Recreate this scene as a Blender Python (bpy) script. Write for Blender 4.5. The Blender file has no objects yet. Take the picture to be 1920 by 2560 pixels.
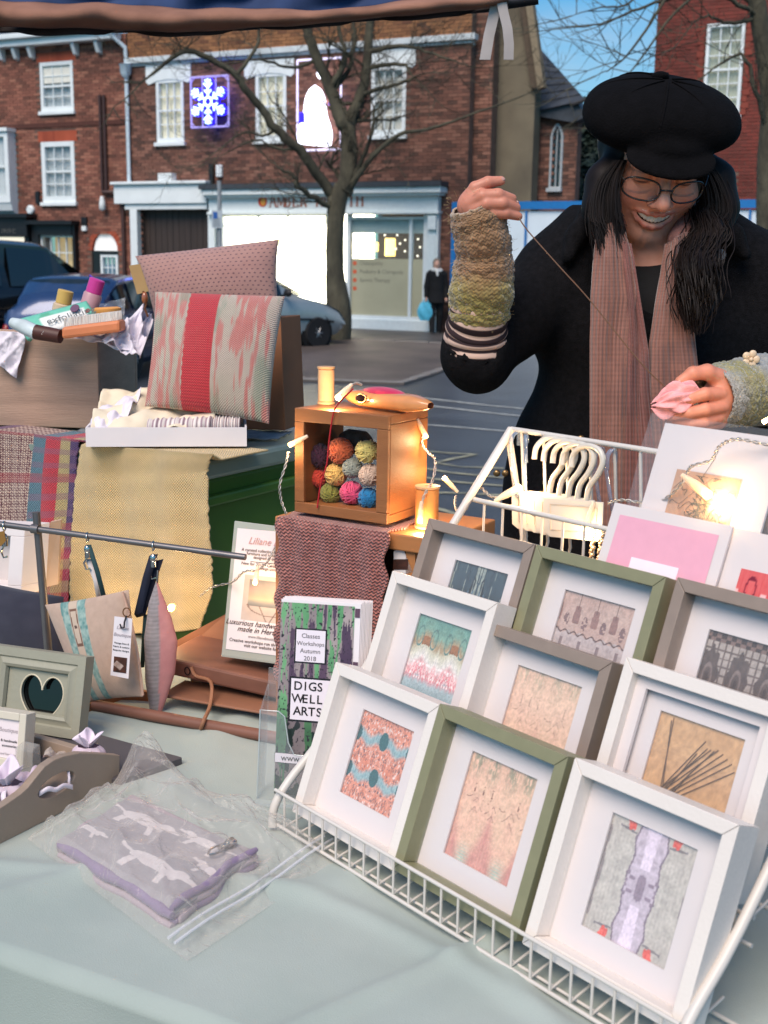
import bpy, bmesh, math, random
import numpy as np
from mathutils import Vector, Matrix, Euler, noise as mnoise
random.seed(7); RNG = np.random.default_rng(7)
SC = bpy.context.scene; COL = SC.collection
# ---------------------------------------------------------------- camera
FPX = 3000.0; PITCH = math.atan(620/3000.0); ROLL = .016; CAMZ = 1.40
cam = bpy.data.objects.new('camera', bpy.data.cameras.new('camera')); COL.objects.link(cam)
_f = Vector((0, math.cos(PITCH), -math.sin(PITCH))); _u0 = Vector((0, math.sin(PITCH), math.cos(PITCH))); _r0 = Vector((1, 0, 0))
_r = _r0*math.cos(ROLL)+_u0*math.sin(ROLL); _u = _u0*math.cos(ROLL)-_r0*math.sin(ROLL)
cam.matrix_world = Matrix.Translation((0, 0, CAMZ)) @ Matrix((_r, _u, -_f)).transposed().to_4x4()
cam.data.sensor_fit = 'VERTICAL'; cam.data.sensor_height = 36; cam.data.lens = 36*FPX/2560
cam.data.clip_start = .05; cam.data.clip_end = 2000
cam.data.dof.use_dof = True; cam.data.dof.focus_distance = 1.7; cam.data.dof.aperture_fstop = 11
SC.camera = cam
# ---------------------------------------------------------------- sky, sun, exposure
SUN_EL = math.radians(51); SUN_AZ = math.radians(205)      # behind the photographer, a little to the left
w = bpy.data.worlds.new('World'); SC.world = w; w.use_nodes = True
nt = w.node_tree; nd = nt.nodes; lk = nt.links; nd.clear()
out = nd.new('ShaderNodeOutputWorld'); bg = nd.new('ShaderNodeBackground'); sky = nd.new('ShaderNodeTexSky')
sky.sky_type = 'NISHITA'; sky.sun_disc = False; sky.sun_elevation = SUN_EL; sky.sun_rotation = SUN_AZ
sky.air_density = 1.3; sky.dust_density = .6; sky.ozone_density = 1.6
tc = nd.new('ShaderNodeTexCoord'); mp = nd.new('ShaderNodeMapping'); mp.inputs['Scale'].default_value = (2.0, 2.0, 6.5)
nz = nd.new('ShaderNodeTexNoise'); nz.inputs['Scale'].default_value = 2.2; nz.inputs['Detail'].default_value = 6; nz.inputs['Roughness'].default_value = .55
cr = nd.new('ShaderNodeValToRGB'); cr.color_ramp.elements[0].position = .48; cr.color_ramp.elements[1].position = .74
mx = nd.new('ShaderNodeMix'); mx.data_type = 'RGBA'; mx.inputs['B'].default_value = (5.6, 6.6, 8.0, 1)
sc_ = nd.new('ShaderNodeMath'); sc_.operation = 'MULTIPLY'; sc_.inputs[1].default_value = .48
lk.new(tc.outputs['Generated'], mp.inputs['Vector']); lk.new(mp.outputs[0], nz.inputs['Vector']); lk.new(nz.outputs['Fac'], cr.inputs[0])
lk.new(cr.outputs[0], sc_.inputs[0]); lk.new(sc_.outputs[0], mx.inputs['Factor']); tint = nd.new('ShaderNodeVectorMath'); tint.operation = 'MULTIPLY'; tint.inputs[1].default_value = (.42, .98, 1.34); lk.new(sky.outputs[0], tint.inputs[0]); lk.new(tint.outputs[0], mx.inputs['A'])
lk.new(mx.outputs['Result'], bg.inputs['Color']); bg.inputs['Strength'].default_value = .078
lk.new(bg.outputs[0], out.inputs[0])
sd = bpy.data.lights.new('sun', 'SUN'); sd.energy = 3.2; sd.angle = math.radians(38); sd.color = (1, .83, .70)
sun = bpy.data.objects.new('sun', sd); COL.objects.link(sun)
_sd = Vector((math.sin(SUN_AZ)*math.cos(SUN_EL), math.cos(SUN_AZ)*math.cos(SUN_EL), math.sin(SUN_EL)))
sun.rotation_euler = _sd.to_track_quat('Z', 'Y').to_euler(); sun.location = (-3, -6, 6)
SC.view_settings.view_transform = 'Standard'; SC.view_settings.look = 'None'
SC.view_settings.exposure = .34; SC.view_settings.gamma = 1; SC.view_settings.use_curve_mapping = False
SC.cycles.max_bounces = 10; SC.cycles.transparent_max_bounces = 24; SC.cycles.caustics_reflective = False; SC.cycles.caustics_refractive = False
SC.cycles.use_denoising = True
SC.render.film_transparent = False
# ---------------------------------------------------------------- helpers: surveying (a photo point + a real depth, height or plane -> a place)
def ray(x, y): return _f + _r*((x-960)/FPX) + _u*((1280-y)/FPX)
CP = Vector((0, 0, CAMZ))
def P(x, y, Y): d = ray(x, y); return CP + d*(Y/d.y)
def Z(x, y, z): d = ray(x, y); return CP + d*((z-CAMZ)/d.z)
def PL(x, y, p0, n): d = ray(x, y); return CP + d*((Vector(p0)-CP).dot(n)/d.dot(n))
def px(p):
    v = Vector(p)-CP; k = v.dot(_f); return 960+FPX*v.dot(_r)/k, 1280-FPX*v.dot(_u)/k
# ---------------------------------------------------------------- helpers: objects
ORG = {}
def L(*c):
    return tuple(((v/255)/12.92 if v/255 <= .04045 else ((v/255+.055)/1.055)**2.4) for v in c)
def LA(a):
    a = np.asarray(a, float)/255
    return np.where(a <= .04045, a/12.92, ((a+.055)/1.055)**2.4)
def tag(o, label=None, cat=None, group=None, kind=None):
    if label: o['label'] = label
    if cat: o['category'] = cat
    if group: o['group'] = group
    if kind: o['kind'] = kind
    return o
def thing(name, label, cat, loc=(0, 0, 0), group=None):
    o = bpy.data.objects.new(name, None); COL.objects.link(o); o.empty_display_size = .05
    o.location = loc; ORG[o.name] = Vector(loc)
    return tag(o, label, cat, group)
def link_mesh(name, me, mat, parent=None, origin=None):
    o = bpy.data.objects.new(name, me); COL.objects.link(o)
    for m in (mat if isinstance(mat, (list, tuple)) else [mat]): me.materials.append(m)
    n = len(me.vertices); co = np.empty(n*3, np.float32); me.vertices.foreach_get('co', co); co = co.reshape(-1, 3)
    if parent is not None:
        o.parent = parent; g = ORG[parent.name]; ORG[o.name] = g
    else:
        if origin is None:
            lo, hi = co.min(0), co.max(0); g = Vector(((lo[0]+hi[0])/2, (lo[1]+hi[1])/2, lo[2]))
        else: g = Vector(origin)
        o.location = g; ORG[o.name] = g
    co -= np.array(g, np.float32); me.vertices.foreach_set('co', co.ravel()); me.update()
    return o
def smooth(o, ang=None):
    me = o.data; me.polygons.foreach_set('use_smooth', [True]*len(me.polygons))
    if ang is not None: me.set_sharp_from_angle(angle=math.radians(ang))
    return o
class MB:
    def __init__(s): s.v = []; s.f = []; s.m = []; s.cur = 0
    def add(s, vs, fs):
        b = len(s.v); s.v += [tuple(v) for v in vs]; s.f += [tuple(i+b for i in f) for f in fs]; s.m += [s.cur]*len(fs); return s
    def hexa(s, q):      # 8 corners: bottom ring 0-3, top ring 4-7
        return s.add(q, [(3, 2, 1, 0), (4, 5, 6, 7), (0, 1, 5, 4), (1, 2, 6, 5), (2, 3, 7, 6), (3, 0, 4, 7)])
    def box(s, o, a, b, c):  # origin corner and three edge vectors
        o, a, b, c = map(Vector, (o, a, b, c)); return s.hexa([o, o+a, o+a+b, o+b, o+c, o+a+c, o+a+b+c, o+b+c])
    def slab(s, poly, d):    # polygon extruded along d
        d = Vector(d); n = len(poly); vs = [Vector(p) for p in poly]+[Vector(p)+d for p in poly]
        return s.add(vs, [tuple(range(n))[::-1], tuple(range(n, 2*n))]+[(i, (i+1) % n, n+(i+1) % n, n+i) for i in range(n)])
    def tube(s, pts, r, n=8, cap=True):
        pts = [Vector(p) for p in pts]; k = len(pts); rs = r if hasattr(r, '__len__') else [r]*k
        t0 = (pts[1]-pts[0]).normalized(); a = t0.orthogonal().normalized(); vs = []
        for i, p in enumerate(pts):
            t = (pts[min(i+1, k-1)]-pts[max(i-1, 0)])
            t = t.normalized() if t.length > 1e-9 else t0
            a = (a-t*a.dot(t)); a = a.normalized() if a.length > 1e-6 else t.orthogonal().normalized(); b = t.cross(a)
            for j in range(n):
                q = 2*math.pi*j/n; vs.append(p+(a*math.cos(q)+b*math.sin(q))*rs[i])
        fs = [(i*n+j, i*n+(j+1) % n, (i+1)*n+(j+1) % n, (i+1)*n+j) for i in range(k-1) for j in range(n)]
        if cap: fs += [tuple(range(n))[::-1], tuple(range((k-1)*n, k*n))]
        return s.add(vs, fs)
    def lathe(s, c, prof, axis=(0, 0, 1), n=24, cap=True):
        c = Vector(c); ax = Vector(axis).normalized(); a = ax.orthogonal().normalized(); b = ax.cross(a)
        vs = [c+ax*h+(a*math.cos(2*math.pi*j/n)+b*math.sin(2*math.pi*j/n))*r for r, h in prof for j in range(n)]; k = len(prof)
        fs = [(i*n+j, i*n+(j+1) % n, (i+1)*n+(j+1) % n, (i+1)*n+j) for i in range(k-1) for j in range(n)]
        if cap: fs += [tuple(range(n))[::-1], tuple(range((k-1)*n, k*n))]
        return s.add(vs, fs)
    def ball(s, c, r, n=12, m=8):
        c = Vector(c); rr = Vector(r) if hasattr(r, '__len__') else Vector((r, r, r)); vs = [c+Vector((0, 0, -rr.z))]
        for i in range(1, m):
            t = math.pi*i/m-math.pi/2
            vs += [c+Vector((rr.x*math.cos(t)*math.cos(2*math.pi*j/n), rr.y*math.cos(t)*math.sin(2*math.pi*j/n), rr.z*math.sin(t))) for j in range(n)]
        vs.append(c+Vector((0, 0, rr.z))); e = len(vs)-1
        fs = [(0, 1+(j+1) % n, 1+j) for j in range(n)]
        fs += [(1+i*n+j, 1+i*n+(j+1) % n, 1+(i+1)*n+(j+1) % n, 1+(i+1)*n+j) for i in range(m-2) for j in range(n)]
        fs += [(e, 1+(m-2)*n+j, 1+(m-2)*n+(j+1) % n) for j in range(n)]
        return s.add(vs, fs)
    def build(s, name, mat, parent=None, smo=None, bev=0, label=None, kind=None, origin=None):
        me = bpy.data.meshes.new(name); me.from_pydata(s.v, [], s.f)
        if any(s.m): me.polygons.foreach_set('material_index', s.m)
        bm = bmesh.new(); bm.from_mesh(me); bmesh.ops.recalc_face_normals(bm, faces=bm.faces); bm.to_mesh(me); bm.free()
        o = link_mesh(name, me, mat, parent, origin)
        if smo is not None: smooth(o, smo)
        if bev:
            m = o.modifiers.new('bevel', 'BEVEL'); m.width = bev; m.segments = 2; m.limit_method = 'ANGLE'; m.angle_limit = .6
        if label: o['label'] = label
        if kind: o['kind'] = kind
        return o
def one(name, mat, parent, fn, *a, **k):
    kw = {x: k.pop(x) for x in ('smo', 'bev', 'label', 'kind', 'origin') if x in k}
    m = MB(); getattr(m, fn)(*a, **k); return m.build(name, mat, parent, **kw)
def arr_mesh(name, co, faces, mat, parent=None, col=None, uv=None, smo=True, origin=None):
    co = np.asarray(co, np.float32); faces = np.asarray(faces, np.int32); nf, k = faces.shape
    me = bpy.data.meshes.new(name); me.vertices.add(len(co)); me.vertices.foreach_set('co', co.ravel())
    me.loops.add(nf*k); me.loops.foreach_set('vertex_index', faces.ravel())
    me.polygons.add(nf); me.polygons.foreach_set('loop_start', np.arange(nf, dtype=np.int32)*k); me.update(calc_edges=True); me.validate()
    if col is not None:
        c4 = np.ones((len(co), 4), np.float32); c4[:, :3] = col
        a = me.color_attributes.new('Col', 'FLOAT_COLOR', 'POINT'); a.data.foreach_set('color', c4.ravel())
    if uv is not None:
        l = me.uv_layers.new(name='UVMap'); l.data.foreach_set('uv', np.asarray(uv, np.float32)[faces.ravel()].ravel())
    o = link_mesh(name, me, mat, parent, origin)
    if smo: smooth(o)
    return o
def grid(name, nu, nv, pos, mat, parent=None, col=None, size=(1, 1), thick=0, smo=True, offset=-1, origin=None):
    U, Vv = np.meshgrid(np.linspace(0, 1, nu+1), np.linspace(0, 1, nv+1)); p = np.asarray(pos(U, Vv), float).reshape(-1, 3)
    i = np.arange(nv)[:, None]*(nu+1)+np.arange(nu)[None, :]; f = np.stack([i, i+1, i+nu+2, i+nu+1], -1).reshape(-1, 4)
    c = np.clip(np.asarray(col(U, Vv), float), 0, 1).reshape(-1, 3) if col else None
    o = arr_mesh(name, p, f, mat, parent, c, np.stack([U.ravel()*size[0], Vv.ravel()*size[1]], -1), smo, origin)
    if thick:
        m = o.modifiers.new('solid', 'SOLIDIFY'); m.thickness = thick; m.offset = offset
    return o
def vn(a, s=1.0, seed=0.0):      # value noise on numpy arrays (x, y) -> 0..1
    x, y = np.asarray(a[0], float)*s+seed*17.3, np.asarray(a[1], float)*s+seed*9.1
    xi, yi = np.floor(x).astype(int), np.floor(y).astype(int); fx, fy = x-xi, y-yi; fx = fx*fx*(3-2*fx); fy = fy*fy*(3-2*fy)
    h = lambda i, j: np.modf(np.abs(np.sin(i*127.1+j*311.7+seed)*43758.5453))[0]
    return (h(xi, yi)*(1-fx)+h(xi+1, yi)*fx)*(1-fy)+(h(xi, yi+1)*(1-fx)+h(xi+1, yi+1)*fx)*fy
def fbm(a, s=1., seed=0., o=4): return sum(vn(a, s*2**k, seed+k*3.7)*.5**k for k in range(o))/(2-.5**(o-1))
def lerp3(a, b, t): a, b = LA(a), LA(b); return a+(b-a)*np.asarray(t)[..., None]
def frame3(p00, p10, p01):       # parallelogram in space as a grid function
    a, b, c = (np.array(q) for q in (p00, p10, p01)); return lambda U, Vv: a+(b-a)*U[..., None]+(c-a)*Vv[..., None]
def copy_tree(o, parent=None):
    c = o.copy(); COL.objects.link(c); c.parent = parent; ORG[c.name] = ORG[o.name]
    for ch in o.children: copy_tree(ch, c)
    return c
def text(name, s, size, o, u, v, mat, parent=None, align='LEFT', shear=0, bold=0, ext=.0004, space=1, kind=None, lift=.001):
    cu = bpy.data.curves.new('t', 'FONT'); cu.body = s; cu.size = 1; cu.align_x = align; cu.shear = shear; cu.offset = bold; cu.space_character = space; cu.resolution_u = 3
    to = bpy.data.objects.new('t', cu); COL.objects.link(to); dg = bpy.context.evaluated_depsgraph_get(); dg.update()
    me = bpy.data.meshes.new_from_object(to.evaluated_get(dg)); bpy.data.objects.remove(to)
    u = Vector(u).normalized(); v = Vector(v).normalized(); n = u.cross(v); o = Vector(o)
    M4 = Matrix((u*size, v*size, n)).transposed().to_4x4(); M4.translation = o+n*lift; me.transform(M4); me.name = name
    ob = link_mesh(name, me, mat, parent)
    if ext:
        m = ob.modifiers.new('solid', 'SOLIDIFY'); m.thickness = ext; m.offset = 1
    return ob
# ---------------------------------------------------------------- helpers: materials
_MC = {}
def _mat(name):
    m = bpy.data.materials.new(name); m.use_nodes = True; n = m.node_tree; b = n.nodes['Principled BSDF']; return m, n, n.nodes, n.links, b
def setc(b, k, v):
    if k in b.inputs: b.inputs[k].default_value = v
def M(name, c=(128, 128, 128), rough=.6, var=.14, scale=14, bump=0., bscale=160, metal=0., spec=.5, sheen=0., trans=0., ior=1.45, alpha=1., emit=None, es=0., coat=0., c2=None, stretch=(1, 1, 1), sub=0.):
    if name in _MC: return _MC[name]
    m, nt, N, K, b = _mat(name); base = L(*c)
    if var or bump or c2:
        t = N.new('ShaderNodeTexCoord'); mp = N.new('ShaderNodeMapping'); mp.inputs['Scale'].default_value = stretch; K.new(t.outputs['Object'], mp.inputs['Vector'])
    if var or c2:
        z = N.new('ShaderNodeTexNoise'); z.inputs['Scale'].default_value = scale; z.inputs['Detail'].default_value = 5; K.new(mp.outputs[0], z.inputs['Vector'])
        r = N.new('ShaderNodeValToRGB'); K.new(z.outputs['Fac'], r.inputs[0])
        lo = L(*c2) if c2 else tuple(x*(1-var) for x in base); hi = base if c2 else tuple(min(1, x*(1+var)) for x in base)
        r.color_ramp.elements[0].color = (*lo, 1); r.color_ramp.elements[1].color = (*hi, 1); r.color_ramp.elements[0].position = .3; r.color_ramp.elements[1].position = .7
        K.new(r.outputs[0], b.inputs['Base Color'])
    else: b.inputs['Base Color'].default_value = (*base, 1)
    if bump:
        z2 = N.new('ShaderNodeTexNoise'); z2.inputs['Scale'].default_value = bscale; z2.inputs['Detail'].default_value = 3; K.new(mp.outputs[0], z2.inputs['Vector'])
        bp = N.new('ShaderNodeBump'); bp.inputs['Strength'].default_value = min(1, bump); bp.inputs['Distance'].default_value = .3/bscale*3; K.new(z2.outputs['Fac'], bp.inputs['Height']); K.new(bp.outputs[0], b.inputs['Normal'])
    b.inputs['Roughness'].default_value = rough; b.inputs['Metallic'].default_value = metal; setc(b, 'Specular IOR Level', spec); setc(b, 'Sheen Weight', sheen)
    setc(b, 'Transmission Weight', trans); setc(b, 'IOR', ior); setc(b, 'Alpha', alpha); setc(b, 'Coat Weight', coat); setc(b, 'Subsurface Weight', sub)
    if sub: b.inputs['Subsurface Radius'].default_value = (.012, .005, .003); b.inputs['Subsurface Scale'].default_value = 1.0
    if emit is not None: b.inputs['Emission Color'].default_value = (*L(*emit), 1); b.inputs['Emission Strength'].default_value = es
    _MC[name] = m; return m
def VC(name, rough=.7, bump=0., kind=None, su=1., sv=1., sheen=0., var=.08, spec=.4, dark=.0, coat=0., sub=0.):
    """printed / woven colour held per vertex; 'weave' and 'rib' add thread relief from the UV map (metres)"""
    if name in _MC: return _MC[name]
    m, nt, N, K, b = _mat(name)
    a = N.new('ShaderNodeVertexColor'); a.layer_name = 'Col'; src = a.outputs[0]; h = None
    if kind:
        t = N.new('ShaderNodeUVMap'); sp = N.new('ShaderNodeSeparateXYZ'); K.new(t.outputs[0], sp.inputs[0])
        def sn(o, k, ph=0):
            q = N.new('ShaderNodeMath'); q.operation = 'MULTIPLY_ADD'; q.inputs[1].default_value = k*2*math.pi; q.inputs[2].default_value = ph; K.new(o, q.inputs[0])
            s = N.new('ShaderNodeMath'); s.operation = 'SINE'; K.new(q.outputs[0], s.inputs[0]); return s.outputs[0]
        def mm(op, x, y):
            q = N.new('ShaderNodeMath'); q.operation = op
            for i, e in enumerate((x, y)):
                if isinstance(e, (int, float)): q.inputs[i].default_value = e
                else: K.new(e, q.inputs[i])
            return q.outputs[0]
        if kind == 'weave': h = mm('MULTIPLY', sn(sp.outputs[0], su), sn(sp.outputs[1], sv))
        elif kind == 'rib': h = mm('ADD', sn(sp.outputs[0], su), mm('MULTIPLY', .7, sn(sp.outputs[1], sv)))
        elif kind == 'knit':
            sh = mm('MULTIPLY', .35, sn(sp.outputs[0], su)); yy = mm('ADD', mm('MULTIPLY', sp.outputs[1], sv*2*math.pi), mm('MULTIPLY', sh, 4.0)); s = N.new('ShaderNodeMath'); s.operation = 'SINE'; K.new(yy, s.inputs[0]); h = s.outputs[0]
        if dark:
            g = mm('MULTIPLY_ADD', h, dark*.5) if False else None
            q = N.new('ShaderNodeMath'); q.operation = 'MULTIPLY_ADD'; q.inputs[1].default_value = dark*.5; q.inputs[2].default_value = 1-dark*.5; K.new(h, q.inputs[0])
            mu = N.new('ShaderNodeVectorMath'); mu.operation = 'SCALE'; K.new(src, mu.inputs[0]); K.new(q.outputs[0], mu.inputs['Scale']); src = mu.outputs[0]
    z = N.new('ShaderNodeTexNoise'); z.inputs['Scale'].default_value = 90; z.inputs['Detail'].default_value = 4; t2 = N.new('ShaderNodeTexCoord'); K.new(t2.outputs['Object'], z.inputs['Vector'])
    if var:
        q = N.new('ShaderNodeMath'); q.operation = 'MULTIPLY_ADD'; q.inputs[1].default_value = var*2; q.inputs[2].default_value = 1-var; K.new(z.outputs['Fac'], q.inputs[0])
        mu = N.new('ShaderNodeVectorMath'); mu.operation = 'SCALE'; K.new(src, mu.inputs[0]); K.new(q.outputs[0], mu.inputs['Scale']); src = mu.outputs[0]
    K.new(src, b.inputs['Base Color'])
    if bump:
        bp = N.new('ShaderNodeBump'); bp.inputs['Strength'].default_value = bump; bp.inputs['Distance'].default_value = .0012
        K.new(h if h is not None else z.outputs['Fac'], bp.inputs['Height']); K.new(bp.outputs[0], b.inputs['Normal'])
    b.inputs['Roughness'].default_value = rough; setc(b, 'Sheen Weight', sheen); setc(b, 'Specular IOR Level', spec); setc(b, 'Coat Weight', coat)
    if sub: setc(b, 'Subsurface Weight', sub); b.inputs['Subsurface Radius'].default_value = (.010, .004, .002); b.inputs['Subsurface Scale'].default_value = 1
    _MC[name] = m; return m
def film(name, c=(240, 240, 245), a=.25, rough=.12, bump=0., bscale=30):
    """thin clear plastic: mostly see-through sheet with real gloss"""
    if name in _MC: return _MC[name]
    m, nt, N, K, b = _mat(name); t = N.new('ShaderNodeBsdfTransparent'); mix = N.new('ShaderNodeMixShader'); lw = N.new('ShaderNodeLayerWeight'); lw.inputs['Blend'].default_value = .5
    pw = N.new('ShaderNodeMath'); pw.operation = 'POWER'; pw.inputs[1].default_value = 4; K.new(lw.outputs['Facing'], pw.inputs[0])
    ad = N.new('ShaderNodeMath'); ad.operation = 'MULTIPLY_ADD'; ad.inputs[1].default_value = .7; ad.inputs[2].default_value = a; K.new(pw.outputs[0], ad.inputs[0]); K.new(ad.outputs[0], mix.inputs[0]); K.new(t.outputs[0], mix.inputs[1]); K.new(b.outputs[0], mix.inputs[2])
    b.inputs['Base Color'].default_value = (*L(*c), 1); b.inputs['Roughness'].default_value = rough; setc(b, 'Specular IOR Level', .8)
    if bump:
        z = N.new('ShaderNodeTexNoise'); z.inputs['Scale'].default_value = bscale; z.inputs['Detail'].default_value = 3; z.inputs['Distortion'].default_value = 1; bp = N.new('ShaderNodeBump'); bp.inputs['Strength'].default_value = bump; bp.inputs['Distance'].default_value = .02
        tcn = N.new('ShaderNodeTexCoord'); K.new(tcn.outputs['Object'], z.inputs['Vector']); K.new(z.outputs['Fac'], bp.inputs['Height']); K.new(bp.outputs[0], b.inputs['Normal']); K.new(bp.outputs[0], lw.inputs['Normal'])
    K.new(mix.outputs[0], N['Material Output'].inputs['Surface']); _MC[name] = m; return m
def brickmat(name, c1, c2, c3):
    if name in _MC: return _MC[name]
    m, nt, N, K, b = _mat(name); g = N.new('ShaderNodeNewGeometry'); oi = N.new('ShaderNodeObjectInfo'); ad = N.new('ShaderNodeMath'); ad.operation = 'ADD'; fr = N.new('ShaderNodeMath'); fr.operation = 'FRACT'
    K.new(g.outputs['Random Per Island'], ad.inputs[0]); K.new(oi.outputs['Random'], ad.inputs[1]); K.new(ad.outputs[0], fr.inputs[0])
    r = N.new('ShaderNodeValToRGB'); K.new(fr.outputs[0], r.inputs[0]); e = r.color_ramp.elements; e[0].color = (*L(*c1), 1); e[1].color = (*L(*c3), 1); k = e.new(.62); k.color = (*L(*c2), 1)
    z = N.new('ShaderNodeTexNoise'); z.inputs['Scale'].default_value = 1.1; z.inputs['Detail'].default_value = 8; q = N.new('ShaderNodeMath'); q.operation = 'MULTIPLY_ADD'; q.inputs[1].default_value = 1.1; q.inputs[2].default_value = .45; K.new(z.outputs['Fac'], q.inputs[0]); K.new(g.outputs['Position'], z.inputs['Vector'])
    mu = N.new('ShaderNodeVectorMath'); mu.operation = 'SCALE'; K.new(r.outputs[0], mu.inputs[0]); K.new(q.outputs[0], mu.inputs['Scale']); K.new(mu.outputs[0], b.inputs['Base Color']); b.inputs['Roughness'].default_value = .85
    _MC[name] = m; return m
# ---------------------------------------------------------------- helpers: smooth solids (blended signed distances -> one continuous mesh)
class Solid:
    def __init__(s, lo, hi, h):
        s.lo = np.array(lo, np.float32); s.h = h; s.n = (np.ceil((np.array(hi)-s.lo)/h).astype(int)+1); s.a = np.full(s.n, .08, np.float32)
    def _win(s, lo, hi):
        i0 = np.maximum(np.floor((np.array(lo)-s.lo)/s.h).astype(int), 0); i1 = np.minimum(np.ceil((np.array(hi)-s.lo)/s.h).astype(int)+1, s.n)
        if (i1 <= i0).any(): return None, None
        ax = [s.lo[k]+np.arange(i0[k], i1[k], dtype=np.float32)*s.h for k in range(3)]
        return tuple(slice(a, b) for a, b in zip(i0, i1)), np.stack(np.meshgrid(*ax, indexing='ij'), -1)
    def _put(s, w, d, k, cut):
        a = s.a[w]
        if cut: a, d = -a, d
        if k > 0:
            h = np.maximum(k-np.abs(a-d), 0)/k; r = np.minimum(a, d)-h*h*k*.25
        else: r = np.minimum(a, d)
        s.a[w] = -r if cut else r
    def cap(s, a, b, ra, rb=None, k=.01, cut=False):
        a, b = np.array(a, np.float32), np.array(b, np.float32); rb = ra if rb is None else rb; m = max(ra, rb)+.03+k
        w, p = s._win(np.minimum(a, b)-m, np.maximum(a, b)+m)
        if w is None: return s
        d = b-a; t = np.clip(((p-a)@d)/max(d@d, 1e-12), 0, 1); dist = np.linalg.norm(p-a-t[..., None]*d, axis=-1)-(ra+(rb-ra)*t); s._put(w, dist, k, cut); return s
    def path(s, pts, rs, k=.01):
        for i in range(len(pts)-1): s.cap(pts[i], pts[i+1], rs[i], rs[i+1], k)
        return s
    def ell(s, c, r, R=None, k=.01, cut=False):
        c = np.array(c, np.float32); r = np.array(r, np.float32); m = r.max()+.03+k; w, p = s._win(c-m, c+m)
        if w is None: return s
        q = p-c
        if R is not None: q = q@np.array(R, np.float32)
        k0 = np.linalg.norm(q/r, axis=-1); k1 = np.linalg.norm(q/(r*r), axis=-1); dist = np.where(k1 > 1e-6, k0*(k0-1)/np.maximum(k1, 1e-6), -r.min()); s._put(w, dist, k, cut); return s
    def halfspace(s, c, n):     # keep the side the normal points away from
        c = np.array(c, np.float32); n = np.array(n, np.float32); ax = [s.lo[k]+np.arange(s.n[k], dtype=np.float32)*s.h for k in range(3)]
        d = ((ax[0]-c[0])*n[0])[:, None, None]+((ax[1]-c[1])*n[1])[None, :, None]+((ax[2]-c[2])*n[2])[None, None, :]; s.a = np.maximum(s.a, d); return s
    def mesh(s):
        a = s.a; a[0] = a[-1] = .05; a[:, 0] = a[:, -1] = .05; a[:, :, 0] = a[:, :, -1] = .05
        ins = a < 0; n = np.array(a.shape)-1
        sl = lambda o: tuple(slice(o[k], o[k]+n[k]) for k in range(3)); offs = [(i, j, k) for i in (0, 1) for j in (0, 1) for k in (0, 1)]
        cnt = sum(ins[sl(o)].astype(np.int8) for o in offs); act = np.argwhere((cnt > 0) & (cnt < 8)); idx = np.full(n, -1, np.int32); idx[tuple(act.T)] = np.arange(len(act))
        val = {o: a[act[:, 0]+o[0], act[:, 1]+o[1], act[:, 2]+o[2]] for o in offs}; acc = np.zeros((len(act), 3)); num = np.zeros(len(act))
        for o in offs:
            for ax in range(3):
                if o[ax] == 0:
                    o2 = list(o); o2[ax] = 1; v0, v1 = val[o], val[tuple(o2)]; c = (v0 < 0) != (v1 < 0); t = np.where(c, v0/np.where(c, v0-v1, 1), 0)
                    e = np.array(o, float)[None].repeat(len(act), 0); e[:, ax] += t; acc += e*c[:, None]; num += c
        v = (act+acc/np.maximum(num, 1)[:, None])*s.h+s.lo; F = []
        for ax in range(3):
            b, c = (ax+1) % 3, (ax+2) % 3; s0 = [slice(None)]*3; s1 = [slice(None)]*3; s0[ax] = slice(0, -1); s1[ax] = slice(1, None)
            e = np.argwhere(ins[tuple(s0)] != ins[tuple(s1)]); ok = (e[:, b] > 0) & (e[:, c] > 0) & (e[:, b] < n[b]) & (e[:, c] < n[c]); e = e[ok]; q = []
            for db, dc in ((-1, -1), (0, -1), (0, 0), (-1, 0)):
                g = e.copy(); g[:, b] += db; g[:, c] += dc; q.append(idx[tuple(g.T)])
            q = np.stack(q, 1); fl = ~ins[tuple(e.T)]; q[fl] = q[fl][:, ::-1]; F.append(q)
        return v, np.concatenate(F)
    def build(s, name, mat, parent, col=None, uv=None, disp=None):
        v, f = s.mesh()
        if disp is not None: v = v+disp(v)
        return arr_mesh(name, v, f, mat, parent, None if col is None else np.clip(col(v), 0, 1), None if uv is None else uv(v))
# ================================================================ GROUND
def gz(x, y):
    y = np.asarray(y, float); return np.interp(y, [-50, 4, 17, 25.5, 400], [0, 0, -.30, -.12, -.12])+0*np.asarray(x, float)
def G(x, y):         # photo point -> point on the ground
    d = ray(x, y); t = 3.
    for _ in range(60): t = t+.5*((gz(0, t*d.y)-CAMZ)/d.z-t)
    return CP+d*t
road_m = M('wet asphalt', (66, 72, 78), rough=.34, var=.35, scale=1.3, bump=.5, bscale=90, c2=(46, 50, 55), spec=.6)
pave_m = M('damp paving', (98, 88, 82), rough=.55, var=.3, scale=1.2, c2=(66, 60, 57), bump=.4, bscale=30)
def sheet(name, xs, ys, mat, dz):
    X, Y = np.meshgrid(xs, ys); p = np.stack([X, Y, gz(X, Y)+dz], -1).reshape(-1, 3); nx, ny = len(xs), len(ys)
    i = np.arange(ny-1)[:, None]*nx+np.arange(nx-1)[None]; f = np.stack([i, i+1, i+nx+1, i+nx], -1).reshape(-1, 4)
    return tag(arr_mesh(name, p, f, mat), kind='structure')
sheet('road', [-300, -30, -8, 0, 8, 30, 300], [-50, 0, 4, 10, 17, 21, 25.5, 60, 400], road_m, 0)
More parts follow.
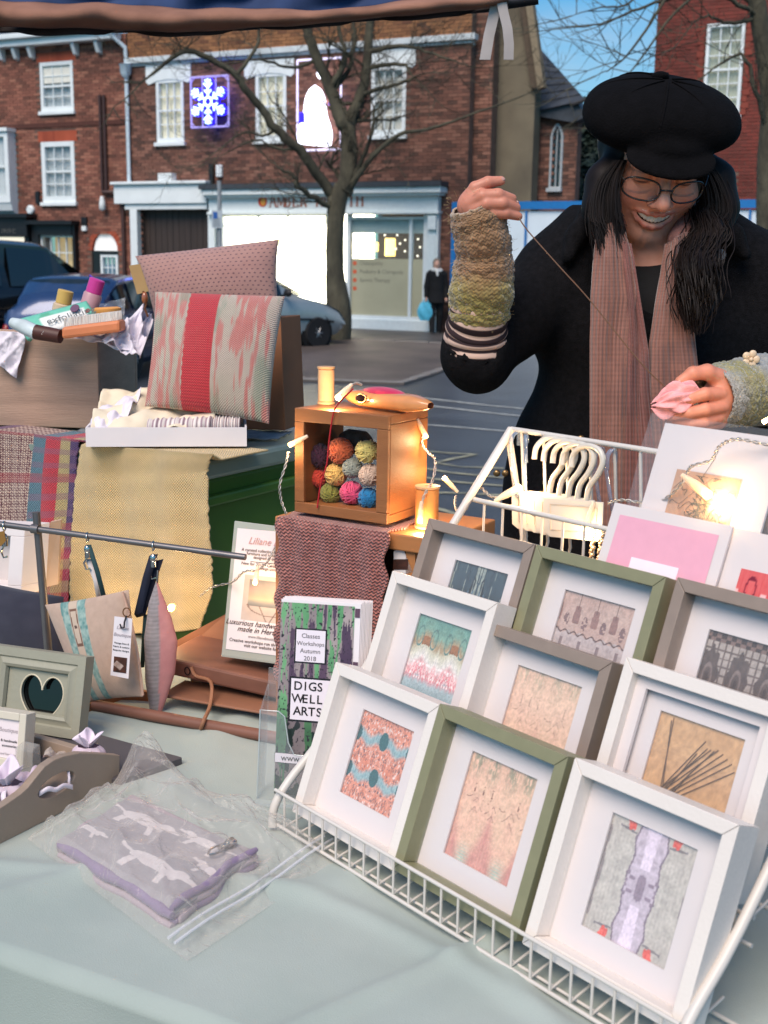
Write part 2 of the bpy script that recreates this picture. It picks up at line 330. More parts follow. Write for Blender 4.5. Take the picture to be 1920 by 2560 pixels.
def gpoly(name, pts, mat, dz, h, kind='structure', parent=None):    # flat polygon following the ground, with a real edge
    m = MB(); n = len(pts); top = [(p.x, p.y, float(gz(p.x, p.y))+dz) for p in pts]; m.v = top+[(a, b, c-h) for a, b, c in top]
    m.f = [tuple(range(n))]+[(i, (i+1) % n, n+(i+1) % n, n+i) for i in range(n)]; m.m = [0]*len(m.f); o = m.build(name, mat, parent)
    return tag(o, kind=kind) if kind else o
def cut17(pts): return pts
A_, B_ = G(690, 952), G(1010, 963); C_ = G(1133, 921)
far = [Vector((-1.9, 25.0, 0)), Vector((6, 22.6, 0))]
E_ = C_+(C_-B_).normalized()*4.0
island = [A_+Vector((-.25, 0, 0)), B_, (B_+C_)/2+Vector((.04, 0, 0)), C_, E_, far[1], Vector((2.2, 23.6, 0)), far[0], Vector((-2.3, 21, 0)), Vector((-1.9, 18.5, 0))]
gpoly('pavement', island, pave_m, .03, .12)
kerb_m = M('granite kerb', (120, 116, 112), rough=.6, var=.2, scale=8, bump=.3)
def kerbs(a, b, n):
    for i in range(n):
        p, q = a.lerp(b, (i+.02)/n), a.lerp(b, (i+.98)/n); d = (q-p).normalized(); s = Vector((-d.y, d.x, 0))*.14; z = float(gz(0, p.y))
        m = MB(); m.box(Vector((p.x, p.y, z-.06)), q-p-Vector((0, 0, (q-p).z)), s, (0, 0, .105)); tag(m.build('kerb_stone', kerb_m, bev=.008), kind='structure')
kerbs(A_, B_, 3); kerbs(B_, C_, 4); kerbs(far[0], Vector((2.2, 23.6, 0)), 6)
fp = [far[0]+Vector((-14, 8, 0)), far[0]+Vector((-.05, .18, 0)), Vector((2.2, 23.78, 0)), Vector((9, 21.9, 0)), Vector((12, 26, 0)), Vector((3, 27.6, 0)), Vector((-14, 36, 0))]
gpoly('footway', fp, M('dark footway slabs', (84, 78, 74), rough=.5, var=.25, scale=1.5, c2=(60, 56, 54)), .05, .12)
paint = M('worn white road paint', (196, 198, 190), rough=.55, var=.35, scale=9, c2=(120, 124, 122)); paint2 = M('worn cream road paint', (176, 172, 140), rough=.6, var=.4, scale=7, c2=(96, 98, 90))
def stripe(pts, wdt, mat, name='road_marking'):
    q = [G(*p) for p in pts]; m = MB(); vs = []
    for i, p in enumerate(q):
        d = (q[min(i+1, len(q)-1)]-q[max(i-1, 0)]); d = Vector((d.x, d.y, 0)).normalized(); s = Vector((-d.y, d.x, 0))*wdt/2
        for e in (p+s, p-s): vs.append((e.x, e.y, float(gz(0, e.y))+.005))
    m.add(vs, [(2*i, 2*i+1, 2*i+3, 2*i+2) for i in range(len(q)-1)]); return tag(m.build(name, mat), kind='structure')
stripe([(980, 985), (1060, 996), (1200, 1012), (1330, 1025)], .10, paint); stripe([(985, 1003), (1060, 1013), (1200, 1030), (1330, 1044)], .10, paint)
stripe([(1040, 1061), (1150, 1069), (1300, 1082)], .075, paint); stripe([(620, 967), (700, 975), (990, 985)], .08, paint)
for pts in ([(1050, 1128), (1130, 1134), (1190, 1137)], [(1190, 1137), (1130, 1148), (1090, 1158), (1150, 1168), (1260, 1172)], [(1040, 1168), (1120, 1182), (1260, 1196)], [(1040, 1192), (1140, 1206), (1260, 1216)], [(1060, 1232), (1160, 1234), (1260, 1240)], [(560, 1120), (700, 1108), (820, 1112)], [(1150, 1290), (1060, 1262), (1000, 1255)]):
    stripe(pts, .055, paint2)
# ================================================================ BUILDINGS ALONG THE STREET
FA = Vector((1.7, 27, 0)); FE = Vector((8.2, -4, 0)).normalized(); FN = Vector((-.4384, -.8988, 0)).normalized()
def fs(x, y, off=0): p = PL(x, y, FA+FN*off, FN); return (p-FA).dot(FE), p.z
def fp3(s, z, d=0): return FA+FE*s+FN*d+Vector((0, 0, z))
def fbox(m, s0, s1, z0, z1, d0, d1): return m.box(fp3(s0, z0, d0), FE*(s1-s0), FN*(d1-d0), (0, 0, z1-z0))
def frect(x0, y0, x1, y1, off=0):  # photo rectangle -> (s0, s1, z0, z1) on the facade
    ym, xm = (y0+y1)/2, (x0+x1)/2; return fs(x0, ym, off)[0], fs(x1, ym, off)[0], fs(xm, y1, off)[1], fs(xm, y0, off)[1]
white_m = M('white gloss paint', (226, 232, 232), rough=.4, var=.05, scale=3); grey_m = M('mortar grey brown', (104, 84, 74), rough=.9, var=.2, scale=5)
red_b = brickmat('orange red brick', (100, 64, 52), (138, 86, 70), (156, 106, 86)); brown_b = brickmat('brown red brick', (76, 54, 46), (118, 78, 64), (138, 98, 82)); buff_b = brickmat('buff parapet brick', (112, 74, 48), (150, 104, 68), (92, 58, 42)); rub_b = brickmat('rubbed red brick', (160, 74, 48), (172, 82, 56), (150, 66, 44))
slate_m = M('dark slate', (66, 72, 80), rough=.5, var=.3, scale=4, c2=(44, 48, 54)); black_m = M('black painted timber', (24, 24, 26), rough=.45, var=.2)
glass_m = M('dusk window glass', (34, 42, 48), rough=.06, var=0, spec=.8, coat=.3); curtain_m = M('pale curtain', (196, 204, 206), rough=.9, var=.16, scale=9, stretch=(9, 9, .4)); blind_m = M('cream blind', (228, 226, 214), rough=.9, var=.06)
lit_m = M('lit cream interior', (255, 240, 206), emit=(255, 238, 196), es=1.05, var=0); lead_m = M('lead flashing', (60, 64, 70), rough=.5)
def bricks(thing_, mat, s0, s1, z0, z1, holes, d=0., n_ind=0, bw=.225, bh=.075):
    """real bricks on a recessed mortar backing: the n_ind nearest the shop are objects, the others one joined part"""
    backing = MB(); cells = []; gap = .011; row = 0; z = z0
    while z < z1-.02:
        s = s0-(bw/2 if row % 2 else 0); h = min(bh, z1-z)
        while s < s1-.02:
            a, b = max(s, s0), min(s+bw, s1); c = ((a+b)/2, z+h/2)
            if b-a > .04 and not any(p-.03 < c[0] < q+.03 and u-.02 < c[1] < v+.02 for p, q, u, v in holes): cells.append((a, b, z, z+h))
            s += bw
        z += bh; row += 1
    jit = lambda: random.uniform(-.004, .005)
    full = [c for c in cells if abs(c[1]-c[0]-bw) < .002 and abs(c[3]-c[2]-bh) < .002]; full.sort(key=lambda c: abs(c[0]-(s0+s1)/2)*.2+abs(c[2]-4.2)); ind = set(full[:n_ind]); m = MB()
    def shell(mb, a, b, u, v, dd):
        q = [fp3(a, u, d), fp3(b, u, d), fp3(b, v, d), fp3(a, v, d), fp3(a, u, d+dd), fp3(b, u, d+dd), fp3(b, v, d+dd), fp3(a, v, d+dd)]
        mb.add(q, [(4, 5, 6, 7), (0, 1, 5, 4), (1, 2, 6, 5), (2, 3, 7, 6), (3, 0, 4, 7)])
    for c in cells:
        if c not in ind: shell(m, c[0]+gap/2, c[1]-gap/2, c[2]+gap/2, c[3]-gap/2, .012+jit())
    if m.v: m.build('brickwork', mat, thing_, kind='stuff')
    if ind:
        proto = MB(); shell(proto, gap/2, bw-gap/2, gap/2, bh-gap/2, .012); me = None
        for c in sorted(ind):
            if me is None: b0 = proto.build('brick', mat, thing_); me = b0.data; base = fp3(0, 0, 0); o = b0
            else: o = bpy.data.objects.new('brick', me); COL.objects.link(o); o.parent = thing_
            o.location = FE*c[0]+FN*(jit())+Vector((0, 0, c[2]))
    # mortar backing with openings left open
    ss = sorted({s0, s1, *[x for h_ in holes for x in h_[:2] if s0 < x < s1]}); zs = sorted({z0, z1, *[x for h_ in holes for x in h_[2:] if z0 < x < z1]}); w_ = MB()
    for a, b in zip(ss, ss[1:]):
        for u, v in zip(zs, zs[1:]):
            c = ((a+b)/2, (u+v)/2)
            if not any(p < c[0] < q and r < c[1] < t for p, q, r, t in holes): fbox(w_, a, b, u, v, d-.30, d)
    w_.build('wall', grey_m, thing_)
def sash(par, rect, cols, rows, d=0., frame=.07, lit=None, sill=True, fill='curtain', blind=0., paneh=None, bar=.024):
    """sash window: frame, glazing bars, single panes, sill, curtain behind"""
    s0, s1, z0, z1 = rect; m = MB(); f = frame
    fbox(m, s0, s0+f, z0, z1, d-.10, d+.02); fbox(m, s1-f, s1, z0, z1, d-.10, d+.02); fbox(m, s0+f, s1-f, z1-f, z1, d-.10, d+.018); fbox(m, s0+f, s1-f, z0, z0+f*1.3, d-.10, d+.018)
    a, b, u, v = s0+f, s1-f, z0+f*1.3, z1-f; mid = (u+v)/2
    fbox(m, a, b, mid-.025, mid+.025, d-.07, d-.004)
    for i in range(1, cols): x = a+(b-a)*i/cols; fbox(m, x-bar/2, x+bar/2, u, v, d-.06, d-.012)
    for j in range(1, rows):
        if j*2 != rows: zz = u+(v-u)*j/rows; fbox(m, a, b, zz-bar/2, zz+bar/2, d-.058, d-.014)
    w_ = m.build('window', white_m, par); ORG[w_.name] = ORG[par.name]
    pw, ph = (b-a)/cols, (v-u)/rows; p0 = None
    for i in range(cols):
        for j in range(rows):
            if p0 is None: q = MB(); fbox(q, a, a+pw, u, u+ph, d-.045, d-.041); p0 = q.build('pane', film('window pane', (120, 140, 150), .10, .05), w_); o = p0
            else: o = p0.copy(); COL.objects.link(o); o.parent = w_
            o.location = FE*(i*pw)+Vector((0, 0, j*ph))
    if fill:
        n = 40; Pn = lambda U, W: np.array(fp3(a, u, d-.12))[None, None]+np.array(FE)[None, None]*((b-a)*U)[..., None]+np.array([0, 0, 1.])[None, None]*((v-u)*W)[..., None]+np.array(FN)[None, None]*(.012*np.sin(U*37+np.sin(W*3)))[..., None]
        grid('curtain' if fill == 'curtain' else 'blind', n, 6, Pn, lit or (curtain_m if fill == 'curtain' else blind_m), w_)
    else: one('backing', lit or M('dim room', (70, 74, 72), rough=.9), w_, 'box', fp3(a, u, d-.5), FE*(b-a), FN*.02, (0, 0, v-u))
    if blind: one('blind', blind_m, w_, 'box', fp3(a, v-(v-u)*blind, d-.036), FE*(b-a), FN*.006, (0, 0, (v-u)*blind))
    if sill: q = MB(); fbox(q, s0-.05, s1+.05, z0-.09, z0-.001, d-.05, d+.09); q.build('sill', white_m, w_, bev=.008)
    return w_
# ---- red brick house on the left
SJ = fs(322, 300)[0]
hl = thing('brick_house', 'orange-red brick town house with white sash windows and black shopfront behind the parked cars', 'house', fp3(SJ-2, -.2))
SL = fs(-25, 300)[0]-.4
rA, rB, rBay = frect(102, 154, 184, 278), frect(106, 354, 188, 506), frect(-60, 333, 42, 508)
rArch = frect(231, 585, 295, 700); zg = fs(150, 96)[1]; zs0 = -.3
rS1, rS2 = frect(-60, 592, 76, 700), frect(108, 588, 192, 700); rS1 = (SL, rS1[1], -.3, rS1[3]); rS2 = (rS2[0], rS2[1], .3, rS2[3])
arch_open = (rArch[0]-.02, rArch[1]+.02, -.3, rArch[3])
bricks(hl, red_b, SL, SJ-.02, zs0, zg, [rA, rB, rBay, rS1, rS2, arch_open, (rB[0]-.12, rB[1]+.12, rB[3], rB[3]+.27), (rA[0]-.1, rA[1]+.1, rA[3], rA[3]+.24)], 0, 300)
for r_, hgt in ((rB, .27), (rA, .24)):       # rubbed brick flat arches
    n = 16; a, b = r_[0]-.1, r_[1]+.1; q = MB()
    for i in range(n): s = a+(b-a)*i/n; fbox(q, s+.003, s+(b-a)/n-.003, r_[3]+.004, r_[3]+hgt-.004, -.2, .008)
    q.build('flat_arch', rub_b, hl, kind='stuff')
sash(hl, rA, 3, 4, blind=.42, frame=.09); sash(hl, rB, 3, 4, frame=.12)
wb = sash(hl, (rBay[0], rBay[1], rBay[2], rBay[3]), 2, 2, d=.28, frame=.13, sill=False)
q = MB(); fbox(q, rBay[0], rBay[1]-.002, rBay[2], rBay[3], 0, .17); q.slab([fp3(rBay[0], rBay[2]-.002, 0), fp3(rBay[0], rBay[2]-.002, .28), fp3(rBay[0], rBay[2]-.2, .22), fp3(rBay[0], rBay[2]-.36, 0)], FE*(rBay[1]-rBay[0])); fbox(q, rBay[0], rBay[1]+.04, rBay[3]+.002, rBay[3]+.09, 0, .36); q.build('bay_surround', white_m, wb)
q = MB(); fbox(q, SL, SJ-.15, zg-.16, zg, .014, .30); fbox(q, SL, SJ-.12, zg+.001, zg+.13, .05, .42); q.build('gutter', white_m, hl, bev=.02)
for x in (11, 46, 85, 195, 253): s = fs(x, 135)[0]; q = MB(); q.slab([fp3(s-.05, zg-.165, .015), fp3(s-.05, zg-.165, .24), fp3(s-.05, zg-.27, .20), fp3(s-.05, zg-.42, .13), fp3(s-.05, zg-.46, .015)], FE*.10); q.build('corbel', white_m, hl)
n_r = 8
for i in range(n_r):                           # slate courses, each overlapping the one below
    q = MB(); a = i*.22; q.slab([fp3(SL, zg+.10+a*.75, .34-a), fp3(SL, zg+.135+a*.75, .34-a), fp3(SL, zg+.10+(a+.26)*.75+.012, .34-a-.26), fp3(SL, zg+.075+(a+.26)*.75, .34-a-.26)], FE*(SJ-SL-.1)); q.build('slate_course', slate_m, hl)
q = MB(); zc = fs(150, 312)[1]; fbox(q, SL, SJ-.1, zc-.05, zc+.05, 0, .035); q.build('string_course', M('dark moulded brick', (84, 50, 42), rough=.9), hl)
pipe_w = M('pale blue white pipe', (196, 212, 220), rough=.4); pipe_b = M('brown iron pipe', (70, 48, 44), rough=.5)
sp_, _ = fs(318, 300); zt = zg; z_e = fs(330, 500)[1]
q = MB(); q.tube([fp3(SJ-.25, zt+.05, .36), fp3(SJ-.22, zt-.1, .30), fp3(SJ+.02, zt-.35, .1), fp3(SJ+.03, zt-.6, .09), fp3(SJ+.03, z_e, .09), fp3(SJ+.16, z_e-.12, .09), fp3(SJ+.16, -.2, .09)], .05, 10); q.build('downpipe', pipe_w, hl, smo=40)
zh = fs(318, 180)[1]; q = MB(); q.lathe(fp3(SJ+.03, zh-.16, .11), [(.06, 0), (.13, .1), (.15, .3), (.17, .32)], n=12); q.build('rainwater_hopper', pipe_w, hl, smo=40)
for x in (257, 267): a, b = fs(x, 238)[1], fs(x, 480)[1]; s = fs(x, 360)[0]; one('soil_pipe', pipe_b, hl, 'tube', [fp3(s, a, .07), fp3(s, b, .07)], .04, 8, smo=40)
s2 = fs(313, 560)[0]; zb_ = fs(262, 481)[1]; one('waste_pipe', pipe_b, hl, 'tube', [fp3(fs(262, 480)[0], zb_, .09), fp3(s2-.05, zb_, .09), fp3(s2, zb_-.06, .09), fp3(s2, -.1, .09)], .045, 8, smo=40)
s, z = fs(266, 508); q = MB(); q.lathe(fp3(s, z-.2, .16), [(.03, 0), (.085, .05), (.08, .2), (.045, .36)], n=12); q.build('wall_lamp', M('opal lamp glass', (226, 230, 228), rough=.3), hl, smo=60)
s, z = fs(80, 525); q = MB(); q.lathe(fp3(s, z, .02), [(.12, 0), (.12, .06), (.09, .09)], axis=FN, n=16); q.build('alarm_box', white_m, hl, smo=40)
# left shopfront
q = MB(); za = fs(40, 545)[1]; zb = fs(40, 592)[1]; se = fs(86, 560)[0]; fbox(q, SL, se, zb, za, .016, .30); fbox(q, SL, se+.12, za+.001, za+.09, .016, .42); fbox(q, rS1[1], rS1[1]+.16, -.3, zb-.001, .016, .2); fbox(q, SL, rS1[1]-.001, -.3, .35, .016, .18); shopf = q.build('shop_front', black_m, hl)
text('lettering', 'Est. 1919 C', .17, fp3(fs(2, 582)[0], fs(2, 584)[1], .301), FE, (0, 0, 1), M('faded sign cream', (96, 96, 90), rough=.6, var=0), shopf)
one('shop_window', M('warm shop light', (255, 214, 150), emit=(255, 205, 130), es=.55, c2=(200, 150, 90), scale=3), hl, 'box', fp3(SL, .35, -.25), FE*(rS1[1]-SL), FN*.02, (0, 0, rS1[3]-.36))
one('display_card', M('lit white card', (255, 250, 235), emit=(255, 246, 225), es=.8, var=0), hl, 'box', fp3(SL, rS1[3]-.27, -.20), FE*(rS1[1]-SL-.03), FN*.02, (0, 0, .26))
q = MB(); a, b = fs(90, 600)[0], fs(197, 600)[0]; zt_ = fs(140, 562)[1]; fbox(q, a, rS2[0]-.001, .28, zt_, .016, .16); fbox(q, rS2[1]+.001, b, .28, zt_, .016, .16); fbox(q, rS2[0], rS2[1], rS2[3]+.001, zt_, .016, .18); fbox(q, a-.06, b+.06, zt_+.001, zt_+.1, .016, .34); q.build('window_surround', black_m, hl)
sash(hl, rS2, 4, 4, d=.05, frame=.05, fill=None, sill=True, lit=M('warm cafe interior', (220, 200, 150), emit=(240, 205, 140), es=.35, c2=(120, 110, 96), scale=2.4))
# arched doorway
cx, rr = (rArch[0]+rArch[1])/2, (rArch[1]-rArch[0])/2; zf = fs(262, 627)[1]; arc = [(cx+rr*.93*math.cos(t), zf+rr*1.12*math.sin(t)) for t in np.linspace(0, math.pi, 15)]
q = MB(); q.slab([fp3(s, z, -.08) for s, z in arc], FN*.03); q.build('fanlight', M('white fanlight board', (240, 240, 238), rough=.5, var=.04, emit=(255, 250, 240), es=.18), hl)
q = MB(); n = 13
for i in range(n):
    t0, t1 = math.pi*i/n+.012, math.pi*(i+1)/n-.012; q.hexa([fp3(cx+r_*math.cos(t), zf+r_*1.12*math.sin(t), dd) for dd in (-.2, .01) for r_, t in ((rr*1.0, t0), (rr*1.34, t0), (rr*1.34, t1), (rr*1.0, t1))])
q.build('arch_ring', rub_b, hl, kind='stuff')
q = MB(); fbox(q, rArch[0], rArch[1], zf-.09, zf-.001, -.12, -.02); fbox(q, rArch[0], fs(248, 660)[0], -.3, zf-.091, -.14, -.03); door = q.build('door_surround', M('very dark green door', (28, 34, 34), rough=.4), hl)
ORG[door.name] = ORG[hl.name]; dr = frect(250, 636, 293, 722); sash(hl, (dr[0], dr[1], -.2, dr[3]), 3, 6, d=-.05, frame=.07, fill=None, sill=False)
s, z = fs(214, 571); q = MB(); fbox(q, s-.07, s+.07, z-.06, z+.06, .014, .08); q.build('junction_box', white_m, hl); q = MB(); fbox(q, s-.09, s+.09, z+.08, z+.28, .014, .07); q.build('dark_meter_box', black_m, hl)
s, z = fs(97, 494); q = MB(); fbox(q, s-.06, s+.06, z-.16, z+.16, .014, .07); q.build('bracket_box', black_m, hl)
# ---- brown brick house with the lit shop
hm = thing('brick_shop_building', 'brown brick building with white cornice above the brightly lit AMBER HEALTH shopfront', 'building', fp3(-4, -.2))
W1, W2, W4 = frect(392, 198, 460, 356), frect(640, 182, 716, 350), frect(929, 165, 1015, 338)
zc1, zc0 = fs(740, 117)[1], fs(740, 139)[1]; ztop = zc1+1.15; zfas = fs(820, 463)[1]
gate = frect(354, 515, 531, 700); gate = (gate[0], gate[1], -.3, gate[3]); shop_hole = (fs(540, 600)[0], fs(1070, 600)[0], -.3, zfas); ent = frect(298, 462, 528, 512)
lint = []
for x0, x1, y0, y1 in ((366, 478, 160, 205), (612, 736, 150, 190), (929, 1040, 122, 167)): lint.append(frect(x0, y0, x1, y1))
bricks(hm, brown_b, SJ+.02, 0, -.3, zc0, [W1, W2, W4, gate, shop_hole, (ent[0], ent[1], ent[2], ent[3]), *lint], 0, 300)
bricks(hm, buff_b, SJ+.02, 0, zc1, ztop, [], 0, 0)
bricks(hm, brown_b, .004, .42, -.3, ztop, [], -.25, 0)
q = MB(); fbox(q, SJ+.02, .12, zc0+.06, zc1, -.1, .13); fbox(q, SJ+.02, .05, zc0, zc0+.058, -.1, .06); q.build('cornice', M('weathered white stone', (196, 204, 206), rough=.7, var=.14, scale=4), hm, bev=.012)
for (a, b, u, v), wn in zip(lint, (W1, W2, W4)):
    q = MB(); c, hw = (a+b)/2, (b-a)/2; ar = [(a+.08, u-.05), (c-hw*.5, u+.03), (c, u+.06), (c+hw*.5, u+.03), (b-.08, u-.05)]
    q.slab([fp3(s, z, -.2) for s, z in [(a, v), (a, u+.02)]+ar+[(b, u+.02), (b, v)]], FN*.235); q.build('window_head', white_m, hm, bev=.006)
cream_lit = M('cream lit blind', (240, 236, 214), emit=(255, 240, 205), es=.16, var=.05)
sash(hm, W1, 3, 4, frame=.08, lit=cream_lit, fill='blind'); sash(hm, W2, 3, 4, frame=.08, lit=cream_lit, fill='blind'); sash(hm, W4, 3, 4, frame=.09, fill='blind', blind=.0)
q = MB(); fbox(q, ent[0], ent[1], ent[2]+.02, ent[3], .014, .22); fbox(q, ent[0]-.05, ent[1]+.04, ent[3]+.001, ent[3]+.07, .014, .3); c = fs(426, 470)[0]; fbox(q, c-.2, c+.2, ent[3]+.072, ent[3]+.26, .014, .24); fbox(q, ent[0]+.28, ent[1]-.03, ent[2]-.12, ent[2]+.018, -.02, .16); a = fs(336, 600)[0]; fbox(q, a, gate[0]-.002, -.3, ent[2]-.121, .0, .17)
q.build('gate_entablature', white_m, hm, bev=.012)
nb = 12
for i in range(nb):
    a = gate[0]+(gate[1]-gate[0])*i/nb; b = gate[0]+(gate[1]-gate[0])*(i+1)/nb; one('gate_board', M('dark brown gate boards', (58, 47, 42), rough=.6, var=.2, scale=3, stretch=(6, 6, .5)), hm, 'box', fp3(a+.006, -.25, -.16+random.uniform(0, .006)), FE*(b-a-.012), FN*.04, (0, 0, gate[3]+.2))
# shopfront
q = MB(); a, b = fs(525, 478)[0], fs(1119, 478)[0]; z1, z0 = fs(820, 472)[1], fs(820, 487)[1]; zf0 = fs(820, 530)[1]
fbox(q, a, b, z0, z1, .014, .40); fbox(q, a+.05, b-.05, z0-.06, z0-.001, .014, .33); fbox(q, a+.09, b-.14, zf0, z0-.061, .014, .20); fbox(q, a+.07, b-.1, zf0-.06, zf0-.001, .014, .26)
sa, sb = fs(540, 600)[0], fs(1070, 600)[0]; pil = fs(1074, 650)[0], fs(1101, 650)[0]
fbox(q, pil[0], pil[1], -.3, zf0-.062, .014, .16); fbox(q, pil[0]+.05, pil[1]-.05, .2, zf0-.5, .161, .18); fbox(q, pil[0]+.03, pil[1]-.03, zf0-.40, zf0-.1, .161, .24); fbox(q, fs(528, 600)[0], sa+.05, -.3, zf0-.062, .014, .14)
zlo = fs(930, 797)[1]; fbox(q, sa+.051, pil[0]-.001, -.3, zlo, -.05, .12)
sh = q.build('shop_front', M('white shopfront paint', (224, 232, 232), rough=.35, var=.04), hm, bev=.01)
one('lead_roof', lead_m, hm, 'box', fp3(a-.03, z1+.002, .014), FE*(b-a+.06), FN*.44, (0, 0, .11))
# shop lettering: thick and thin strokes with serifs
LET = {'A': [((0, 0), (.42, 1), .07), ((.42, 1), (.86, 0), .15), ((.2, .36), (.66, .36), .06)], 'M': [((.05, 0), (.05, 1), .07), ((.05, 1), (.5, .1), .13), ((.5, .1), (.95, 1), .06), ((.95, 0), (.95, 1), .14)],
       'B': [((.1, 0), (.1, 1), .15), ((.1, .96), (.5, .96), .06), ((.5, .96), (.62, .76), .12), ((.62, .76), (.5, .54), .12), ((.1, .53), (.52, .53), .06), ((.52, .53), (.7, .28), .13), ((.7, .28), (.52, .03), .13), ((.1, .03), (.52, .03), .06)],
       'E': [((.1, 0), (.1, 1), .15), ((.1, .97), (.66, .97), .06), ((.1, .52), (.54, .52), .06), ((.1, .03), (.7, .03), .06), ((.66, .8), (.66, 1), .05), ((.7, 0), (.7, .22), .05)],
       'R': [((.1, 0), (.1, 1), .15), ((.1, .97), (.48, .97), .06), ((.48, .97), (.62, .75), .13), ((.62, .75), (.48, .5), .13), ((.1, .5), (.48, .5), .06), ((.4, .5), (.78, 0), .14)],
       'H': [((.1, 0), (.1, 1), .15), ((.8, 0), (.8, 1), .15), ((.1, .52), (.8, .52), .06)], 'L': [((.1, 0), (.1, 1), .15), ((.1, .03), (.66, .03), .06), ((.66, 0), (.66, .24), .05)], 'T': [((.4, 0), (.4, 1), .15), ((0, .97), (.8, .97), .06), ((.02, .78), (.02, 1), .05), ((.78, .78), (.78, 1), .05)]}
x0, x1 = fs(686, 508)[0], fs(918, 508)[0]; zb0, hgt = fs(800, 518)[1], .29; word = 'AMBER HEALTH'; adv = (x1-x0)/(len(word)-.3); letm = M('bronze red sign letters', (168, 104, 84), rough=.5, var=.05)
for i, ch in enumerate(word):
    if ch == ' ': continue
    q = MB(); sx = x0+adv*i*.99; W_ = adv*.92
    def pt(p): return fp3(sx+p[0]*W_, zb0+p[1]*hgt, .201)
    for k, (p0, p1, th) in enumerate(LET[ch]):
        a, b = pt(p0), pt(p1); d = (b-a).normalized(); n_ = FN.cross(d)*th*hgt*.5; q.slab([a-n_, b-n_, b+n_, a+n_], FN*(.012+.0015*k))
    for x in {round(p[0], 2) for st in LET[ch] for p in st[:2] if p[1] == 0 and st[0][0] == st[1][0] or p[1] == 0 and ch == 'A'}: q.slab([pt((x-.13, 0)), pt((x+.13, 0)), pt((x+.13, .05)), pt((x-.13, .05))], FN*.022)
    q.build('lettering', letm, sh)
s, z = fs(668, 505); q = MB(); q.lathe(fp3(s, z, .201), [(.12, 0), (.12, .012)], axis=FN, n=20); q.build('shop_logo', M('logo red orange', (206, 70, 40), rough=.5, var=0), sh)
q = MB(); q.slab([fp3(s+.02+.085*math.cos(t)*.7, z+.10*math.sin(t), .2135) for t in np.linspace(0, 2*math.pi, 16, endpoint=False)], FN*.004); q.build('shop_logo', M('logo amber', (240, 170, 70), rough=.5, var=0), sh)
# glowing main window
zt_w = fs(680, 541)[1]; m0, m1 = fs(558, 650)[0], fs(858, 650)[0]
one('lit_interior', M('bright shop light wall', (255, 250, 225), emit=(255, 247, 224), es=5, var=0), hm, 'box', fp3(m0, zlo, -1.6), FE*(m1-m0), FN*.03, (0, 0, zt_w-zlo+.1))
q = MB(); fbox(q, m0-.02, m0, zlo, zt_w+.2, -1.58, .02); fbox(q, m0, m1, zlo-.03, zlo, -1.58, 0); q.build('window_reveal', white_m, hm)
one('ceiling_panel', M('lit ceiling cream', (255, 250, 230), emit=(255, 246, 224), es=2.5, var=0), hm, 'box', fp3(m0, zt_w+.1, -1.57), FE*(m1-m0), FN*1.55, (0, 0, .03))
q = MB(); fbox(q, m0, m1, zt_w, zt_w+.10, -.06, .06); xs = [m0, fs(646, 545)[0], fs(718, 545)[0], fs(815, 545)[0], m1-.05]
for x in xs: fbox(q, x, x+.045, zlo, zt_w-.001, -.05, .05) if x in (xs[0], xs[-1]) else fbox(q, x, x+.04, zt_w-.19, zt_w-.001, -.04, .04)
fbox(q, m0+.046, m1-.051, zt_w-.24, zt_w-.2, -.04, .045); q.build('window_frame', white_m, hm)
one('window_pane', film('shop glass', (200, 210, 205), .07, .04), hm, 'box', fp3(m0+.05, zlo, -.01), FE*(m1-m0-.11), FN*.006, (0, 0, zt_w-zlo-.25))
one('wall_notice', M('pale yellow notice', (226, 220, 170), emit=(230, 220, 160), es=.6, var=0), hm, 'box', fp3(fs(622, 600)[0], fs(640, 612)[1], -1.2), FE*.55, FN*.01, (0, 0, .16))
# right hand bay and door
d0, d1 = fs(873, 650)[0], fs(1064, 650)[0]; ztd = fs(960, 549)[1]; dm = fs(1028, 650)[0]
q = MB(); fbox(q, d0-.03, d0+.06, zlo, ztd+.22, -.06, .08); fbox(q, d1-.03, pil[0]-.001, zlo, ztd+.22, -.06, .08); fbox(q, dm-.035, dm+.035, zlo, ztd, -.05, .06); fbox(q, d0+.061, d1-.031, ztd, ztd+.06, -.05, .07); fbox(q, d0+.061, d1-.031, zlo-.001, zlo+.08, -.05, .065); x = fs(950, 540)[0]; fbox(q, x-.03, x+.03, ztd+.061, ztd+.22, -.05, .05); fbox(q, d0+.061, d1-.031, ztd+.221, zf0-.065, -.05, .09)
door_f = q.build('bay_frame', white_m, hm); ORG[door_f.name] = ORG[hm.name]
one('dark_interior', M('dim shop room', (58, 46, 36), rough=.9, emit=(70, 52, 34), es=.25, c2=(40, 34, 30), scale=2), hm, 'box', fp3(d0, zlo, -1.5), FE*(d1-d0), FN*.03, (0, 0, ztd-zlo+.2))
zmid = fs(960, 647)[1]; zbl = fs(960, 583)[1]
for a, b in ((d0+.06, dm-.036), (dm+.036, d1-.03)):
    one('pane', film('shop door glass', (180, 190, 190), .09, .04), door_f, 'box', fp3(a, zmid, -.01), FE*(b-a), FN*.006, (0, 0, ztd-zmid))
    one('frosted_panel', M('frosted glass', (150, 150, 132), rough=.35, emit=(210, 196, 150), es=.12, var=.12, scale=1.5), door_f, 'box', fp3(a, zlo+.08, -.012), FE*(b-a), FN*.008, (0, 0, zmid-zlo-.08))
    one('blind', M('pale aqua blind', (186, 206, 204), rough=.8, var=.06), door_f, 'box', fp3(a, zbl, -.06), FE*(b-a), FN*.02, (0, 0, ztd-zbl))
lampm = M('lit lamp shade', (255, 220, 140), emit=(255, 214, 120), es=3.2, var=0)
